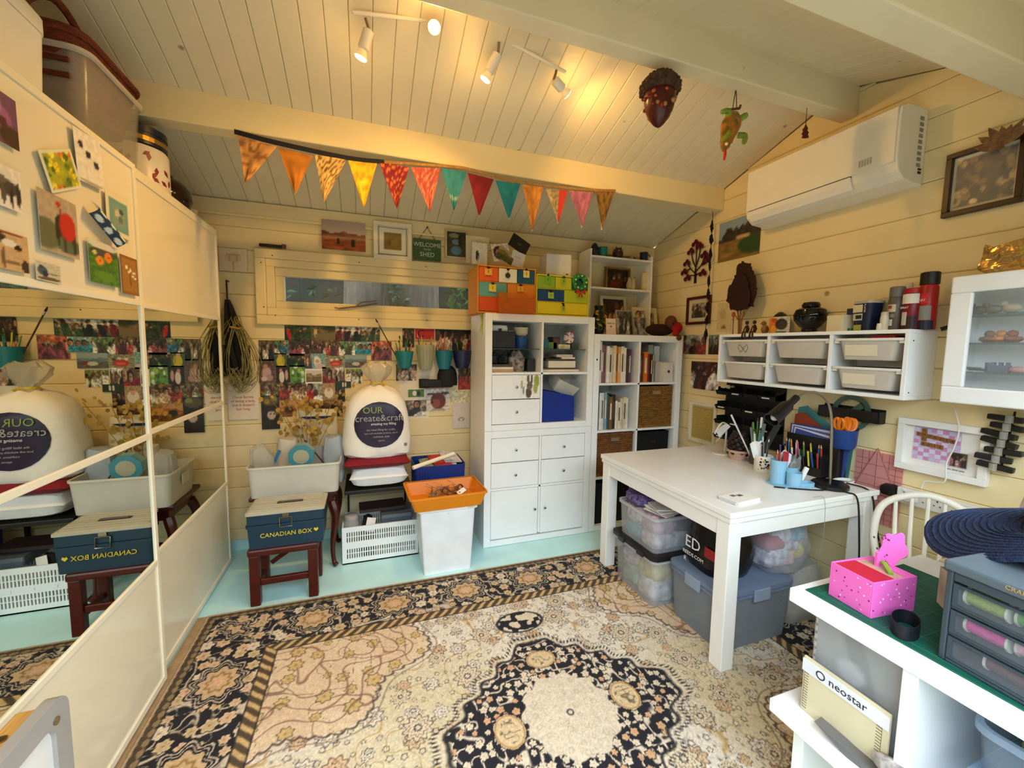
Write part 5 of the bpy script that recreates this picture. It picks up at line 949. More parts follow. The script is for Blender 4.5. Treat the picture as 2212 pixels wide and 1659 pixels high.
# the label follows the bag's front
LR = fillbag(0, 8); NV = 16
def bag_y(x, z):
    for k in range(len(LR)-1):
        z0, z1 = LR[k][27][2], LR[k+1][27][2]
        if z0 <= z <= z1 or k == len(LR)-2:
            t = min(1, max(0, (z-z0)/(z1-z0)))
            def yy(R):
                p = sorted([(a, b) for a, b, _ in R if b < 0]); return np.interp(x, [a for a, b in p], [b for a, b in p])
            return yy(LR[k])*(1-t)+yy(LR[k+1])*t
lv_, lf_ = [], []
for i in range(13):
    for j in range(24):
        r = .152*i/12; a = 2*PI*j/24; x, z = r*1.02*math.cos(a)+.01, .235+r*math.sin(a)*(.95 if math.sin(a) > 0 else 1.0); lv_.append((x, bag_y(x, z)-.004, z))
for i in range(12):
    for j in range(24): k = (j+1) % 24; lf_.append((i*24+j, i*24+k, (i+1)*24+k, (i+1)*24+j))
part('round_label', (lv_, lf_), M('label_purple_black', '#1d1226', .35, hex2='#2c1838', var=.1), bg_, smooth=True)
def on_bag(s, size, x, z, mt): word(s, size, mt, bg_, (x, float(min(bag_y(x-.06, z), bag_y(x+.06, z), bag_y(x, z)))-.0065, z), rot=(PI/2-.12, 0, 0))
gy = M('label_grey_text', '#a8a4a8', .6); on_bag('OUR', .058, -.03, .325, M('label_green_text', '#8aa04a', .6)); on_bag('create&craft', .06, .012, .275, M('label_silver_text', '#9aa09a', .6))
on_bag('amazing toy filling', .022, .035, .238, M('label_white_text', '#e8e4e0', .6)); on_bag('the ideal filling for crafts,', .018, .02, .2, gy); on_bag('best soft washable product, use in', .015, .02, .178, gy); on_bag('cushions, toys', .018, .02, .155, gy); on_bag('approx', .014, .02, .13, gy)
part('barcode', J(*[box(.165+.003*k, .1665+.003*k, float(bag_y(.17, .09))-.006, float(bag_y(.17, .09))-.004, .08, .1) for k in range(7)]), M('print_dark', '#3a342c'), bg_)
# blue tub with papers, white bin with orange tray
bt = T('blue_crate', 'deep blue plastic tub of papers behind the orange tray', 'crate', (.485, 2.93, .001))
part('tub', tub(.35, .30, .60, .03, .005, .9), M('royal_blue_plastic', '#12307c', .4), bt, smooth=True); part('ribs', J(*[box(-.174, -.169, -.12+.03*k, -.11+.03*k, .3, .55) for k in range(8)], *[box(-.15+.02*k, -.14+.02*k, -.152, -.147, .44, .56) for k in range(4)]), M('royal_blue_dark', '#0d2460', .4), bt)
for k, (c, lab, x, y, z, rx, ry) in enumerate((('#d8d4cc', 'white envelope sloping in the blue tub', .06, -.05, .585, .35, .05), ('#8a8f6a', 'green printed booklet in the blue tub', -.06, -.06, .59, .3, -.08), ('#c8c4c0', 'grey sketch sheet in the blue tub', .09, 0, .615, .25, .12), ('#b8342c', 'red and white leaflet in the blue tub', .01, -.05, .605, .3, .03))):
    solo('paper_booklet', lab, 'paper', cbox(.13, .16, .006), M('bk_'+c[1:], c, .7, var=.3, scale=20), (.485+x, 2.93+y, z), rot=(rx, ry, .1*k))
solo('paper_roll', 'white rolled paper tube lying over the blue tub', 'paper roll', X(cyl(.014, .32, -.16, 14), rot=(0, PI/2-.15, 0)), M('paper_white', '#eee4cc'), (.44, 2.80, .635), rz=.35, smooth=True)
bn = T('white_bin', 'tall white box bin with a flip lid', 'bin', (.475, 2.60, .001))
part('body', rloft([(.295, .25, .012, 0), (.345, .27, .014, .415)]), M('bin_white', '#eceeee', .35), bn); part('lid', rloft([(.36, .285, .014, .404), (.372, .295, .016, .408), (.372, .295, .016, .43)]), M('bin_white', '#eceeee'), bn)
part('lid_notch', box(.12, .165, -.1485, -.146, .412, .428), M('bin_shadow', '#c8c8c2', .4), bn); part('stud', X(cyl(.004, .003, n=8), (.0, -.132, .385), (PI/2, 0, 0)), M('bin_shadow', '#c8c8c2'), bn)
ot = T('orange_tray', 'orange plastic seed tray on the white bin', 'tray', (.47, 2.57, .4325), rz=.03)
part('tray', tub(.47, .33, .085, .02, .004, .88), M('orange_plastic', '#e08410', .4), ot, smooth=True); part('rim', rloft([(.47, .33, .022, .075), (.482, .342, .024, .078), (.482, .342, .024, .09), (.462, .322, .02, .09)], cap0=False, cap1=False), M('orange_plastic', '#e08410'), ot, smooth=True)
q = random.Random(17); ws = []
for k in range(26): a, b = q.uniform(-.13, .13), q.uniform(-.08, .08); ws.append(tube(spline([(a, b, .02), (a+q.uniform(-.05, .05), b+q.uniform(-.04, .04), .05), (a+q.uniform(-.08, .08), b+q.uniform(-.05, .05), q.uniform(.03, .1))], 4), .0016, 4))
ww = solo('dried_heather', 'tangle of dried flower sprigs lying in the orange tray', 'dried flowers', J(*ws, *[ell((q.uniform(-.1, .1), q.uniform(-.06, .06), q.uniform(.025, .07)), q.uniform(.006, .014), 6, 4) for _ in range(26)]), M('dried_sprig', '#5a3818', .8, var=.5, scale=30, hex2='#a0825a'), (.49, 2.57, .437)); ww['kind'] = 'stuff'
hr = solo('wire_heart', 'brown twig heart with a white tag lying in the orange tray', 'heart', tube(spline([(0, 0, .03), (.045, .01, .075), (.07, .02, .05), (.05, .03, .02), (.0, .0, .03), (-.05, -.01, .07), (-.07, 0, .045), (-.03, 0, .02), (.04, 0, .012)], 5), .006, 6), M('twig_brown', '#6a3a1a'), (.52, 2.55, .455))
solo('price_tag', 'white paper tag in the orange tray', 'tag', cbox(.06, .03, .001), M('paper_bright', '#eeeae0'), (.57, 2.52, .50), rot=(.5, -.3, .5))
# ================================================================ small coloured drawer cabinets on the cube unit
def mini(name, label, x0, x1, z0, z1, y0, dep, casing, rows):
    u = T(name, label, 'drawers', (x0, y0, z0)); w, h = x1-x0, z1-z0; cm = M('casing_'+casing[1:], casing, .5); t = .009
    part('casing', J(box(0, t, 0, dep, 0, h), box(w-t, w, 0, dep, 0, h), box(t, w-t, 0, dep, 0, t), box(t, w-t, 0, dep, h-t, h), box(t, w-t, dep-.005, dep, t, h-t)), cm, u, bev=.001)
    rh = (h-2*t)/len(rows)
    for r, row in enumerate(rows):
        zt = h-t-r*rh; zb = zt-rh
        if r: part('shelf', box(t, w-t, .002, dep-.006, zt-.002, zt+.002), cm, u)
        xx = t
        for frac, c in row:
            ww = (w-2*t)*frac; d = part('drawer', box(xx+.0025, xx+ww-.0025, .001, .012, zb+.004, zt-.004), M('drawer_'+c[1:], c, .55), u, bev=.001)
            part('finger_notch', X(prism([(.012*math.cos(a), .012*math.sin(a)) for a in [PI+PI*k/8 for k in range(9)]], -.0005, .0005), (xx+ww/2, .0007, zt-.0045)), M('notch_dark', '#241812', .8), d); xx += ww
    return u
ox0 = float(at(1031, 640, 'y', 2.72)[0]); ox1 = float(at(1157, 640, 'y', 2.72)[0]); yx0 = ox1+.004; yx1 = float(at(1272, 640, 'y', 2.72)[0])
oc_ = mini('orange_drawer_cabinet', 'orange mini drawer cabinet with multicoloured drawers', ox0, ox1, 1.649, 1.965, 2.72, .26, '#d8871c', [[(.345, '#d85a1a'), (.335, '#e6ddc4'), (.32, '#14506e')], [(.5, '#5c9a98'), (.5, '#d8861a')], [(1, '#c84a16')]])
yc_ = mini('yellow_drawer_cabinet', 'yellow mini drawer cabinet with green and blue drawers', yx0, yx1, 1.649, 1.935, 2.72, .26, '#d8c41c', [[(.34, '#8aae28'), (.33, '#c8c426'), (.33, '#2c6a4a')], [(.52, '#123e72'), (.48, '#b8c424')], [(1, '#dcc214')]])
def note(px, py, w, h, label, c, hang=False):
    p = at(px, py, 'y', 2.714); t = T('sticky_note', label, 'note', tuple(map(float, p)), group='notes clipped to the mini drawers'); part('paper', box(-w/2, w/2, -.001, 0, -h/2, h/2), M('note_'+c[1:], c, .7), t, rot=(-.08, .05*math.sin(px), 0)); part('mark', box(-.002, .002, -.0022, -.001, -.008, .01), M('print_dark', '#3a342c'), t); part('clip', box(-.007, .007, -.004, 0, h/2-.002, h/2+.012), M('notch_dark', '#241812'), t)
note(1055, 587, .05, .045, 'yellow note clipped to the orange top drawer', '#e0a83a'); note(1137, 592, .045, .05, 'pale yellow note on the dark blue drawer', '#e6cc6a'); note(1064, 622, .05, .05, 'lemon note on the pale teal drawer', '#dcc03c'); note(1124, 624, .045, .04, 'amber note on the orange middle drawer', '#e0a030'); note(1096, 659, .032, .035, 'small peach note behind the amber holder', '#e09a50'); note(1190, 638, .045, .045, 'green note on the navy drawer', '#9cc040'); note(1184, 604, .045, .055, 'lime note on the first green drawer', '#7aa828'); note(1218, 608, .035, .05, 'olive note on the yellow green drawer', '#9aaa2c'); note(1217, 667, .035, .04, 'green note on the wide yellow drawer', '#a8b830')
tg = T('round_tag', 'round dark medal hanging on the white mini drawer', 'tag', tuple(map(float, at(1097, 595, 'y', 2.713)))); part('disc', X(cyl(.018, .003, n=18), (0, 0, 0), (PI/2, 0, 0)), M('medal_dark', '#3a2c20', .4), tg); part('cord', tube([(0, -.001, .018), (0, -.001, .05)], .0015, 5), wire, tg)
am = M('amber_acrylic', '#f0a850', .1, alpha=.16); pa = at(1077, 630, 'y', 2.66); pb = at(1156, 676, 'y', 2.66)
solo('amber_holder', 'clear amber acrylic box standing in front of the orange drawers', 'box', tub(float(pb[0]-pa[0]), .05, float(pa[2])-1.652, .006, .003, .99), am, (float((pa[0]+pb[0])/2), 2.681, 1.6495))
wth = T('button_wreath', 'green wreath with a red bow on the yellow cabinet', 'wreath', tuple(map(float, at(1253, 610, 'y', 2.70))))
q = random.Random(1)
part('ring', J(*[ell((.045*math.cos(a), 0, .045*math.sin(a)), (.02+.004*math.sin(3*a), .01, .02), 8, 5) for a in [2*PI*k/14 for k in range(14)]]), M('wreath_green', '#1f7a34', .5, var=.4, scale=40), wth, smooth=True)
for k in range(9): a = 2*PI*k/9; part('button', X(cyl(.006, .004, n=10), (.045*math.cos(a), -.012, .045*math.sin(a)), (PI/2, 0, 0)), M('button_'+'ab'[k % 2], ('#d8e0d0', '#7ac05a')[k % 2], .4), wth)
part('bow', J(X(prism([(0, 0), (.035, .018), (.04, -.02)], -.006, .0), (0, -.012, -.068)), X(prism([(0, 0), (-.035, .018), (-.04, -.02)], -.006, 0), (0, -.012, -.068)), X(prism([(0, 0), (.02, -.04), (.006, -.04)], -.005, 0), (0, -.012, -.068)), X(prism([(0, 0), (-.02, -.04), (-.006, -.04)], -.005, 0), (0, -.012, -.068))), M('bow_red', '#b8201a', .5), wth)
solo('green_ribbon', 'yellow green ribbon hanging down the side of the cube unit', 'ribbon', J(tube(spline([(0, 0, 0), (.006, -.004, -.06), (-.004, 0, -.12)], 5), .006, 5), tube(spline([(.012, 0, 0), (.016, 0, -.06), (.012, 0, -.15)], 5), .005, 5)), M('ribbon_lime', '#a8b43c', .7), (.757, 2.77, 1.645))
# on top of the orange cabinet
ZT = 1.9655
for k, (px, py, w, h, f, lab, rx, ry, y) in enumerate(((1036, 548, .11, .16, spots('#e6e0d4', [(.35, .4, .12, .25, '#2a2a34'), (.4, .3, .06, .1, '#8a8a92')]), 'white card with a dark feather drawing', -.2, .06, 2.86), (1082, 545, .13, .13, spots('#dcd4c8', [(.4, .5, .35, .4, '#3a1f24'), (.4, .5, .2, .2, '#b8a098')], None, 0, .4), 'card with a round maroon plate print', -.25, -.15, 2.85), (1092, 552, .13, .09, land(5, '#a89a6a', '#7a6434', '#4a4a20', .7, .2), 'landscape postcard leaning on the plate card', -.25, .5, 2.825), (1122, 528, .15, .1, spots('#1a1612', [(.5, .5, .12, .1, '#5a5030')]), 'black postcard propped at an angle', -.1, .5, 2.87), (1118, 560, .10, .11, spots('#e2ddd4', [(.5, .6, .3, .02, '#b8b0a4')], None, 0, .05), 'white folded card beside the black postcard', -.15, .3, 2.83), (1032, 540, .17, .19, plain('#e0d2a8'), 'tall cream card at the back of the card pile', -.05, 0, 2.93))):
    p = at(px, py, 'y', y); tag(sheet('greeting_card', w, h, f, 18, 18, .0012, .5, None, tuple(map(float, p)), (rx, ry, 0)), lab+' on the orange cabinet', 'card', 'cards propped on the orange cabinet')
pz = at(1205, 590, 'y', 2.80); wbx = T('white_cube_box', 'plain white box standing on the yellow cabinet', 'box', (float(at(1210, 590, 'y', 2.77)[0]), 2.86, 1.936), rz=-.12)
part('body', cbox(.19, .18, .16), M('card_white', '#dcd6ca', .6), wbx, bev=.004); part('logo', box(.055, .072, -.0912, -.0905, .015, .023), M('print_dark', '#3a342c'), wbx)
# contents of the open bays (upper cube unit)
def item(name, label, cat, mb, mt, loc, **k): return solo(name, label, cat, mb, mt, loc, **k)
GZ = 1.4115; LB = 1.2455
item('black_case', 'dark grey hinged case on the glass shelf', 'case', cbox(.17, .2, .12), M('case_charcoal', '#23272c', .5), (.925, 2.86, GZ), bev=.006)
vg = T('white_goggles', 'white goggles case lying on the dark grey case', 'goggles', (.90, 2.83, GZ+.1205)); part('shell', rloft([(.13, .09, .03, 0), (.135, .095, .03, .02), (.12, .08, .03, .04)]), M('goggle_white', '#e2e4e0', .4), vg, smooth=True); part('bridge', box(-.012, .012, -.05, -.03, .0, .018), M('case_charcoal', '#23272c'), vg); part('strap', box(.066, .1, -.04, .04, .0, .006), M('strap_white', '#cfd0cc', .6), vg)
bp_ = T('blue_pot', 'blue plastic tub on the glass shelf', 'pot', (1.075, 2.84, GZ)); part('tub', lathe([(.04, 0), (.055, .085), (.05, .085), (.036, .005)], 20), M('tub_blue', '#1c4a8a', .4), bp_, smooth=True)
item('cream_bowl', 'cream bowl stacked in the blue tub', 'bowl', lathe([(.03, 0), (.052, .02), (.056, .065), (.05, .065), (.045, .02)], 22), M('bowl_cream', '#d2c4a0', .5), (1.075, 2.84, GZ+.0865), smooth=True)
for k, (x, w, h, c, lab) in enumerate(((1.24, .07, .07, '#2c6a7c', 'teal tissue pack'), (1.31, .08, .05, '#6a8a4a', 'green printed packet'), (1.40, .1, .035, '#d0c8a0', 'cream packet'), (1.345, .06, .09, '#5a3a3a', 'maroon packet'), (1.49, .06, .045, '#3a4a44', 'dark green tin'))):
    item('craft_packet', lab+' on the glass shelf of the other bay', 'packet', cbox(w*.95, .1, h), M('pk_'+c[1:], c, .5, var=.4, scale=30), (x, 2.82+.02*(k % 2), GZ), bev=.003)
rr_ = T('ribbon_roll', 'red and white striped ribbon roll on the glass shelf', 'ribbon', (1.445, 2.79, GZ+.085), rot=(0, .3, .3)); part('roll', X(lathe([(.02, -.012), (.042, -.012), (.042, .012), (.02, .012)], 24), (0, 0, 0), (PI/2, 0, 0)), M('ribbon_white', '#e6dcd4', .6), rr_, smooth=True)
for k in range(5): a = 2*PI*k/5; part('stripe', X(box(-.004, .004, -.0135, .0135, .022, .0428), rot=(0, a, .0)), M('ribbon_red', '#b01c1c', .6), rr_)
part('tail', tube([(.0, 0, .042), (.02, -.01, .065)], .004, 5), M('ribbon_red', '#b01c1c'), rr_)
cmr = T('camera_bag', 'black camera with looped strap in the lower bay', 'camera', (.91, 2.84, LB+.056)); part('body', cbox(.12, .07, .06), M('case_charcoal', '#23272c'), cmr, bev=.008); part('lens', X(cyl(.025, .04, n=18), (0, -.034, .03), (PI/2, 0, 0)), M('lens_black', '#0d0d10', .2), cmr, smooth=True); part('strap', tube(spline([(-.06, 0, .05), (-.04, -.05, .09), (.01, -.05, .07), (.06, -.04, .085), (.09, 0, .05)], 5), .006, 6), M('case_charcoal', '#23272c'), cmr)
for k, (w, c, lab) in enumerate(((.165, '#c89a7a', 'tan covered notebook'), (.16, '#d8d2c4', 'cream notebook'), (.15, '#4a4440', 'dark notebook'))): item('notebook', lab+' under the black camera', 'book', cbox(w, .19, .017), M('nb_'+c[1:], c, .6), (.905, 2.83, LB+.0005+.0182*k), bev=.002)
item('patterned_bag', 'black and white patterned drawstring bag in the lower bay', 'bag', bag(.13, .12, .15, 31, top=.35), M('bag_monochrome', '#15121a', .7, var=.2, scale=40, hex2='#a89a94'), (1.035, 2.84, LB+.0005), smooth=True)
item('black_box', 'small black box beside the patterned bag', 'box', cbox(.06, .14, .09), M('case_charcoal', '#23272c'), (1.145, 2.86, LB+.0005), bev=.003)
for k, (w, h, c, x, lab) in enumerate(((.3, .016, '#e8e2d4', 1.36, 'wide white sketchbook at the bottom'), (.27, .012, '#5a4034', 1.35, 'thin brown book'), (.22, .05, '#ddd3bc', 1.37, 'thick cream box file'), (.2, .014, '#4a3a34', 1.34, 'dark slim book'), (.11, .012, '#e6dcc8', 1.42, 'small cream notepad'), (.13, .02, '#c8b8a8', 1.39, 'pale box at the top'))):
    item('stacked_book', lab+' of the pile in the right bay', 'book', cbox(w, .2, h), M('sb_'+c[1:], c, .6), (x, 2.84, LB+.0006+sum((.016, .012, .05, .014, .012, .02)[:k])+.0004*k), bev=.0015)
LZ0 = .8835-.0045
blu = M('cobalt_fabric', '#0a2a86', .75, var=.1); item('blue_fabric_box', 'cobalt blue fabric box in the lower right bay', 'box', J(loft([[(-.14, -.16, 0), (.12, -.16, 0), (.12, .16, 0), (-.14, .16, 0)], [(-.14, -.16, .235), (.12, -.16, .185), (.12, .16, .185), (-.14, .16, .235)]])), blu, (1.35, 2.88, LZ0), bev=.006)
item('tilted_tub', 'translucent tub lying tilted on the blue box', 'tub', tub(.2, .2, .1, .02, .003, .9), frost, (1.41, 2.86, LZ0+.235), rot=(.5, .38, .1), smooth=True)
# ================================================================ books
ORD = ['first', 'second', 'third', 'fourth', 'fifth', 'sixth', 'seventh', 'eighth', 'ninth', 'tenth', 'eleventh', 'twelfth', 'thirteenth', 'fourteenth', 'fifteenth']
def shelf_books(x0, zb, y0, lst, where, group, gap=.0006):
    x = x0
    dp = .19
    for k, (w, h, c, cn) in enumerate(lst):
        t = T('book', '%s book, %s from the left %s' % (cn, ORD[k], where), 'book', (x+w/2, y0+dp/2+.004*((k*7) % 5), zb+.0006), group=group)
        cv = M('cover_'+c[1:], c, .5, var=.12, scale=20)
        part('cover', J(box(-w/2, w/2, -dp/2, -dp/2+.0025, 0, h), box(-w/2, -w/2+.002, -dp/2+.0025, dp/2, 0, h), box(w/2-.002, w/2, -dp/2+.0025, dp/2, 0, h)), cv, t)
        part('pages', box(-w/2+.002, w/2-.002, -dp/2+.0025, dp/2-.004, .003, h-.004), M('book_pages', '#e6dcc2', .8), t)
        if w > .014: part('spine_title', box(-w*.22, w*.22, -dp/2-.0004, -dp/2, h*.3, h*.8), M('spine_'+('l' if k % 2 else 'd'), '#e0d6c0' if k % 2 else '#5a4a3c', .6), t)
        x += w+gap
    return x
shelf_books(1.667, 1.158, 2.73, [(.03, .315, '#e6e0d2', 'tall white'), (.024, .29, '#8f5f68', 'mauve'), (.022, .285, '#7d525c', 'dusty purple'), (.024, .28, '#ece6da', 'white'), (.03, .27, '#d3cbbf', 'pale grey'), (.026, .285, '#dcc59c', 'straw'), (.022, .28, '#c46a26', 'orange'), (.024, .275, '#d8a860', 'gold'), (.026, .28, '#e6dac0', 'cream'), (.024, .27, '#efe8d6', 'ivory'), (.02, .25, '#4a2a33', 'dark plum'), (.022, .26, '#6a3d4c', 'plum')], 'in the top cube of the corner bookshelf', 'books in the top row beside the cube unit')
e = shelf_books(2.032, 1.158, 2.74, [(.018, .2, '#2a2a38', 'navy'), (.022, .21, '#8d5a5c', 'rose'), (.02, .225, '#5a2820', 'brown'), (.036, .24, '#d4711a', 'bright orange'), (.026, .225, '#8d1f22', 'red'), (.018, .22, '#2c2a2a', 'black'), (.016, .215, '#c9c0a6', 'beige'), (.014, .225, '#8a8a80', 'grey')], 'in the top right cube', 'books in the top right cube')
for k, (w, h) in enumerate(((.05, .30), (.055, .29))): item('magazine_file', ('grey', 'white')[k]+' magazine file at the end of the top right cube', 'file', J(box(-w/2, w/2, -.1, .1, 0, h*.55), box(-w/2, w/2, .0, .1, h*.55, h)), M('file_%d' % k, ('#b0aca2', '#dcd6c8')[k], .6), (2.245+.062*k, 2.86, 1.1585), bev=.002)
wb2 = T('white_index_box', 'small white card index box in front of the magazine files', 'box', (2.31, 2.735, 1.1585)); part('body', cbox(.085, .05, .155), M('index_white', '#dcd4c6', .6), wb2, bev=.002); part('finger_hole', X(cyl(.012, .002, n=16), (.0, -.0255, .085), (PI/2, 0, 0)), M('hole_dark', '#4a443c', .8), wb2)
shelf_books(1.667, .7935, 2.73, [(.022, .3, '#3b4a6b', 'slate blue'), (.026, .285, '#e6e2d8', 'white'), (.022, .285, '#dad5c8', 'stone'), (.02, .29, '#879fa6', 'pale blue'), (.02, .27, '#2f6670', 'teal'), (.028, .255, '#745426', 'brown'), (.03, .27, '#2e2620', 'black'), (.022, .22, '#ece2cc', 'cream'), (.024, .21, '#dfd6bd', 'ivory'), (.022, .24, '#c9bb9c', 'tan'), (.024, .25, '#d6caa8', 'straw'), (.022, .24, '#e9dfca', 'pale cream')], 'in the second cube down', 'books in the second row beside the cube unit')
wk = M('honey_wicker', '#9a6a2a', .7, var=.4, scale=25, bump=.9, bscale=120, stretch=(1, 1, 3)); dwk = M('brown_wicker', '#8a5626', .7, var=.4, scale=25, bump=.9, bscale=120, stretch=(1, 1, 3))
def basket(x0, x1, z0, h, mt, label):
    t = T('wicker_cube_basket', label, 'basket', ((x0+x1)/2, 2.90, z0)); w = x1-x0
    part('body', tub(w, .34, h, .008, .008, .985), mt, t); n = 20
    part('weave', J(*[tube([(-w/2+.008+(w-.016)*k/11, -.172, .012+.0*k), (-w/2+.008+(w-.016)*k/11, -.172, h-.012)], .005, 5) for k in range(12)]), mt, t); part('weave_rows', J(*[tube([(-w/2+.004, -.174-.002*(k % 2), .018+(h-.036)*k/n), (w/2-.004, -.174-.002*(k % 2), .018+(h-.036)*k/n)], .0048, 5) for k in range(n+1)]), mt, t)
    part('rim', J(tube([(-w/2, -.172, h-.006), (w/2, -.172, h-.006)], .009, 8), tube([(-w/2+.004, -.173, .006), (w/2-.004, -.173, .006)], .008, 8)), mt, t, smooth=True)
    part('handle', rloft([(.075, .006, .003, 0), (.075, .006, .003, .026)]), M('handle_metal', '#b8ac94', .3, metal=.7), t, loc=(0, -.181, h-.062), bev=.002); return t
basket(2.045, 2.372, .7935, .33, wk, 'honey wicker basket in the right bookshelf cube'); basket(1.668, 2.005, .4285, .335, dwk, 'brown wicker basket in the left bookshelf cube')
for x, z, lab in ((2.2, .4285, 'black fabric box in the right cube below the wicker basket'), (1.835, .0445, 'black fabric box in the bottom cube behind the storage boxes')):
    t = T('black_fabric_box', lab, 'box', (x, 2.90, z)); part('body', tub(.32, .34, .325, .01, .006, .985), M('black_fabric', '#0d0c0c', .8), t); part('pull', box(-.03, .03, -.174, -.17, .24, .25), M('case_charcoal', '#23272c'), t)
part('screw_cap', box(-.006, .006, -.001, 0, -.006, .006), M('notch_dark', '#241812'), bk, loc=(.025, 0, 1.335))
# ================================================================ small open shelf on the bookshelf
BT = 1.528; SY = 2.99
sx0 = float(at(1279, 560, 'y', SY)[0]); sx1 = float(at(1411, 560, 'y', SY)[0]); zt1 = float(at(1345, 558, 'y', SY)[2]); zt2 = float(at(1340, 624, 'y', SY)[2]); ztop = float(at(1279, 536, 'y', SY)[2])
ws = T('small_wall_shelf', 'narrow cream open shelf standing on the bookshelf', 'shelf', (sx0, SY, BT))
part('side_panel', box(-.016, 0, 0, .19, 0, ztop-BT), white, ws, bev=.003); part('side_panel', box(sx1-sx0-.014, sx1-sx0, 0, .19, 0, zt1-BT+.04), white, ws, bev=.003)
for z in (zt1, zt2): part('shelf_board', box(0, sx1-sx0-.014, .0, .19, z-BT-.012, z-BT+.004), white, ws, bev=.002)
part('back_panel', box(0, sx1-sx0-.014, .185, .19, 0, zt1-BT-.012), cream, ws)
def px_x(px, py, y): return float(at(px, py, 'y', y)[0])
Z1, Z2 = zt1+.0045, zt2+.0045; YS = 3.07
item('dark_egg', 'dark navy egg shaped ornament on the top shelf end', 'ornament', lathe([(.022, 0), (.036, .03), (.034, .07), (.02, .105), (.004, .118)], 18), M('egg_navy', '#12122a', .3), (px_x(1282, 530, YS)+.012, YS, Z1), smooth=True)
tc_ = T('teal_cup', 'bright teal tumbler on the top small shelf', 'cup', (px_x(1303, 535, YS), YS, Z1)); part('tumbler', lathe([(.03, 0), (.038, .085), (.034, .085), (.027, .006)], 20), M('tumbler_teal', '#0f7a74', .35), tc_, smooth=True); part('rim', lathe([(.0385, .08), (.0395, .088), (.035, .088)], 20, False, False), M('tumbler_teal', '#0f7a74'), tc_, smooth=True)
ow = T('owl_ornament', 'round brown owl ornament on the top small shelf', 'ornament', (px_x(1335, 535, YS), YS, Z1)); obm = M('owl_brown', '#3a2014', .4, var=.4, scale=40); part('body', lathe([(.024, 0), (.042, .02), (.046, .05), (.038, .08), (.018, .095)], 18), obm, ow, smooth=True)
for s in (-1, 1): part('eye', X(cyl(.011, .004, n=14), (s*.015, -.036, .066), (PI/2+.3, 0, 0)), M('owl_eye', '#8a6a48', .4), ow); part('ear', X(lathe([(.009, 0), (.001, .02)], 8), (s*.022, -.01, .085)), obm, ow)
sc_ = T('sea_shell', 'speckled pale shell on the top small shelf', 'shell', (px_x(1365, 540, YS), YS-.02, Z1)); part('shell', loft([[(.034*s*math.cos(a)*(1+.06*math.cos(9*a)), .026*s*math.sin(a)*(1+.06*math.cos(9*a)), z) for a in [2*PI*j/18 for j in range(18)]] for s, z in ((.8, 0), (1, .014), (.85, .034), (.5, .048), (.1, .054))]), M('shell_speckled', '#b09a6a', .5, var=.4, scale=50), sc_, smooth=True); part('aperture', ell((0, -.02, .018), (.014, .01, .008), 10, 6), M('shell_dark', '#4a3a2a', .6), sc_)
mg = T('navy_mug', 'dark blue mug on the top small shelf', 'mug', (px_x(1388, 545, YS), YS-.02, Z1)); mm_ = M('mug_navy', '#14203e', .25); part('cup', lathe([(.03, 0), (.034, .01), (.035, .075), (.031, .075), (.028, .008)], 22), mm_, mg, smooth=True); part('handle', tube(spline([(.032, 0, .06), (.056, 0, .058), (.058, 0, .025), (.033, 0, .015)], 5), .005, 7), mm_, mg, smooth=True)
ic = T('initial_card', 'white card with a letter A leaning at the middle shelf end', 'card', (sx0+.03, YS, Z2+.06), rot=(0, 0, .5)); part('card', box(-.028, .028, -.002, .002, -.06, .06), M('paper_cream2', '#dcd2b8', .7), ic); word('A', .06, M('print_dark', '#3a342c'), ic, (0, -.0028, -.015))
pw = frame_at(.245, .19, (px_x(1343, 590, YS)-.01, YS+.06, Z2+.0965), (-.03, 0, 0), 'wooden framed dark family picture on the middle small shelf', people(60, '#1a1210', 2, ('#5a2418', '#3a1a14', '#c8b8a8'), 1.6), M('oak_frame', '#8a6430', .5, var=.2), .014, .03, name='framed_picture', nx=26, ny=20)
pg = T('penguin_pair', 'pair of cream carved penguins on the middle small shelf', 'figurine', (px_x(1362, 600, YS-.04), YS-.05, Z2)); pm_ = M('carved_cream', '#cbb48a', .6, var=.1)
for s, h in ((-.018, .105), (.016, .118)):
    part('body', X(lathe([(.014, 0), (.023, .02), (.024, .05), (.016, .08), (.014, .09), (.015, .1), (.003, .118)], 16), (s, 0, 0), sc=(1, 1, h/.118)), pm_, pg, smooth=True); part('eye', ell((s-.004, -.014, h*.88), .003, 6, 4), M('print_dark', '#3a342c'), pg)
part('beak', X(lathe([(.004, 0), (.0005, .014)], 8), (.02, -.012, .1), (PI/2, 0, .4)), M('print_dark', '#3a342c'), pg)
cd_ = T('pillar_candle', 'tall cream pillar candle on the middle small shelf', 'candle', (px_x(1392, 600, YS), YS, Z2)); part('wax', lathe([(.029, 0), (.03, .003), (.03, .155), (.027, .158)], 22), M('candle_wax', '#d8c690', .5), cd_, smooth=True); part('wick', cyl(.0015, .012, .158, 6), wire, cd_)
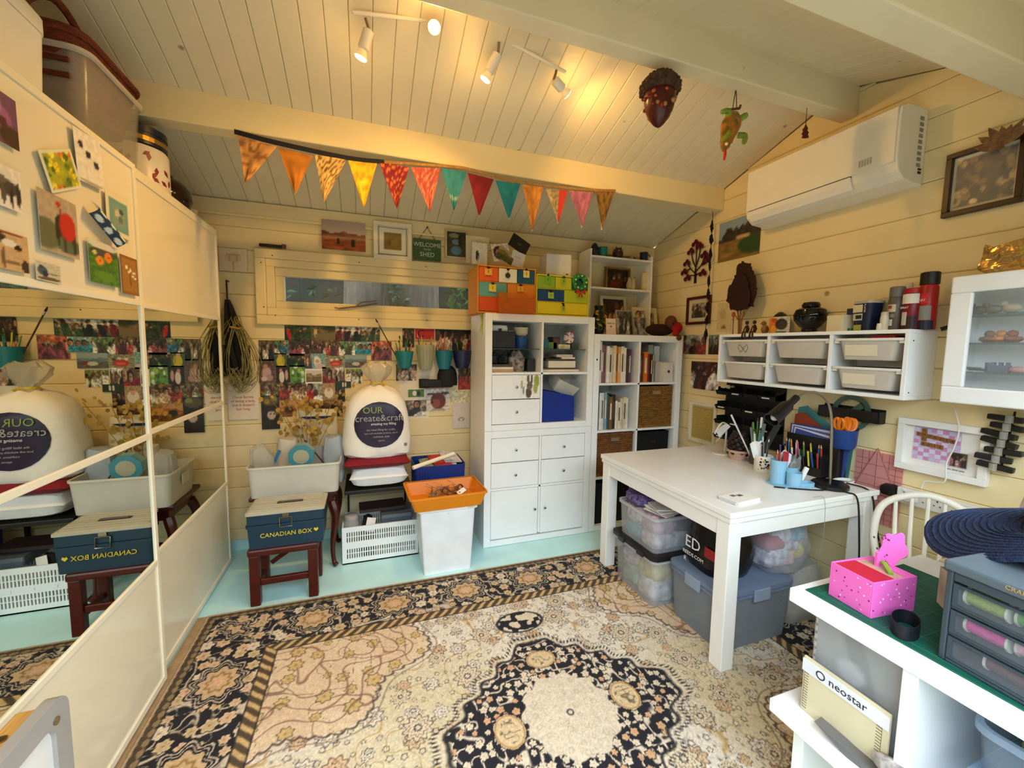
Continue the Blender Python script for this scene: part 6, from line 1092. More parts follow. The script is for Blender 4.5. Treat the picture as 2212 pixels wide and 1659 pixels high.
# framed photographs and toys on the bookshelf top
def sand(px0, px1, py0, py1, y, label, fn, mt, bar, lean=-.15, mw=0, rz=0, z0=BT):
    a, b = at(px0, py0, 'y', y), at(px1, py1, 'y', y); w = float(b[0]-a[0]); h = float(a[2])-z0
    return frame_at(w, h, (float((a[0]+b[0])/2), y, z0+h/2*math.cos(lean)+.001), (lean, 0, rz), label, fn, mt, bar, .012, mw, name='framed_picture', nx=18, ny=18)
wfr = M('white_photo_frame', '#d9cfb2', .45); sfr = M('silver_photo_frame', '#b0a890', .35, metal=.5)
sand(1298, 1352, 637, 712, 3.10, 'white framed wedding kiss photograph at the back of the group', people(61, '#2a1c1a', 2, ('#8a2a22', '#14141a', '#c8783a'), 1.9), wfr, .028)
sand(1366, 1418, 662, 714, 3.04, 'large white frame with a pale family photograph', people(62, '#b8a488', 3, ('#c89a5a', '#8a7a6a', '#d8c8b0'), 1.4), wfr, .03, -.2)
sand(1331, 1366, 669, 714, 2.90, 'pale silver frame with a monochrome group', people(63, '#6a6a62', 3, ('#3a3a3a', '#c8c8c0'), 1.5), sfr, .01, -.18)
sand(1368, 1396, 684, 717, 2.83, 'small silver frame with a monochrome couple', people(64, '#5a5a54', 2, ('#3a3a3a', '#8a8a84'), 1.6), sfr, .008, -.18)
ty = T('thank_you_card', 'small white thank you card at the front of the bookshelf top', 'card', (px_x(1321, 700, 2.78), 2.78, BT+.001), rot=(-.12, 0, -.05)); part('card', box(-.043, .043, -.001, .001, 0, .125), M('paper_pink', '#e2cdbe', .7), ty); word('thank you', .017, M('print_dark', '#3a342c'), ty, (0, -.0016, .088)); part('heart', prism([(0, -.008), (.009, .003), (.005, .008), (0, .004), (-.005, .008), (-.009, .003)], -.0018, -.001), M('quote_red', '#b3302c'), ty, loc=(0, 0, .062))
tv = T('painted_jug', 'tall jug painted in yellow black and green leaves', 'jug', (px_x(1293, 690, 2.86), 2.86, BT+.0005)); part('body', lathe([(.036, 0), (.048, .03), (.052, .09), (.044, .15), (.032, .19), (.036, .225), (.03, .225), (.026, .19)], 22), M('jug_black', '#16140f', .3), tv, smooth=True); q = random.Random(6)
for k in range(16): a = -PI/2+q.uniform(-1.1, 1.1); z = .03+.17*k/16; r = .052 if z < .1 else .052-(z-.1)*.18; part('painted_leaf', X(prism([(-.018, 0), (0, .009), (.018, 0), (0, -.009)], -.001, .001), (r*math.cos(a)*1.01, r*math.sin(a)*1.01, z), (0, q.uniform(-.8, .8), a+PI/2)), M('leaf_'+'yg'[k % 2], ('#c89a1c', '#1f5a34')[k % 2], .4), tv)
part('handle', tube(spline([(.045, -.01, .17), (.075, -.01, .15), (.07, -.01, .09), (.05, -.01, .06)], 5), .006, 7), M('jug_black', '#16140f'), tv, smooth=True)
ml = T('soft_toy', 'dark brown soft toy dog with a red scarf hanging over the shelf edge', 'toy', (2.30, 2.80, BT)); fur = M('toy_fur', '#2e1510', .95, var=.3, scale=60, bump=.6, bscale=200); fur2 = M('toy_fur_tan', '#6a3c1c', .95, var=.3, scale=60, bump=.6, bscale=200)
part('body', ell((-.03, .0, .05), (.13, .06, .05), 18, 10), fur, ml, smooth=True); part('head', ell((.06, -.03, .11), (.05, .045, .06), 16, 10), fur2, ml, smooth=True); part('scarf', J(ell((.10, -.05, .07), (.052, .04, .05), 14, 8), ell((.08, -.07, .03), (.03, .02, .035), 10, 6)), M('scarf_red', '#a8150f', .9, var=.2, scale=40), ml, smooth=True); part('paw', ell((.085, -.10, -.012), (.026, .02, .022), 12, 8), fur2, ml, smooth=True); part('nose', ell((.045, -.075, .1), .008, 8, 6), M('lens_black', '#0d0d10'), ml)
# ================================================================ right wall: pictures and hangings
photo('right', (1555, 484, 1640, 548), 'landscape photograph of a green lake below rocky cliffs', lambda u, v: mixc(mixc(land(9, '#8fa0ac', '#3a2f24', '#8a6a38', .8, .5)(u, v), hx('#2f4a26')+0*u[..., None], (1-((u-.85)/.4)**2-((v-.3)/.25)**2)*3), hx('#d0a468')+0*u[..., None], (1-((u-.6)/.2)**2-((v-.52)/.06)**2)*2), d=.003, nx=30, ny=24, tilt=0)
ta = T('metal_tree', 'cut metal tree with dark red leaves on the gable wall', 'wall art', tuple(map(float, at(1501, 612, 'x', W-.012))), rz=-PI/2)
tm_ = M('metal_dark', '#221418', .4, metal=.4); rdm = M('leaf_maroon', '#5c0d1c', .35, metal=.3)
br_ = [[(0, 0, 0), (0, 0, .12), (.0, 0, .18)], [(0, 0, .1), (-.07, 0, .16), (-.12, 0, .22)], [(0, 0, .12), (.07, 0, .17), (.12, 0, .26)], [(0, 0, .16), (-.05, 0, .25), (-.07, 0, .33)], [(0, 0, .16), (.04, 0, .27), (.05, 0, .36)], [(0, 0, .17), (0, 0, .3), (-.01, 0, .4)], [(0, 0, .08), (-.07, 0, .09), (-.1, 0, .06)], [(0, 0, .08), (.07, 0, .1), (.11, 0, .08)], [(.07, 0, .17), (.13, 0, .18), (.15, 0, .2)], [(-.07, 0, .16), (-.13, 0, .15), (-.15, 0, .13)]]
sc0 = float(at(1501, 520, 'x', W-.012)[2]-at(1501, 612, 'x', W-.012)[2])/.44
part('trunk', prism([(-.014*sc0, 0), (.014*sc0, 0), (.008*sc0, .15*sc0), (-.008*sc0, .15*sc0)], -.003, .003), tm_, ta)
for b in br_: part('branch', tube(spline([(x*sc0, y, z*sc0) for x, y, z in b], 4), .0045, 6), tm_, ta)
for b in br_[1:]:
    for k, (dx, dz) in enumerate(((0, .025), (-.03, .0), (.03, .0))):
        x, _, z = b[-1]; part('leaf', X(ell((0, 0, 0), (.026*sc0, .004, .024*sc0), 10, 6), ((x+dx)*sc0, -.006-.002*k, (z+dz)*sc0)), rdm, ta, smooth=True)
framed('right', (1487, 644, 1535, 699), 'dark red framed monochrome picture of two figures', bordered(people(71, '#a89a84', 2, ('#5a5248', '#3a342c'), 1.4), '#d8cdb0', .16), M('mahogany_frame', '#4a120e', .4), .02, .018, d=.001, nx=24, ny=26)
photo('right', (1551, 656, 1578, 716), 'pale pencil sketch pinned behind the feather fan', spots('#dcc892', [(.4, .6, .25, .2, '#c8b280'), (.5, .15, .2, .06, '#8a7444')], None, 0, .1), 'sketch', 'pencil_sketch', d=.003)
photo('right', (1478, 724, 1524, 766), 'photograph of a rider in dark red beside the shelf edge', people(72, '#b8b8b4', 2, ('#3a1414', '#2a2a2c', '#8a3028'), 1.6), d=.003)
photo('right', (1532, 724, 1553, 766), 'narrow photograph half hidden behind the drawer shelf', people(73, '#7a8a8a', 2, ('#4a2a1c', '#2a2a2c'), 1.4), d=.003)
photo('right', (1494, 780, 1553, 846), 'group photograph of a large crowd in maroon', people(74, '#4a2a2c', 10, ('#5a1c24', '#d8d0c8', '#2a1c20'), .8, '#5a2a2c'), d=.003, nx=30, ny=24)
framed('right', (1492, 866, 1545, 966), 'tall white framed gold patterned print behind the table', bordered(lambda u, v: np.where((np.sin(np.hypot((u-.5)*1.0, ((v*2.5) % 1-.5)*1.0)*60) > 0)[..., None], hx('#a88a2c'), hx('#c9b06a')), '#b09a4a', .05), M('cream_frame', '#e8dfc0'), .022, .016, .012, '#d8cba0', d=.001, nx=30, ny=60)
# dark framed leaf picture with a feather bundle, near the camera
framed('right', (2052, 338, 2212, 436), 'dark brown framed picture of golden leaves below the beam', bordered(blobs(75, '#4a3416', ['#8a6a30', '#b89858', '#2c2010', '#6a4e22'], 46, (.04, .1)), '#dcd0b4', .04), M('dark_walnut', '#2a150c', .35), .022, .025, d=.001, nx=34, ny=26, glass=True)
ft = T('feather_bunch', 'bunch of brown speckled feathers tucked over the framed picture', 'feathers', tuple(map(float, at(2172, 318, 'x', W-.035))), rz=-PI/2)
q = random.Random(12)
for k in range(7):
    a = -1.2+.35*k; L = q.uniform(.08, .13); pts = [(0, 0)]+[(.016*math.sin(PI*t), L*t) for t in (.2, .4, .6, .8)]+[(0, L)]+[(-.016*math.sin(PI*t), L*t) for t in (.8, .6, .4, .2)]
    part('feather', X(prism(pts, -.0008, .0008), (0, -.004*k, 0), (0, a, 0)), M('feather_brown', '#7a5a3a', .8, var=.5, scale=60), ft)
# fan of dried leaves in a thin vase stand
fs = T('feather_fan', 'dark brown dried leaf fan on a stalk standing on the drawer shelf', 'dried leaf', (W-.10, float(at(1597, 718, 'x', W-.10)[1]), 1.529), rz=-PI/2)
fh = float(at(1597, 566, 'x', W-.10)[2])-1.529; k0 = fh/.36; out = [(.0, .12), (-.06, .13), (-.085, .18), (-.08, .24), (-.05, .28), (-.035, .34), (-.005, .36), (.035, .34), (.06, .29), (.08, .24), (.085, .18), (.07, .135)]
def serr(pts, q, n=5, a=.006):
    o = []
    for i, p in enumerate(pts):
        r = pts[(i+1) % len(pts)]
        for j in range(n): t = j/n; o.append(((p[0]+(r[0]-p[0])*t+q.uniform(-a, a))*k0, (p[1]+(r[1]-p[1])*t+q.uniform(-a, a))*k0))
    return o
lm_ = M('leaf_dark_brown', '#2a0d0a', .6, var=.5, scale=25)
part('leaf_blade', prism(serr(out, random.Random(2)), -.004, .004), lm_, fs); part('leaf_blade', X(prism(serr([(x*.7, .12+(z-.12)*.75) for x, z in out], random.Random(3)), -.003, .003), (.0, -.012, 0)), lm_, fs)
for dx in (-.012, 0, .014): part('stalk', tube([(dx*.6, 0, 0), (dx, 0, .07*k0), (dx*2.6, -.002, .15*k0)], .004, 6), M('stalk_tan', '#8a6238', .7), fs)
q = random.Random(4)
for k in range(9): part('twiglet', tube([(0, -.004, .06*k0), (q.uniform(-.06, .08), -.008, (.09+.05*q.random())*k0)], .0016, 4), M('stalk_tan', '#8a6238'), fs)
rt = T('red_tulip', 'small carved tulip with an orange red head beside the fan', 'ornament', (W-.10, float(at(1583, 718, 'x', W-.10)[1])+.0, 1.529)); part('stem', tube([(0, 0, 0), (0, .003, .12)], .004, 6), M('stalk_tan', '#8a6238'), rt); part('flower', X(lathe([(.004, 0), (.012, .012), (.011, .03), (.004, .038)], 10), (0, .003, .118)), M('tulip_red', '#b84a20', .6), rt, smooth=True)
# ================================================================ wall shelf with six tubs
TX0, TY0, TY1, TZ0, TZ1 = 2.29, 1.15, 2.205, 1.207, 1.528
tf = T('tub_shelf', 'white wall shelf with six sliding plastic tubs', 'shelf', (TX0, TY0, TZ0)); tw_, td = TY1-TY0, W-TX0
part('top_panel', box(0, td, 0, tw_, TZ1-TZ0-.018, TZ1-TZ0), cabw, tf, bev=.002); part('bottom_panel', box(0, td, 0, tw_, 0, .018), cabw, tf, bev=.002)
ups = [0, float(at(1795, 780, 'x', TX0)[1])-TY0, float(at(1660, 780, 'x', TX0)[1])-TY0, tw_-.018]
for y in ups: part('upright', box(0, td, y, y+.018, .018, TZ1-TZ0-.018), cabw, tf, bev=.002)
part('back_panel', box(td-.006, td, .018, tw_-.018, .018, TZ1-TZ0-.018), cabw, tf)
for y in (.006, .30): part('screw', X(cyl(.003, .002, n=8), (.03, .0, .03+y*.8), (PI/2, 0, 0)), M('notch_dark', '#241812'), tf)
tubm = M('tub_translucent', '#efe8dc', .35, alpha=.55, var=.05)
names = [['lower tub nearest the glass cabinet', 'upper tub nearest the glass cabinet'], ['lower tub in the middle bay', 'upper tub in the middle bay'], ['lower tub in the far bay', 'upper tub with a butterfly in the far bay']]
bfm = M('butterfly_grey', '#c8c4b0', .6)
for b in range(3):
    y0, y1 = ups[b]+.018, ups[b+1]
    for r in range(2):
        w = y1-y0; z = .035+.142*r; t = T('storage_tub', 'milky plastic '+names[b][r]+' of the wall shelf', 'tub', (TX0, TY0+(y0+y1)/2, TZ0+z), rz=-PI/2, group='tubs in the wall shelf')
        ww = w-.05; part('tub', X(tub(ww, .19, .098, .022, .003, .86), (0, .1, 0)), tubm, t, smooth=True); part('rim', X(rloft([(w-.012, .2, .012, .094), (w-.006, .204, .014, .097), (w-.006, .204, .014, .106), (ww-.01, .17, .02, .106)], cap0=False, cap1=False), (0, .102, 0)), M('tub_rim', '#f2eee2', .35), t, smooth=True)
        for s in (-1, 1): part('runner', box(s*(w/2-.014)-.01, s*(w/2-.014)+.01, .01, .18, .082, .094), M('tub_rim', '#e2dccc'), t)
        cc = ('#c8b2a8', '#e0d6c4', '#c4a09c', '#b8a090', '#b0b0a4', '#c0beb0')[b*2+r]
        part('contents', X(rloft([(ww*.78, .14, .02, .006), (ww*.84, .16, .02, .07)]), (0, .1, 0)), M('tubfill_'+cc[1:], cc, .8, var=.25, scale=18), t)
        if (b, r) == (2, 1):
            for s in (-1, 1): part('butterfly_wing', prism([(0, 0), (s*.03, .026), (s*.036, .004), (s*.02, -.024)], -.002, 0), M('butterfly_grey', '#c8c4b0'), t, loc=(-.0, .009, .05), rot=(.13, 0, 0)); part('butterfly_edge', J(*[tube([(0, -.002, 0), (s*.03, -.002, .026), (s*.036, -.002, .004), (s*.02, -.002, -.024), (0, -.002, 0)], .0012, 4)]), M('print_dark', '#3a342c'), t, loc=(0, .008, .05), rot=(.13, 0, 0))
        if b == 0: part('label_card', box(-ww*.3, ww*.26, -.0015, 0, .02, .075), M('tub_label', '#e4dac0', .7), t, loc=(-.02, .0165, 0), rot=(.13, 0, 0))
# things on the wall shelf
TZ = 1.5285
def on_shelf(px, d=.1): return (W-d, float(at(px, 715, 'x', W-d)[1]), TZ)
for k, px in enumerate((1608, 1624)):
    t = T('sitting_figure', ('small bronze figure sitting on the shelf edge beside the fan', 'small bronze figure leaning beside the other one')[k], 'figurine', (TX0+.018, float(at(px, 718, 'x', TX0)[1]), TZ), rz=-PI/2); bz = M('bronze', '#3a2410', .35, metal=.5)
    part('body', J(tube([(0, 0, .008), (.004, .004, .03), (0, 0, .055)], [.009, .011, .007], 8), ell((0, 0, .07), (.011, .011, .013), 10, 7)), bz, t, smooth=True)
    for s in (-1, 1): part('leg', tube([(s*.006, 0, .01), (s*.008, -.022, .012), (s*.012, -.026, -.028)], .005, 6), bz, t, smooth=True); part('arm', tube([(s*.009, 0, .048), (s*.018, .0, .03), (s*.012, -.012, .014)], .0035, 6), bz, t, smooth=True)
sf = T('sunflower_tile', 'orange and black painted sunflower tile standing on the shelf', 'tile', on_shelf(1683, .12), rz=-PI/2+.2); sheet('painted_face', .115, .10, spots('#c8bfae', [(.1, .4, .35, .6, '#d8701c'), (.2, .2, .16, .3, '#e0982a'), (.6, .55, .32, .36, '#2a2622'), (.65, .5, .2, .25, '#3a342e'), (.6, .08, .3, .07, '#3a6a2c'), (.25, .8, .16, .14, '#b8481a')], None, 0, .3), 22, 20, .008, .4, sf, (0, 0, .0505)); part('foot', box(-.03, .03, .004, .03, 0, .004), M('tile_back', '#b8ac94', .7), sf)
eg = T('speckled_egg', 'teal speckled egg with a black band behind the sunflower tile', 'ornament', on_shelf(1684, .06)); part('shell', lathe([(.03, 0), (.048, .03), (.05, .07), (.04, .105), (.022, .125), (.004, .132)], 22), M('egg_teal', '#2a5c54', .35, var=.7, scale=90), eg, smooth=True); part('band', lathe([(.0445, .098), (.031, .118), (.01, .1345), (.002, .1355)], 22, False), M('egg_black', '#14100f', .3), eg, smooth=True)
item('carved_bird', 'small tan carved bird between the figures and the sunflower tile', 'figurine', J(ell((0, 0, .03), (.022, .022, .03), 12, 8), ell((0, .01, .07), (.014, .016, .016), 10, 7), tube([(0, .02, .072), (0, .036, .066)], [.006, .002], 6)), M('carved_tan', '#9a7238', .6, var=.3, scale=40), on_shelf(1652, .07), smooth=True)
bv = T('black_vase', 'glossy black round lidded vase on the wall shelf', 'vase', on_shelf(1748, .1)); bvm = M('black_glaze', '#0b0b10', .08); part('body', lathe([(.03, 0), (.04, .008), (.036, .022), (.052, .035), (.078, .07), (.083, .1), (.072, .13), (.05, .142), (.04, .145)], 32), bvm, bv, smooth=True); part('lid', lathe([(.043, .146), (.046, .155), (.038, .17), (.012, .176)], 28), bvm, bv, smooth=True)
item('cream_box', 'small cream cardboard box beside the black vase', 'box', cbox(.1, .09, .085), M('card_cream', '#e0d0a8', .7), on_shelf(1818, .12), rz=-.15, bev=.003)
item('bottle_stopper', 'tiny green bottle cap by the cream box', 'cap', cyl(.01, .015, n=12), M('cap_green', '#1f6a2c', .4), on_shelf(1836, .14))
def can(name, px, d, r, h, body, label, cat, capc=None, caph=.03, marks=(), capr=None, txt=None):
    t = T(name, label, cat, on_shelf(px, d), rz=-PI/2-.35, group='tins and cans on the wall shelf'); part('can', lathe([(r*.94, 0), (r, .004), (r, h-.012), (r*.86, h)], 24), M('can_'+body[1:], body, .35), t, smooth=True)
    if capc: part('cap', lathe([((capr or r*.9), h), ((capr or r*.9), h+caph), ((capr or r*.9)*.8, h+caph+.004)], 20), M('cancap_'+capc[1:], capc, .4), t, smooth=True)
    for z0, z1, c, aw in marks: part('label_panel', lathe_arc(r+.0006, z0, z1, aw), M('mark_'+c[1:], c, .5), t)
    if txt: word(txt[0], txt[1], M('label_white_text', '#e8e4e0'), t, (0, -r-.0012, txt[2]))
    return t
def lathe_arc(r, z0, z1, aw, n=10):
    A = [-PI/2-aw+2*aw*k/n for k in range(n+1)]
    return loft([[(r*math.cos(a), r*math.sin(a), z) for a in A] for z in (z0, z1)], False, False, closed=False)
t_ = T('blue_tub', 'navy printed tub of plaster on the wall shelf', 'tub', on_shelf(1872, .12), rz=-PI/2-.3, group='tins and cans on the wall shelf'); part('body', rloft([(.075, .07, .02, 0), (.098, .085, .022, .135)]), M('tub_navy', '#141f38', .4), t_, smooth=True); part('lid', rloft([(.104, .09, .022, .135), (.104, .09, .022, .147)]), M('tub_lid_grey', '#b8ae98', .4), t_, smooth=True); part('picture_panel', box(-.042, .012, -.0425, -.0415, .092, .13), M('panel_cream', '#d8d0a8', .6), t_, rot=(.0, 0, 0)); part('picture_panel', box(-.04, .012, -.041, -.04, .052, .086), M('panel_pale', '#c8c0a4', .6), t_); part('picture_panel', box(-.035, .008, -.0395, -.0385, .004, .03), M('panel_lime', '#a8a83a', .6), t_); part('dark_scene', box(-.025, .008, -.0417, -.0412, .06, .078), M('tub_dark', '#1a2230', .5), t_); word('PLASTER', .011, M('label_white_text', '#e8e4e0'), t_, (.025, -.043, .11), rot=(PI/2, PI/2, 0))
item('navy_carton', 'slim navy carton leaning against the plaster tub', 'carton', cbox(.03, .08, .12), M('carton_navy', '#1c2c54', .5), on_shelf(1848, .09), rz=.1, bev=.002)
can('varnish_bottle', 1896, .05, .028, .13, '#b88f3a', 'amber varnish bottle behind the plaster tub', 'bottle', '#c8a860', .025)
can('clear_bottle', 1912, .05, .03, .14, '#c8b884', 'clear plastic bottle with pale lid at the back of the cans', 'bottle', '#d0c4a0', .02)
can('small_tube', 1908, .16, .016, .07, '#d8ccb0', 'small white glue pot in front of the cans', 'pot', '#c8bc9c', .012)
can('small_tube', 1899, .17, .012, .032, '#e0d8c4', 'tiny white pot beside the glue pot', 'pot')
can('spray_can', 1931, .12, .03, .155, '#5a5248', 'grey metallic spray can with printed squares', 'can', '#6d6a62', .045, ((.02, .05, '#cfc8b8', .5), (.06, .075, '#8a7f70', .7), (.085, .12, '#c8bca8', .8), (.1, .115, '#a8342c', .35)), .029)
can('spray_can', 1965, .12, .034, .165, '#7a1420', 'dark red spray can with a white band and white figure', 'can', '#b0141c', .02, ((.118, .162, '#e6dfd2', 1.5), (.0, .062, '#33161c', 1.4), (.02, .08, '#c8c0b4', .35)), .033, ('SPRAY', .014, .1))
can('spray_can', 1955, .06, .026, .19, '#e2d8c8', 'slim cream spray bottle behind the red can', 'can', '#dccfb4', .03, (), .014)
can('spray_can', 1998, .10, .033, .20, '#a81a1a', 'tall red spray can with a black cap beside the glass cabinet', 'can', '#15120f', .052, ((.0, .04, '#1c1f3a', 1.6), (.042, .105, '#8a8a84', 1.2), (.115, .16, '#c8242a', .8)), .034, ('SPRAY', .016, .13))
solo('black_marker', 'black marker pen poking out at the end of the wall shelf', 'pen', X(cyl(.009, .1, n=12), rot=(1.2, 0, .5)), M('stand_black', '#15120f'), (2.45, 1.12, 1.53), smooth=True)
solo('red_dish', 'red lid visible above the upper near tub', 'lid', cbox(.08, .1, .012), M('lid_red', '#a81420', .4), (2.36, 1.27, TZ0+.035+.142+.107), bev=.003)
# ================================================================ glass fronted cabinet
GX, GY1, GZ0, GZ1 = 2.30, 1.033, 1.217, 1.737; GY0 = .45
gc = T('glass_cabinet', 'white wall cabinet with a glass door full of trinkets', 'cabinet', (GX, GY0, GZ0)); gw, gh = GY1-GY0, GZ1-GZ0
part('carcass', J(box(.022, W-GX, 0, .016, 0, gh), box(.022, W-GX, gw-.016, gw, 0, gh), box(.022, W-GX, .016, gw-.016, 0, .016), box(.022, W-GX, .016, gw-.016, gh-.016, gh), box(W-GX-.006, W-GX, .016, gw-.016, .016, gh-.016)), cabw, gc)
fr_ = .068; dr_ = part('door', J(box(0, .02, 0, gw, gh-fr_, gh), box(0, .02, 0, gw, 0, fr_), box(0, .02, 0, fr_, fr_, gh-fr_), box(0, .02, gw-fr_, gw, fr_, gh-fr_)), cabw, gc, bev=.006)
part('pane', box(.008, .011, fr_-.005, gw-fr_+.005, fr_-.005, gh-fr_+.005), M('clear_glass', '#ffffff', .02, alpha=.07, var=0), dr_)
shz = [.125, .245, .36]
for z in shz: part('glass_shelf', box(.03, W-GX-.01, .018, gw-.018, z, z+.005), M('shelf_glass', '#5f7f78'), gc)
def trinket(px, py, label, mb, mt, cat='trinket', x=2.38, z=None, **k):
    p = at(px, py, 'x', x); return solo('trinket', label, cat, mb, mt, (x, float(p[1]), z), group='trinkets in the glass cabinet', **k)
zz = [GZ0+.0165]+[GZ0+s+.0055 for s in shz]
trinket(2128, 820, 'dark grey pebble on the cabinet floor', ell((0, 0, .02), (.02, .028, .02)), M('pebble_dark', '#3a3634', .4), z=zz[0], smooth=True)
tp_ = T('tiny_teapot', 'little lilac teapot on the cabinet floor', 'teapot', (2.37, float(at(2165, 830, 'x', 2.37)[1]), zz[0]), group='trinkets in the glass cabinet'); lil = M('china_lilac', '#c0b4c0', .2); part('pot', lathe([(.016, 0), (.03, .012), (.032, .028), (.022, .042), (.008, .05)], 18), lil, tp_, smooth=True); part('spout', tube([(0, .028, .02), (0, .045, .03), (0, .05, .042)], [.007, .005, .004], 7), lil, tp_, smooth=True); part('handle', tube(spline([(0, -.028, .036), (0, -.05, .036), (0, -.048, .014), (0, -.028, .012)], 4), .004, 6), lil, tp_, smooth=True)
trinket(2195, 830, 'brick red lump beside the little teapot', ell((0, 0, .016), (.018, .026, .016)), M('lump_red', '#8a4a40', .6), z=zz[0], smooth=True)
trinket(2108, 770, 'pale green folded card on the lowest glass shelf', X(cbox(.05, .05, .004), rot=(0, .3, 0)), M('card_green', '#a8b4a4', .6), z=zz[1]+.012)
trinket(2165, 765, 'blue grey miniature castle on the lowest glass shelf', J(cbox(.03, .05, .03), *[X(cbox(.012, .01, .012), (0, -.02+.02*k, .03)) for k in range(3)], X(cyl(.014, .04, n=10), (.0, .03, 0))), M('mini_blue', '#5a6478', .5), z=zz[1])
trinket(2203, 765, 'pink miniature cushion on the lowest glass shelf', ell((0, 0, .014), (.02, .026, .014)), M('mini_pink', '#b88a88', .6), z=zz[1], smooth=True)
dd = [('brown nest with a dark centre', 2140, '#7a5a34'), ('orange and yellow clay dish', 2165, '#c07a2c'), ('ginger haired clay head', 2190, '#8a4a20')]
for lab, px, c in dd: trinket(px, 705, lab+' on the middle glass shelf', J(lathe([(.016, 0), (.03, .012), (.026, .022), (.01, .026)], 14), ell((0, 0, .035), (.014, .016, .014), 10, 6)), M('clay_'+c[1:], c, .7, var=.4, scale=60), z=zz[2], smooth=True)
for lab, px, c in (('dark green fish ornament', 2118, '#3a4030'), ('grey pewter duck', 2150, '#6a6a5a'), ('cream china dog', 2190, '#b8ac90')): trinket(px, 640, lab+' on the top glass shelf', J(ell((0, 0, .018), (.014, .028, .018), 12, 7), ell((0, .022, .038), (.011, .012, .011), 10, 6)), M('top_'+c[1:], c, .4), z=zz[3], smooth=True)
foil = T('gold_foil_bag', 'crumpled shiny gold foil bag on top of the glass cabinet', 'bag', (2.37, .86, GZ1+.0005), rz=.05); part('pouch', bag(.08, .22, .11, 44, n=28, m=12, wob=.11, top=.9), M('gold_foil', '#c8a464', .18, metal=.9, bump=.5, bscale=30), foil)
# ================================================================ lower right wall
fw = M('white_box_frame', '#eeece6', .35)
sb = framed('right', (1949, 900, 2136, 1052), 'white box framed letter tile picture on pink and lilac checks', plain('#e9e6df'), fw, .03, .03, 0, '#e9e6df', d=.001, nx=4, ny=4)
w, h, loc, rz = rect('right', 1949, 900, 2136, 1052)
def checks(u, v):
    i, j = np.floor(u*8).astype(int), np.floor(v*8).astype(int); r = ((i*37+j*61+i*j*13) % 7)
    return np.where(((i+j) % 2 == 0)[..., None], np.where((r > 2)[..., None], hx('#c886b4'), hx('#d0a8cc')), np.where((r > 3)[..., None], hx('#bcbcd8'), hx('#cfcfe2')))
sheet('check_print', w*.52, h*.62, checks, 64, 56, .001, .5, sb, (-.02, -.0065, .012))
tm = M('letter_tile_brown', '#8d5c26', .6, var=.2); tl = M('tile_letter', '#2c1a0c', .7)
for word_, x0, z0, dx, dz in (('THUNDER', -.085, .055, .0205, -.002), ('AND', -.0645, .075, 0, -.02), ('ROSE', -.0645, .012, .0205, -.001)):
    for k, chh in enumerate(word_):
        if word_ == 'AND' and k == 1: pass
        lt = part('letter_tile', box(-.0095, .0095, -.004, 0, -.0095, .0095), tm, sb, loc=(x0+dx*k, -.0072-(.001 if word_ == 'AND' else 0), z0+dz*k), bev=.001); word(chh, .014, tl, lt, (0, -.0044, 0))
sheet('snapshot', w*.19, h*.28, bordered(people(81, '#2a1c1a', 2, ('#8a5a5a', '#3a2a2c', '#c8a8a0'), 1.6), '#d8ccd0', .05), 16, 14, .0015, .35, sb, (w*.19, -.0085, -h*.14)); word('we love you', .012, M('print_dark', '#3a342c'), sb, (w*.17, -.008, -h*.325))
# pink quilting rulers
rk = M('ruler_pink', '#f2b0aa', .1, alpha=.5, var=0); rl_ = M('ruler_line', '#6a2a30', .6)
def ruler(name, label, pts, loc, lines, marks):
    t = T(name, label, 'ruler', loc, rz=-PI/2, rot=None); part('sheet', prism(pts, -.0015, .0015), rk, t); part('lines', J(*[tube([(a, -.0019, b), (c, -.0019, d)], .0009, 3) for a, b, c, d in lines]), rl_, t); return t
pa, pb = at(1851, 968, 'x', W-.01), at(1937, 1145, 'x', W-.01); rw, rh = float(pa[1]-pb[1]), float(pa[2]-pb[2])
n = 7; ruler('square_ruler', 'long pink transparent quilting ruler hanging by the table', [(-rw/2, -rh/2), (rw/2, -rh/2), (rw/2, rh/2), (-rw/2, rh/2)], (W-.006, float(pa[1]+pb[1])/2, float(pa[2]+pb[2])/2), [(-rw/2+rw*k/n, -rh/2, -rw/2+rw*k/n, rh/2) for k in range(1, n)]+[(-rw/2, -rh/2+rw/n*k, rw/2, -rh/2+rw/n*k) for k in range(1, int(rh/(rw/n)))], 0)
tp0 = at(1897, 968, 'x', W-.012); tr_ = ruler('triangle_ruler', 'pink transparent triangular ruler hanging over the long one', [(0, .12), (.105, -.12), (-.105, -.12)], (W-.012, float(tp0[1]), float(tp0[2])-.12), [(0, .12, .1, -.12), (0, .12, -.1, -.12), (-.1, -.118, .1, -.118), (0, .1, 0, -.118), (-.035, .03, .035, .03), (-.06, -.03, .06, -.03), (-.08, -.08, .08, -.08)], 0)
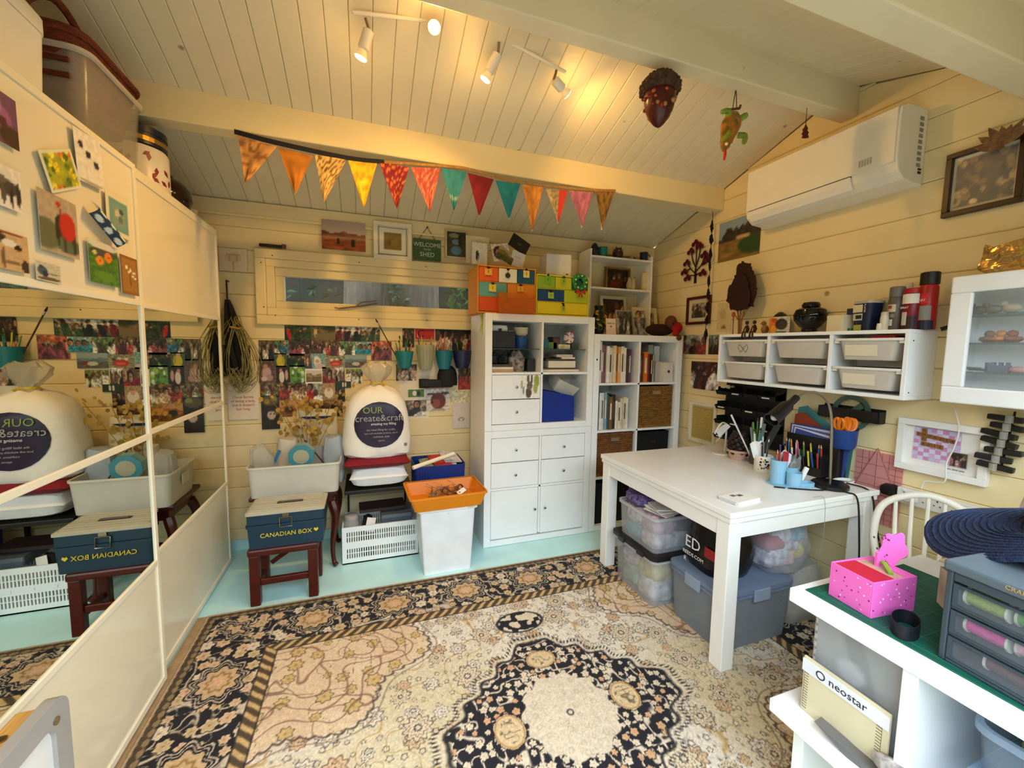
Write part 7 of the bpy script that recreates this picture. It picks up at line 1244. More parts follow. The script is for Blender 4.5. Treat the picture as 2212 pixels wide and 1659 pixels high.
# sockets and plugs
so = T('socket_strip', 'long white multi socket strip low on the gable wall', 'socket', (W, 0, 0)); sy0, sy1 = float(at(2135, 1120, 'x', W)[1]), float(at(1945, 1062, 'x', W)[1]); 
part('plate', box(-.03, 0, sy0, sy1, .69, .765), M('socket_white', '#e8e6de', .35), so, bev=.004)
for k in range(5):
    yc = sy0+.03+(sy1-sy0-.06)*k/4; part('pin_holes', J(box(-.0312, -.0299, yc-.0025, yc+.0025, .737, .747), box(-.0312, -.0299, yc-.014, yc-.008, .718, .722), box(-.0312, -.0299, yc+.008, yc+.014, .718, .722)), M('notch_dark', '#241812'), so); part('switch', box(-.034, -.03, yc-.006, yc+.006, .752, .76), M('switch_white', '#f2f0ea', .3), so)
def plug(py, z, c, label, w=.05): return solo('plug', label, 'plug', rloft([(w, .055, .014, 0), (w*.8, .045, .014, .03), (w*.5, .03, .01, .042)]), M('plug_'+c[1:], c, .4), (W-.0345, py, z), rot=(0, -PI/2, 0), smooth=True)
plug(sy0+.045, .722, '#e4e2da', 'round white charger plug in the socket strip', .075); plug(sy1-.06, .73, '#e9e7e0', 'white plug with a cable in the socket strip')
plug_b = solo('black_plug', 'black plug adaptor at the far end of the socket strip', 'plug', rloft([(.06, .07, .02, 0), (.05, .06, .018, .04)]), M('plug_black', '#141210', .4), (W-.001, sy1+.035, .735), rot=(0, -PI/2, 0), smooth=True)
c0 = [at(2062, 880, 'x', W-.045), at(2072, 925, 'x', W-.05), at(2062, 965, 'x', W-.05), at(2045, 1000, 'x', W-.05), at(2042, 1038, 'x', W-.05), at(2022, 1042, 'x', W-.05), at(1998, 1040, 'x', W-.05), at(1990, 1056, 'x', W-.055)]
solo('white_cable', 'white cable looping from the glass cabinet down to the socket', 'cable', tube(spline([tuple(p) for p in c0], 5), .003, 6), M('cable_white', '#e2e0d8', .4), smooth=True)
# rack of black bobbins
rk_ = T('bobbin_rack', 'row of black and clear thread bobbins hanging under the glass cabinet', 'bobbins', (W-.04, float(at(2180, 950, 'x', W-.04)[1]), float(at(2185, 900, 'x', W-.04)[2])), rz=-PI/2)
part('rod', tube([(0, .02, .02), (-.02, .02, -.22)], .004, 6), bkm, rk_)
q = random.Random(3)
for k in range(7): part('bobbin', X(J(box(-.055, .05, -.014, .014, -.011, .011)), (q.uniform(-.02, .012)-.004*k, 0, -.01-.034*k), (0, q.uniform(-.15, .2), q.uniform(-.3, .3))), bkm, rk_, bev=.003); part('clear_clip', X(cyl(.012, .03, -.015, 10), (-.005*k, -.018, -.01-.034*k)), M('clear_clip', '#cfccc0', .1, alpha=.45), rk_)
# spool, protractor, rail, blue tub with scissors, parts bins
rlx = T('tool_rail', 'long black tool rail on the wall beneath the tub shelf', 'rail', (W, float(at(1900, 905, 'x', W-.05)[1]), float(at(1870, 900, 'x', W-.05)[2])), rz=-PI/2); rlen = float(at(1767, 900, 'x', W-.05)[1])-float(at(1900, 905, 'x', W-.05)[1])
part('channel', J(box(-rlen, 0, -.055, -.05, -.03, .03), box(-rlen, 0, -.055, 0, -.03, -.025), box(-rlen, 0, -.004, 0, -.03, .04), box(-.006, 0, -.055, 0, -.03, .03), box(-rlen, -rlen+.006, -.055, 0, -.03, .03)), bkm, rlx, bev=.002)
pr_ = T('round_protractor', 'grey green transparent round protractor behind the tool rail', 'protractor', (W-.016, float(at(1838, 890, 'x', W-.016)[1]), float(at(1838, 892, 'x', W-.016)[2])), rz=-PI/2); rr0 = .097; pm2 = M('protractor_green', '#5f8272', .15, alpha=.75)
part('ring', loft([[(rr0*r*math.cos(a), y, rr0*r*math.sin(a)) for r, y in ((1, -.002), (1, .002), (.74, .002), (.74, -.002))] for a in [2*PI*k/36 for k in range(37)]], False, False), pm2, pr_); part('bar', X(box(-.078, .078, -.002, .002, -.016, .016), rot=(0, -.75, 0)), pm2, pr_)
bb = T('blue_wall_tub', 'blue tub of scissors hanging from the tool rail', 'tub', (W-.12, float(at(1824, 925, 'x', W-.12)[1]), float(at(1824, 968, 'x', W-.12)[2]))); part('tub', lathe([(.048, 0), (.056, .02), (.06, .10), (.055, .10), (.05, .02), (.03, .006)], 24), M('tub_blue2', '#123c7c', .4), bb, smooth=True); part('hook', box(.04, .10, -.012, .012, .09, .10), bkm, bb)
org = M('scissor_orange', '#e8780e', .35)
for k, (dy, dx, a) in enumerate(((.022, -.01, .15), (.0, .005, -.05), (-.02, -.005, -.2))):
    t = T('scissors', ('orange handled scissors nearest the lamp in the blue tub', 'orange handled scissors in the middle of the blue tub', 'orange handled scissors at the rail end of the blue tub')[k], 'scissors', (bb.location.x+dx, bb.location.y+dy, bb.location.z+.01), rot=(a, .1, -PI/2+.3*k), group='scissors in the blue tub')
    part('blades', box(-.006, .006, -.002, .002, 0, .09), chrome, t)
    for s in (-1, 1): part('handle', tube(spline([(s*.003, 0, .085), (s*.02, 0, .1), (s*.022, 0, .135), (s*.008, 0, .15), (s*.002, 0, .12), (s*.003, 0, .085)], 4), .0068, 7), org, t, smooth=True)
solo('metal_skewer', 'thin dark tipped tool standing among the scissors', 'tool', J(tube([(0, 0, 0), (0, .03, .17)], .003, 6)), M('stand_black', '#15120f'), (bb.location.x, bb.location.y+.005, bb.location.z+.02))
pbx = T('parts_bin_rack', 'rack of small black stacking parts bins above the table corner', 'parts bins', (W-.005, float(at(1680, 860, 'x', W-.08)[1]), float(at(1600, 960, 'x', W-.08)[2])), rz=-PI/2)
bw_ = float(at(1552, 860, 'x', W-.08)[1])-pbx.location.y; bh_ = 1.20-pbx.location.z; part('back_plate', box(-bw_, 0, -.006, 0, 0, bh_), bkm, pbx)
for r in range(4):
    for c in range(4):
        if c == 3 and r < 1: continue
        x = -bw_+.006+c*(bw_/4); ww = bw_/4-.008; z = .012+r*bh_/4; b = part('bin', J(loft([[(x, -.10, z+.0), (x+ww, -.10, z), (x+ww, -.008, z), (x, -.008, z)], [(x, -.115, z+.028), (x+ww, -.115, z+.028), (x+ww, -.008, z+.05), (x, -.008, z+.05)]], True, False), box(x, x+.003, -.09, -.008, z, z+.055), box(x+ww-.003, x+ww, -.09, -.008, z, z+.055)), bkm, pbx)
        if (r+c) % 2 == 0: part('label_strip', box(x+ww*.25, x+ww*.75, -.1125, -.1105, z+.012, z+.02), M('bin_label', '#d8d4c8', .6), b)
q = random.Random(9)
for k in range(5): solo('cotton_bobble', ('white', 'cream', 'pale yellow', 'ivory', 'tan')[k]+' bobble in the top parts bin', 'bobble', ell((0, 0, 0), .014, 10, 7), M('bobble_%d' % k, ('#e8e4da', '#e0d8c4', '#d8cc8a', '#dcd4c0', '#b0945a')[k], .9), (W-.07-.01*(k % 2), pbx.location.y+bw_-.02-.022*k, pbx.location.z+bh_*.75+.068), group='bobbles in the parts bins', smooth=True)
# ================================================================ on the craft table
DZ = .7375
cbk = T('white_card_box', 'flat white card pack lying at the table corner', 'card', (1.615, 1.385, DZ), rz=.12)
part('pack', cbox(.15, .1, .014), M('paper_bright', '#eeeae0'), cbk, bev=.001); part('print_block', J(box(.0, .03, .0, .02, .014, .0146), box(-.03, -.005, .01, .03, .014, .0146)), M('print_grey', '#6a6a6a', .6), cbk); part('inner_tray', box(-.084, -.0755, -.04, .04, .001, .011), M('tray_grey', '#c8c8c4', .5), cbk)
# white stand with a hooked arm
sn = T('magnifier_stand', 'small white stand with a draped white cloth on its arm', 'stand', (2.215, 2.06, DZ)); wm = M('stand_white', '#e4dccb', .4)
part('base', lathe([(.055, 0), (.058, .003), (.055, .009), (.02, .012)], 24), wm, sn, smooth=True); part('post', tube([(.03, 0, .008), (.034, 0, .13), (.03, 0, .2)], .006, 8), wm, sn, smooth=True); part('arm', tube(spline([(.03, 0, .2), (-.02, -.01, .21), (-.06, -.01, .17), (-.075, -.01, .14)], 5), .005, 8), wm, sn, smooth=True)
part('cloth', loft([[(.03-.09*k/4+.012*math.sin(j), -.012+.014*math.cos(j*1.3), .205-.012*k-.012*j*(.8+.2*k)) for j in range(5)] for k in range(5)], False, False, False), M('stand_cloth', '#d8d4cc', .8), sn, smooth=True)
# pine cone in a pink pot
pc = T('plant_pot', 'shallow pink clay pot holding a pine cone', 'pot', (2.215, 1.93, DZ)); part('pot', lathe([(.045, 0), (.06, .045), (.064, .06), (.058, .06), (.052, .045), (.04, .008)], 24), M('clay_pink', '#d0a894', .7), pc, smooth=True); part('rim', lathe([(.0645, .048), (.067, .05), (.067, .062), (.06, .063)], 24, False, False), M('clay_pink', '#d0a894'), pc, smooth=True)
pn_ = T('pine_cone', 'big dark brown pine cone in the pink pot', 'pine cone', (2.215, 1.93, DZ+.01)); pcm = M('cone_brown', '#2e1c16', .7, var=.4, scale=50)
part('core', lathe([(.03, 0), (.04, .05), (.038, .1), (.02, .15), (.005, .165)], 14), pcm, pn_, smooth=True)
scl = prism([(-.011, 0), (0, -.006), (.011, 0), (.008, .014), (-.008, .014)], -.02, .002); me_s = mesh('scale', scl, pcm)
for k in range(70):
    t = k/70; z = .015+.14*t; r = .046*(1-.9*max(0, t-.45)**1.3*1.5); a = k*2.4; O('scale', me_s, pn_, (r*math.cos(a), r*math.sin(a), z), (-.5+.3*t, 0, a+PI/2))
# grey cup, printed mug, organiser
def cup(name, label, x, y, r, h, mt, extra=None):
    t = T(name, label, 'cup', (x, y, DZ)); part('cup', lathe([(r*.86, 0), (r*.9, .004), (r, h), (r*.92, h), (r*.8, .006)], 24), mt, t, smooth=True); return t
gcp = cup('grey_cup', 'dark grey cup full of rulers and brushes', 2.225, 1.815, .034, .10, M('cup_grey', '#55564e', .5)); part('ribs', J(*[box(.0335*math.cos(a)-.001, .0335*math.cos(a)+.001, .0335*math.sin(a)-.001, .0335*math.sin(a)+.001, .01, .09) for a in [2*PI*k/14 for k in range(14)]]), M('cup_grey', '#55564e'), gcp)
fill((2.225, 1.815, DZ), 11, .03, .18, .32, 71, 'the dark grey cup on the table', 'tools in the dark grey cup', tips=('brush', 'pen'), cols=['#2a2a2e', '#7a7a80', '#e0dcd0', '#3a2a1c', '#5a8a3a', '#1f8a94'], lean=.9, rad=.0055)
solo('white_stick', 'long white knitting needle leaning far out of the grey cup', 'needle', tube([(0, 0, 0), (-.10, .09, .28)], [.004, .0055], 8), M('needle_white', '#d8d8d4', .4), (2.215, 1.82, DZ+.01), smooth=True)
for k, (c, w, h, lab) in enumerate((('#5f6a62', .03, .24, 'grey green plastic ruler in the grey cup'), ('#20201e', .035, .26, 'black strip with a white loop in the grey cup'))):
    solo('ruler', lab, 'ruler', box(-w/2, w/2, -.0015, .0015, 0, h), M('ruler_'+c[1:], c, .4), (2.225-.008+.012*k, 1.815-.012, DZ+.012), rot=(-.05, .12+.28*k, -.6))
mg2 = T('printed_mug', 'white mug printed with bright coloured shapes on the table', 'mug', (2.135, 1.69, DZ)); mr, mh = .047, .092
part('cup', lathe([(mr*.94, 0), (mr, .004), (mr, mh), (mr*.93, mh), (mr*.88, .006)], 26), M('mug_white', '#eeeade', .3), mg2, smooth=True); q = random.Random(14)
for k in range(34):
    a = q.uniform(-PI, .6); z = q.uniform(.012, mh-.014); s = q.uniform(.004, .009); c = q.choice(('#c8201c', '#1c1816', '#e0a81c', '#d8601c', '#1c1816')); part('printed_shape', X(prism([(s*math.cos(b)*q.uniform(.7, 1.2), s*math.sin(b)*q.uniform(.7, 1.2)) for b in [2*PI*i/6 for i in range(6)]], -.0006, .0004), (mr*1.003*math.cos(a), mr*1.003*math.sin(a), z), (0, 0, a+PI/2)), M('mugprint_'+c[1:], c, .4), mg2)
fill((2.135, 1.69, DZ), 6, .028, .14, .2, 72, 'the printed mug', 'tools in the printed mug', tips=('pen', 'brush'), cols=['#2a2a2e', '#e0dcd0', '#7a7a80'], lean=.4)
solo('white_glove_puppet', 'white folded paper fan standing in the printed mug', 'paper', loft([[(-.03+.015*k, .006*(k % 2), .0), (-.035+.017*k, .006*(k % 2), .085+.006*(k % 3))] for k in range(5)], False, False, False), M('paper_bright', '#eeeae0'), (2.11, 1.70, DZ+.08), rot=(0, -.25, -.4))
og = T('desk_organiser', 'pale blue plastic desk organiser with three wells', 'organiser', (2.05, 1.475, DZ), rz=-.25); om = M('organiser_blue', '#93c4dc', .3, alpha=.9)
for x, y, r, h in ((-.045, .02, .038, .125), (.03, .035, .042, .085), (.0, -.035, .035, .075)): part('well', X(lathe([(r*.95, .004), (r, h), (r*.93, h), (r*.88, .008)], 22), (x, y, 0)), om, og, smooth=True)
part('base', rloft([(.19, .14, .05, 0), (.19, .14, .05, .006)]), om, og, smooth=True); part('tray', X(tub(.09, .06, .02, .02, .003, .98), (.055, -.035, .004)), om, og, smooth=True)
fill((2.05, 1.475, DZ), 5, .03, .15, .2, 73, 'the tall well of the pale blue organiser', 'things in the pale blue organiser', tips=('pen', 'pencil'), cols=['#b03a2a', '#2a5a9c', '#2a2a2e', '#5a8a3a', '#e0dcd0'], lean=.4, cx=-.045, cy=.02)
solo('foil_roll', 'silvery crumpled packet sticking out of the pale blue organiser', 'packet', bag(.07, .06, .09, 51, wob=.12), M('grey_film', '#8a8c88', .25, alpha=.7), (2.09, 1.50, DZ+.05), smooth=True, rot=(0, .3, 0)); solo('white_tag_card', 'pale lilac card corner standing in the organiser', 'card', prism([(-.03, 0), (.03, 0), (.036, .075), (.0, .1), (-.034, .06)], -.001, .001), M('card_lilac', '#d8d0dc', .7), (2.045, 1.505, DZ+.075), rz=-.5); solo('red_label', 'small red label on a stick in the organiser', 'label', box(-.014, .014, -.001, .001, 0, .05), M('label_red', '#a01c2c', .5), (2.01, 1.47, DZ+.125), rz=-.4)
solo('white_craft_knife', 'white handled cutter with a black blade guard lying in the organiser', 'cutter', X(J(cbox(.022, .012, .07)), rot=(0, .4, 0)), M('cutter_white', '#e6e4de', .4), (2.075, 1.43, DZ+.035), rz=-.3, bev=.003)
# lamp
lm = T('desk_lamp', 'black desk lamp with a long curved chrome neck', 'lamp', (2.215, 1.38, DZ)); lb = M('lamp_black', '#0f0e0e', .3); nk = M('satin_chrome', '#b0aa9c', .25, metal=1, var=0)
part('base', lathe([(.078, 0), (.08, .004), (.08, .018), (.072, .025), (.02, .029)], 32), lb, lm, smooth=True)
neck = spline([(0, 0, .025), (-.012, 0, .2), (-.03, 0, .36), (-.075, 0, .445), (-.15, 0, .485), (-.225, 0, .485), (-.29, 0, .463)], 8); part('neck', tube(neck, .0062, 10), nk, lm, smooth=True)
hdv = (Vector((-.445, 0, .36))-Vector((-.285, 0, .466))); hd = part('lamp_head', X(lathe([(.008, -.005), (.016, 0), (.017, .05), (.028, .07), (.034, .185), (.031, .185), (.024, .075), (.012, .06)], 22), (-.285, 0, .466), hdv.to_track_quat('Z', 'Y').to_euler()), lb, lm, smooth=True)
part('bulb', X(ell((0, 0, .15), (.02, .02, .03), 12, 8), (-.285, 0, .466), hdv.to_track_quat('Z', 'Y').to_euler()), M('bulb_off', '#d8d4c8', .3), hd, smooth=True)
cb1 = [(2.29, 1.40, DZ+.02), (2.33, 1.36, DZ+.012), (2.36, 1.28, DZ-.01), (2.37, 1.255, DZ-.15), (2.39, 1.22, .4), (2.4, 1.2, .2), (2.45, 1.3, .05)]
solo('lamp_cable', 'black lamp cable dropping over the table edge', 'cable', tube(spline(cb1, 6), .0042, 6), M('cable_black', '#15120f'), smooth=True)
cb2 = [(1.93, 1.46, DZ+.003), (2.02, 1.40, DZ+.003), (2.10, 1.355, DZ+.004), (2.14, 1.35, DZ+.004)]; cb3 = [(2.175, 1.345, DZ+.004), (2.2, 1.29, DZ+.004), (2.22, 1.255, DZ-.02), (2.24, 1.245, DZ-.2), (2.25, 1.24, .35), (2.26, 1.25, .05)]
sw = T('cable_switch', 'second black cable with an inline switch across the table front', 'cable', (0, 0, 0)); part('cable', tube(spline(cb2, 5), .004, 6), M('cable_black', '#15120f'), sw, smooth=True); part('cable', tube(spline(cb3, 5), .004, 6), M('cable_black', '#15120f'), sw, smooth=True); part('switch', X(cbox(.045, .02, .014), (2.158, 1.347, DZ), rot=(0, 0, -.2)), M('plug_black', '#141210'), sw, bev=.004)
solo('loose_thread', 'fine pale thread hanging from the table edge', 'thread', tube(spline([(1.98, 1.30, DZ+.001), (2.0, 1.262, DZ), (2.01, 1.262, .55), (1.99, 1.265, .42), (2.03, 1.27, .36), (2.0, 1.27, .3)], 5), .0011, 4), M('thread_grey', '#8a8a84', .8))
solo('wire_tangle', 'white cable coil at the back corner of the table', 'cable', J(*[tube([(.05*math.cos(a)*(1+.1*k), .035*math.sin(a), .006+.004*k) for a in [2*PI*j/14 for j in range(15)]], .003, 6) for k in range(3)]), M('cable_white', '#e2e0d8'), (2.35, 1.40, DZ+.001))
# pen rack and folders at the back
rkx = T('pen_rack', 'stepped black pen rack at the back of the table', 'rack', (2.36, 1.62, DZ), rz=-PI/2); part('frame', J(box(-.13, .13, .03, .04, 0, .2), box(-.13, .13, -.05, .04, 0, .006), box(-.13, -.124, -.05, .04, 0, .12), box(.124, .13, -.05, .04, 0, .12)), bkm, rkx)
for k in range(3): part('step', box(-.124, .124, -.05+.027*k, -.046+.027*k, .006, .05+.04*k), bkm, rkx)
q = random.Random(33); pcs = ['#b03a2a', '#2a5a9c', '#d8c83a', '#2a2a2e', '#5a8a3a', '#c85a8a', '#e0dcd0', '#d8782a', '#1f8a94', '#6a4a8a']
for k in range(20):
    row, i = k % 2, k//2; y = 1.62-.108+.024*i; c = pcs[i]; tpn = ('pen', 'pencil')[row]; USED.add(('rack', c, tpn))
    stick((0, 0, 0), (-.015, q.uniform(-.02, .02), .125+.05*row), .0045, c, tpn if tpn == 'pencil' else 'marker_pen', COLN[c]+(' marker in the front row' if row == 0 else ' pencil in the back row')+' of the black pen rack', 'pen' if row == 0 else 'pencil', 'pens in the black pen rack', (2.325+.028*row, y, DZ+.008), ('pen', 'pencil')[row])
for k, (c, w, h, a, lab) in enumerate((('#b8c0d4', .30, .255, 0, 'stack of pale blue plastic wallets behind the pen rack'), ('#8a3418', .30, .285, .12, 'rust red card folder leaning behind the pen rack'), ('#3c7c7a', .32, .32, .22, 'teal card folder leaning behind the rust folder'))):
    tf_ = T('card_folder', lab, 'folder', (2.41+.022*k, 1.60, DZ), rot=(0, 0, -PI/2)); 
    if k == 0:
        for j in range(5): part('wallet', X(prism([(-w/2, .0), (w/2, .0), (w/2, h-.012*j), (w/2-.06, h+.008-.012*j), (-w/2, h-.01*j)], -.0012, .0012), (.004*j, -.003*j, 0), (-.02, .03*j, 0)), M('wallet_%d' % j, ('#2a3a7a', '#c8cce0', '#4a5ea8', '#dcdce8', '#3a4a8c')[j], .3), tf_)
    else: part('cover', X(prism([(-w/2, 0), (w/2, 0), (w/2, h*.7), (w/2-.05, h*.72), (-w/2+.05, h+.04), (-w/2, h+.02)], -.0015, .0015), rot=(0, a*.3, 0)), M('folder_'+c[1:], c, .6), tf_)
bt_ = T('black_tin', 'black rectangular canister beside the lamp', 'canister', (2.40, 1.47, DZ)); part('body', rloft([(.07, .06, .008, 0), (.07, .06, .008, .16)]), bkm, bt_); part('lid', rloft([(.072, .062, .008, .16), (.072, .062, .008, .175)]), M('lamp_black', '#0f0e0e'), bt_)
# ================================================================ under the table: storage boxes and bags
def cloth(w, d, h, seed): return bag(w, d, h, seed, n=18, m=6, top=.85, wob=.09)
def clear_box(name, label, x0, x1, y0, y1, z0, h, rim, film=None, rimlab=None):
    t = T(name, label, 'box', ((x0+x1)/2, (y0+y1)/2, z0)); w, d = x1-x0, y1-y0
    part('tub', tub(w, d, h, .03, .003, .94), film or M('clear_plastic', '#e8e4d8'), t, smooth=True); part('rim', rloft([(w+.002, d+.002, .032, h-.02), (w+.016, d+.016, .036, h-.014), (w+.016, d+.016, .036, h+.002), (w-.008, d-.008, .03, h+.002)], cap0=False, cap1=False), rim, t, smooth=True); return t
film = M('thin_clear_plastic', '#dfe0e2', .12, alpha=.2); rimc = M('clear_rim', '#d0d0d4', .2, alpha=.6)
fabric = [('#d8a0b4', 'pink'), ('#4a3458', 'purple'), ('#7ab0c0', 'pale teal'), ('#8a3a50', 'berry'), ('#c8d4dc', 'white and blue'), ('#d8b8c4', 'dusty pink'), ('#6a6a9a', 'violet'), ('#dcd8dc', 'white'), ('#a83a3a', 'red'), ('#d8c87a', 'yellow'), ('#a0b8a8', 'sage'), ('#c88a9a', 'rose')]
def stuff_box(x0, x1, y0, y1, z0, z1, ids, where, seed):
    q = random.Random(seed); n = len(ids)
    for k, i in enumerate(ids):
        c, cn = fabric[i]; w = (x1-x0)*.56; d = (y1-y0)*.5; h = (z1-z0)*.52; cx = x0+(x1-x0)*(.3 if k % 2 == 0 else .7); cy = y0+(y1-y0)*(.27 if (k//2) % 2 == 0 else .73); cz = z0+(z1-z0)*(0 if k < n/2 else .48)
        solo('folded_fabric', cn+' folded fabric '+where, 'fabric', cloth(w, d, h, seed+k), M('fab_'+c[1:], c, .85, var=.45, scale=22, hex2='#e0dce0' if k % 3 == 0 else None, bump=.3, bscale=30), (cx, cy, cz), rz=q.uniform(-.15, .15), group='fabric in the boxes under the table', smooth=True)
clear_box('clear_storage_box', 'lower clear fabric box with black lid under the table', 1.455, 1.80, 1.745, 2.12, .0085, .265, rimc, film); stuff_box(1.475, 1.78, 1.765, 2.1, .014, .255, [7, 5, 10, 11, 9, 2, 3, 4], 'in the lower clear box', 100)
ld = T('crate_cover', 'thick black lid with clip handles on the lower clear box', 'lid', (1.628, 1.932, .276)); part('lid_panel', rloft([(.36, .39, .035, 0), (.385, .415, .04, .006), (.385, .415, .04, .026), (.355, .385, .035, .03)]), bkm, ld, smooth=True)
for y in (-.09, .09): part('clip', box(-.2, -.19, y-.03, y+.03, -.004, .022), M('clip_grey', '#2a2a2c', .3), ld, bev=.003)
clear_box('clear_storage_box', 'upper clear fabric box on the black lid under the table', 1.46, 1.79, 1.755, 2.10, .3065, .20, rimc, film); stuff_box(1.48, 1.77, 1.775, 2.08, .312, .49, [0, 4, 2, 6, 5, 1, 11, 3], 'in the upper clear box', 130)
solo('dark_floral_cloth', 'navy floral cloth folded on top of the upper clear box', 'fabric', cloth(.26, .2, .06, 9), M('navy_floral', '#221a44', .8, var=.4, scale=60, hex2='#6a5a8a'), (1.60, 1.99, .512), smooth=True)
for k, (c, lab) in enumerate((('#d8d4d0', 'white magazine'), ('#c8b898', 'tan magazine'), ('#e0dcd8', 'pale magazine'), ('#a8a090', 'grey magazine'), ('#dcd6cc', 'topmost magazine'))): solo('magazine', lab+' in the pile on the upper clear box', 'magazine', cbox(.2, .15, .007), M('mag_'+c[1:], c, .5, var=.25, scale=15), (1.60+.01*(k % 2), 1.845-.005*k, .512+.0078*k), rz=.25-.13*k)
bx_ = clear_box('blue_lid_storage_box', 'large clear box with a slate blue lid near the table leg', 1.535, 1.985, 1.365, 1.715, .0085, .265, M('slate_blue_plastic', '#6e7c96', .35), M('smoky_plastic', '#a8b0b8', .15, alpha=.42))
part('lid', rloft([(.45, .35, .035, .268), (.472, .372, .04, .272), (.472, .372, .04, .292), (.44, .34, .035, .298)]), M('slate_blue_plastic', '#6e7c96'), bx_, smooth=True); part('clip', box(-.244, -.234, -.05, .05, .23, .29), M('slate_light', '#8a98b0', .35), bx_, bev=.004); part('clip', box(-.05, .05, -.194, -.184, .23, .29), M('slate_light', '#8a98b0'), bx_, bev=.004)
solo('denim_cloth', 'dark denim cloth filling the blue lidded box', 'fabric', cloth(.39, .29, .23, 55), M('denim', '#2c3c4a', .8, var=.3), (1.76, 1.54, .014), smooth=True)
kb = T('black_carrier_bag', 'shiny black printed carrier bag on the blue lid', 'bag', (1.70, 1.56, .309)); part('bag', bag(.26, .26, .235, 61, n=26, m=12, wob=.05, top=.8), M('black_film', '#0b0a0b', .22, bump=.25, bscale=25), kb, smooth=True)
wl = M('bag_logo_white', '#e4e2e0', .4); lg = lambda s, size, y, z, mt, dx=0: word(s, size, mt, kb, (-.137-dx, y, z), rot=(PI/2, 0, -PI/2))
lg('ED', .085, .035, .125, wl); lg('REEDS.COM', .026, .03, .065, wl); part('red_band', box(-.1395, -.1375, -.125, -.045, .1, .15), M('bag_red', '#a01420', .4), kb); word('R', .03, wl, kb, (-.139, .08, .03), rot=(PI/2, 0, -PI/2))
# the bag's near side, seen between the legs
fbg = T('fabric_scrap_bag', 'clear bag of colourful fabric scraps behind the near table leg', 'bag', (2.02, 1.49, .3095)); part('film', bag(.29, .2, .235, 71, n=26, m=12, wob=.08, top=.85), M('bag_film', '#dcdce4', .12, alpha=.28), fbg, smooth=True)
for k, (i, x, z) in enumerate(((8, -.07, .12), (4, -.03, .05), (3, .05, .09), (2, .08, .15), (9, .09, .04), (7, -.02, .16), (6, -.09, .02), (5, .02, .01))): c, cn = fabric[i]; solo('fabric_scrap', cn+' scrap inside the clear scrap bag', 'fabric', cloth(.13, .12, .075, 80+k), M('fab_'+c[1:], c, .85), (2.02+x*.85, 1.49, .315+z*.85), group='scraps in the clear bag', smooth=True)
wbg = T('white_plastic_bag', 'crumpled whitish plastic sack on the rug under the table', 'bag', (2.16, 1.52, .0085)); part('sack', bag(.28, .26, .295, 91, n=28, m=12, wob=.09, top=.8), M('milky_film', '#b8b4ac', .3, alpha=.75, bump=.4, bscale=25), wbg, smooth=True)
# ================================================================ chair
ch = T('spindle_chair', 'white painted chair with an arched spindle back', 'chair', (2.17, .95, -.0), rz=-1.05); chm = M('chair_white', '#ebe6d6', .4)
part('seat', rloft([(.36, .36, .1, .41), (.4, .4, .12, .417), (.4, .4, .12, .44), (.36, .36, .1, .448)]), chm, ch, smooth=True)
hoop = spline([(-.15, .16, .44), (-.172, .185, .58), (-.14, .205, .725), (0, .215, .79), (.14, .205, .725), (.172, .185, .58), (.15, .16, .44)], 7); part('back_hoop', tube(hoop, .015, 10), chm, ch, smooth=True)
for x, zt in ((-.10, .745), (-.05, .775), (0, .785), (.05, .775), (.10, .745)): part('spindle', tube([(x*.85, .165, .44), (x, .185, .58), (x*1.05, .212, zt)], [.007, .009, .007], 8), chm, ch, smooth=True)
for sx in (-1, 1):
    for sy in (-1, 1): part('leg', tube([(sx*.13, sy*.13, .415), (sx*.155, sy*.155, .22), (sx*.175, sy*.175, .012)], [.016, .019, .012], 8), chm, ch, smooth=True)
part('stretcher', tube([(-.155, 0, .2), (.155, 0, .2)], .01, 8), chm, ch, smooth=True); part('side_stretcher', tube([(-.155, -.155, .2), (-.155, .155, .2)], .01, 8), chm, ch, smooth=True); part('side_stretcher', tube([(.155, -.155, .2), (.155, .155, .2)], .01, 8), chm, ch, smooth=True)
# ================================================================ on the low unit
UZ = .7405
cm_ = T('cutting_mat', 'dark green gridded cutting mat on the low unit', 'mat', (1.178, .125, UZ)); part('mat', box(0, .45, 0, .65, 0, .003), M('mat_green', '#0f5a48', .6, var=.08), cm_, bev=.001); gl = M('mat_line', '#4a8a78', .6)
part('grid_lines', J(*[box(.02+.05*k, .0208+.05*k, .02, .63, .003, .0032) for k in range(9)], *[box(.02, .43, .02+.05*k, .0208+.05*k, .003, .0032) for k in range(13)]), gl, cm_)
MZ = UZ+.0036
pk = M('candy_pink_card', '#f06cc0', .5, var=.03); pb_ = T('pink_gift_box', 'bright pink dotted gift box with a shaped tag', 'box', (1.285, .675, MZ), rz=-.1)
part('box', J(box(-.075, .075, -.055, .055, 0, .004), box(-.075, .075, -.055, -.051, .004, .095), box(-.075, .075, .051, .055, .004, .095), box(-.075, -.071, -.051, .051, .004, .095), box(.071, .075, -.051, .051, .004, .095)), pk, pb_, bev=.001); part('red_flap', box(-.07, .005, -.05, .05, .09, .0925), M('flap_red', '#c01834', .5), pb_); part('cream_flap', box(.007, .045, -.05, .05, .088, .091), M('flap_kraft', '#c89c8a', .6), pb_); part('side_flap', box(.046, .07, -.05, .05, .09, .093), pk, pb_)
q = random.Random(40)
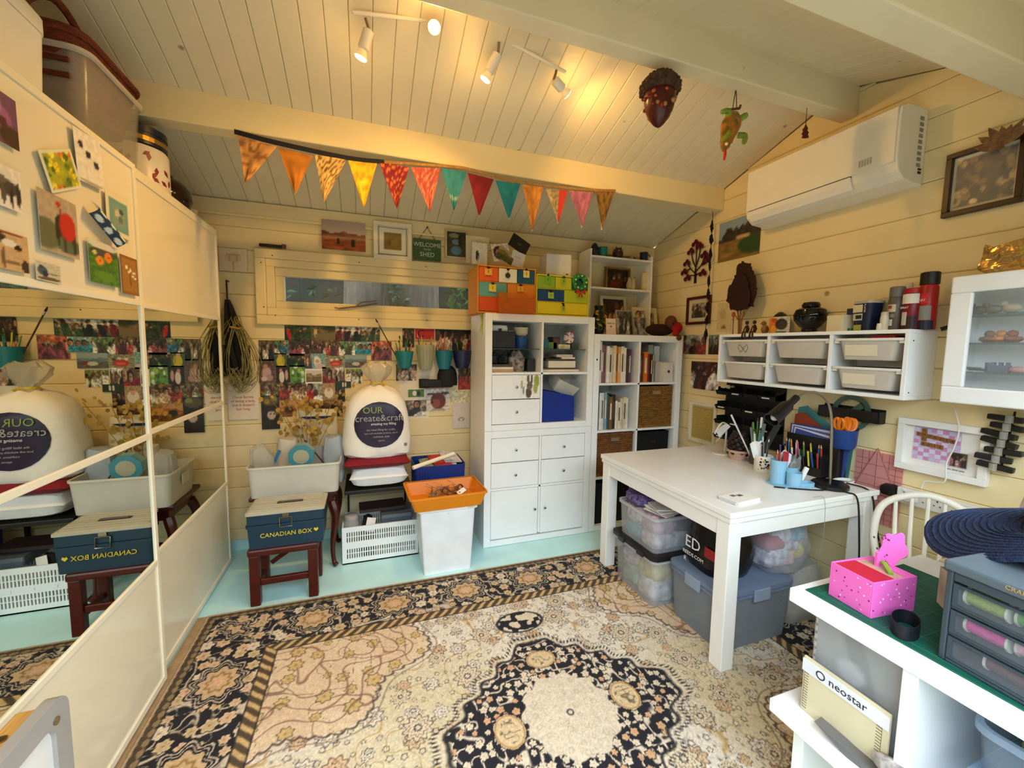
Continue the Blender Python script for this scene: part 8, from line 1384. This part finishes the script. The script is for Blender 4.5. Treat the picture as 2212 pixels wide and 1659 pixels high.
for k in range(46):
    f_, u, v, c = q.choice(('f', 'l')), q.random(), q.random(), q.choice(('#f8d8ec', '#b83a9a', '#6a1c4a', '#ffb0e0')); s = .0022; 
    part('dot', X(cyl(s, .0006, n=8), (-.07+.14*u, -.0553, .008+.082*v), (PI/2, 0, 0)) if f_ == 'f' else X(cyl(s, .0006, n=8), (-.0753, -.05+.1*u, .008+.082*v), (0, -PI/2, 0)), M('dot_'+c[1:], c, .5), pb_)
hb = [(.0+.027*r*math.cos(a), .155+.046*r*math.sin(a)) for a, r in [(2*PI*k/40, 1+.13*math.cos(5*2*PI*k/40)) for k in range(40)]]
part('scalloped_tag', X(prism(hb, -.003, .003), (.055, .02, -.01), (0, .15, -.9)), pk, pb_, bev=.001); part('tag_stem', box(.03, .06, .012, .018, .09, .13), pk, pb_)
part('green_stalk', tube([(.02, -.03, .094), (.04, 0, .105), (.05, .02, .1)], .006, 6), M('stalk_green', '#8aa83a', .6), pb_)
for k in range(12): a, r = q.uniform(0, 6.3), q.uniform(0, .026); part('tag_dot', X(cyl(.0022, .0066, -.0033, 8), (.055+r*math.cos(a)*.6, .02-r*math.cos(a)*.75-.002, .145+.03*math.sin(a)), (PI/2, 0, -.9)), M('dot_6a1c4a', '#6a1c4a', .5), pb_)
tpx = at(1950, 1352, 'z', UZ+.02); solo('tape_ring', 'black elastic ring standing on the cutting mat', 'ring', X(lathe([(.040, 0), (.042, .0), (.042, .034), (.040, .034), (.040, 0)], 32, False, False), sc=(1.1, .62, 1)), M('elastic_black', '#10101a', .6), (float(tpx[0])+.01, float(tpx[1]), MZ), rz=.35, smooth=True)
sc2 = T('embroidery_scissors', 'small pale scissors lying beyond the pink box', 'scissors', (1.40, .66, MZ), rz=.5); part('blade', X(box(-.06, 0, -.004, .004, 0, .002), rot=(0, 0, .12)), chrome, sc2); part('blade', X(box(-.06, 0, -.004, .004, .0022, .004), rot=(0, 0, -.12)), chrome, sc2); part('handle', J(tube(spline([(0, 0, .004), (.03, .012, .004), (.05, .02, .004), (.06, .008, .004), (.03, .002, .004), (0, 0, .004)], 4), .003, 6), tube(spline([(0, 0, .004), (.03, -.012, .004), (.05, -.02, .004), (.06, -.008, .004), (.03, -.002, .004), (0, 0, .004)], 4), .003, 6)), M('handle_pale', '#a8c0b4', .4), sc2)
gbg = T('paper_gift_bag', 'pale marbled paper bag with cord handles beside the drawers', 'bag', (1.50, .545, UZ), rz=-.75); part('bag', J(box(-.075, .075, -.03, -.028, .0, .105), box(-.075, .075, .028, .03, .0, .105), box(-.075, -.073, -.028, .028, 0, .105), box(.073, .075, -.028, .028, 0, .105), box(-.075, .075, -.028, .028, 0, .002)), M('marbled_paper', '#d0b8a8', .7, var=.25, scale=9, hex2='#e8dccc'), gbg); part('handle', tube(spline([(-.03, -.029, .095), (-.02, -.02, .135), (.02, -.02, .135), (.03, -.029, .095)], 5), .0022, 6), M('cord_tan', '#8a7444', .7), gbg); part('handle', tube(spline([(-.03, .029, .095), (-.02, .03, .13), (.02, .03, .13), (.03, .029, .095)], 5), .0022, 6), M('cord_tan', '#8a7444'), gbg)
# grey drawers of thread
DX, DY = 1.20, .495; gd_ = T('thread_cabinet', 'slate grey three drawer box full of thread reels', 'drawers', (DX, DY, MZ), rz=-.08); sg_ = M('slate_drawer_plastic', '#3a464e', .35, var=.08); smk = M('smoky_drawer_front', '#eef2f6', .08, alpha=.06)
part('casing', J(box(0, .30, -.012, 0, 0, .205), box(0, .30, -.30, -.288, 0, .205), box(0, .30, -.288, -.012, .185, .205), box(0, .30, -.288, -.012, 0, .008), box(.292, .30, -.288, -.012, .008, .185), box(.002, .30, -.288, -.012, .062, .07), box(.002, .30, -.288, -.012, .122, .13)), sg_, gd_, bev=.003); part('lid_top', box(-.006, .305, -.305, .005, .205, .228), M('slate_light2', '#56626a', .35), gd_, bev=.006); word('CRAFT DRAWERS', .012, M('gold_emblem', '#b8924a', .4), gd_, (-.0068, -.14, .219), rot=(PI/2, 0, -PI/2)); part('emblem', X(cyl(.009, .001, n=16), (-.0066, -.19, .217), (0, -PI/2, 0)), M('gold_emblem', '#b8924a'), gd_)
for k in range(3): d_ = part('drawer', box(.003, .006, -.286, -.014, .01+.06*k, .06+.06*k), smk, gd_); part('drawer_frame', J(box(.0, .008, -.286, -.014, .01+.06*k, .015+.06*k), box(.0, .008, -.286, -.014, .055+.06*k, .06+.06*k), box(.0, .008, -.022, -.014, .015+.06*k, .055+.06*k)), sg_, d_)
for k, (row, y, c, cn) in enumerate(((2, -.06, '#8a9a3a', 'olive green'), (2, -.135, '#4a9a2c', 'bright green'), (2, -.21, '#b8c04a', 'lime'), (1, -.065, '#c83a8a', 'magenta'), (1, -.14, '#d8a0b0', 'pale pink'), (1, -.215, '#a83a5a', 'raspberry'), (0, -.10, '#5a2a3a', 'burgundy'), (0, -.175, '#c8c4c0', 'white'), (0, -.245, '#8a8a94', 'grey'))):
    t = T('thread_reel', cn+' thread reel in the '+('bottom', 'middle', 'top')[row]+' grey drawer', 'thread', (DX+.03, DY+y+.0, MZ+.012+.06*row+.022), rz=-.08, group='thread reels in the grey drawers'); part('thread', X(lathe([(.018, -.03), (.019, 0), (.018, .03)], 16), rot=(PI/2, 0, 0)), M('thr_'+c[1:], c, .5, var=.2, scale=200), t, smooth=True); part('spool_end', X(J(lathe([(.021, .03), (.021, .034)], 16), lathe([(.021, -.034), (.021, -.03)], 16)), rot=(PI/2, 0, 0)), M('spool_pale', '#cfc8b8', .4), t)
# straw hat, white sewing machine, plate
ht = T('sun_hat', 'big navy straw sun hat tipped over the grey drawers', 'hat', (1.55, .41, 1.02), rot=(-.12, .09, .2)); sm_ = M('navy_straw', '#1c2a4a', .75, var=.3, scale=60, bump=.5, bscale=150)
def brim(a, r): return -.05*max(0, math.cos(a-2.35))**6*max(0, (r-.13)/.16)**1.5+ .02*math.sin(2*a+.6)-.035*max(0, r-.16)/.16
rr = [.075, .095, .12, .15, .18, .20, .225, .25, .27]
top_ = [[(r*math.cos(a), r*math.sin(a), brim(a, r)) for a in [2*PI*j/44 for j in range(44)]] for r in rr]; bot_ = [[(x, y, z-.006) for x, y, z in R_] for R_ in reversed(top_)]
part('brim', loft(top_+bot_+[top_[0]], False, False), sm_, ht, smooth=True); part('braid_ridges', J(*[tube([(r*math.cos(a), r*math.sin(a), brim(a, r)+.001) for a in [2*PI*j/44 for j in range(45)]], .0022, 5) for r in [.09+.0125*k for k in range(15)]]), sm_, ht, smooth=True); part('crown', lathe([(.095, -.004), (.092, .05), (.08, .08), (.05, .092), (.01, .094)], 32), sm_, ht, smooth=True)
smx = T('sewing_machine', 'white rounded sewing machine beyond the sun hat', 'sewing machine', (1.95, .50, .742), rz=-.2); smm = M('machine_white', '#e2e4e8', .3)
part('base', rloft([(.4, .18, .02, 0), (.4, .18, .02, .06)]), smm, smx, smooth=True); part('pillar', X(rloft([(.12, .15, .03, .06), (.11, .14, .03, .29)]), (.13, 0, 0)), smm, smx, smooth=True); part('arm', X(rloft([(.38, .14, .04, .2), (.38, .15, .05, .24), (.36, .13, .05, .31)]), (-.01, 0, 0)), smm, smx, smooth=True); part('needle_head', X(rloft([(.08, .1, .02, .13), (.09, .11, .02, .21)]), (-.14, 0, 0)), smm, smx, smooth=True); part('hand_wheel', X(cyl(.045, .03, n=24), (.19, 0, .23), (0, PI/2, 0)), M('wheel_grey', '#a8acb2', .4), smx, smooth=True)
st2 = T('sewing_table', 'narrow cream table behind the low unit', 'table', (1.785, .42, 0)); part('tabletop', box(0, .62, -.28, .34, .70, .7405), M('cream_table', '#e2d6bc', .45), st2, bev=.004)
for x, y in ((.02, .28), (.55, .28), (.02, -.26), (.55, -.26)): part('leg', box(x, x+.05, y, y+.05, .0085, .70), M('cream_table', '#e2d6bc'), st2, bev=.003)
solo('white_plate', 'stack edge of a white dish under the hat brim', 'dish', lathe([(.04, 0), (.075, .01), (.088, .02), (.082, .02), (.07, .012), (.03, .004)], 32), M('dish_white', '#e4e6e8', .25), (1.36, .37, MZ+.2285), smooth=True)
# ================================================================ in the low unit
SZ = .3855
pcut = T('paper_trimmer', 'cream paper trimmer board with dark rule marks standing in the low unit', 'trimmer', (1.185, .66, SZ), rot=(0, 0, -PI/2-.0)); crm = M('trimmer_cream', '#d8cca8', .5)
part('board', box(-.105, .105, -.004, .004, 0, .165), crm, pcut, bev=.003); part('rule_marks', J(*[box(-.1, -.088, -.0048, -.0038, .012+.008*k, .0135+.008*k) for k in range(14)], box(-.1, -.0994, -.0048, -.0038, .012, .12)), M('rule_brown', '#6a5c44', .6), pcut); part('white_strip', box(-.105, .105, -.0075, -.0042, .122, .158), M('strip_white', '#e4e4ea', .5), pcut)
part('second_rule', J(*[box(.078, .09, -.0048, -.0038, .012+.008*k, .0135+.008*k) for k in range(14)], box(.09, .0906, -.0048, -.0038, .012, .12)), M('rule_brown', '#6a5c44'), pcut); word('neostar', .03, M('neo_black', '#2a2a30', .5), pcut, (.012, -.0082, .14)); part('ring_mark', X(lathe([(.009, 0), (.012, 0), (.012, .001), (.009, .001)], 18, False, False), (-.055, -.0078, .14), (PI/2, 0, 0)), M('neo_black', '#2a2a30'), pcut)
pk2 = T('craft_pack', 'grey printed craft pack in a clear sleeve behind the trimmer', 'pack', (1.215, .655, SZ), rot=(0, 0, -PI/2)); sheet('printed_card', .2, .29, lambda u, v: mixc(mixc(hx('#b8b6b2')+0*u[..., None], hx('#8c8a88')+0*u[..., None], (np.sin(u*9+v*4)-.2)*2), hx('#e6e6e6')+0*u[..., None], (1-((u-.45)/.2)**2-((v-.62)/.12)**2)*2), 24, 24, .004, .35, pk2, (0, 0, .145)); part('sleeve', box(-.105, .105, -.006, -.005, 0, .3), M('thin_clear_plastic', '#dfe0e2'), pk2)
nb = T('spiral_notebook', 'white edged ring notebook at the end of the low unit shelf', 'notebook', (1.245, .675, SZ), rot=(0, 0, -PI/2)); part('pages', box(-.1, .10, -.008, .008, 0, .285), M('paper_bright', '#eeeae0'), nb); part('holes', J(*[box(-.1, -.094, -.0086, -.008, .02+.024*k, .028+.024*k) for k in range(11)]), M('print_dark', '#3a342c'), nb); part('blue_panel', box(-.085, -.03, -.0088, -.008, .19, .23), M('panel_blue', '#8ab0c8', .5), nb); part('dark_panel', box(-.085, -.03, -.0088, -.008, .09, .18), M('panel_dark', '#4a4a4c', .5), nb)
ir = T('grey_iron_rest', 'grey pointed iron rest with a lace pouch on the lower shelf', 'iron rest', (1.16, .50, SZ), rz=PI/2+.1); part('plate', prism([(-.06, 0), (.12, 0), (.2, .03), (.12, .02), (-.06, .015)], -.035, .0), M('iron_grey', '#6a6866', .4), ir); 
solo('lace_pouch', 'grey lace pouch lying against the trimmer', 'pouch', X(ell((0, 0, .03), (.03, .1, .03), 16, 9)), M('lace_grey', '#b0a8a4', .8, var=.4, scale=80), (1.165, .48, SZ+.02), smooth=True)
LY = .30
for k, (z, lab) in enumerate(((SZ, 'lower clear box with white reels in the low unit'), (SZ+.135, 'clear tray with ribbon spools stacked in the low unit'))):
    t = T('clear_craft_box', lab, 'box', (1.34, LY, z), rz=.06*k); part('tub', tub(.26, .27, .125, .03, .003, .93), M('bluish_clear', '#c4d4e4', .12, alpha=.16), t, smooth=True); part('rim', rloft([(.26, .27, .032, .108), (.274, .284, .036, .112), (.274, .284, .036, .128), (.252, .262, .03, .128)], cap0=False, cap1=False), M('bluish_rim', '#b0c4dc', .15, alpha=.5), t, smooth=True)
for k, (x, y, z, r, h, c, lab) in enumerate(((1.33, .34, SZ+.006, .06, .09, '#d8d6d0', 'white ribbon reel in the lower clear box'), (1.30, .26, SZ+.006, .05, .1, '#1c1c20', 'black ribbon reel in the lower clear box'), (1.36, .32, SZ+.141, .085, .05, '#a08a5a', 'wide brown cardboard ribbon reel in the clear tray'), (1.36, .22, SZ+.141, .055, .06, '#e0dcd4', 'white lace roll in the clear tray'))):
    t = T('ribbon_reel', lab, 'ribbon', (x, y, z), group='reels in the low unit boxes'); part('ribbon', lathe([(r*.4, .004), (r*.95, .004), (r*.95, h-.004), (r*.4, h-.004)], 28, False, False), M('reel_'+c[1:], c, .6, var=.15), t, smooth=True); part('flange', lathe([(r*.3, h-.004), (r, h-.004), (r, h), (r*.3, h)], 28, False, False), M('flange_'+c[1:], c, .4), t, smooth=True)
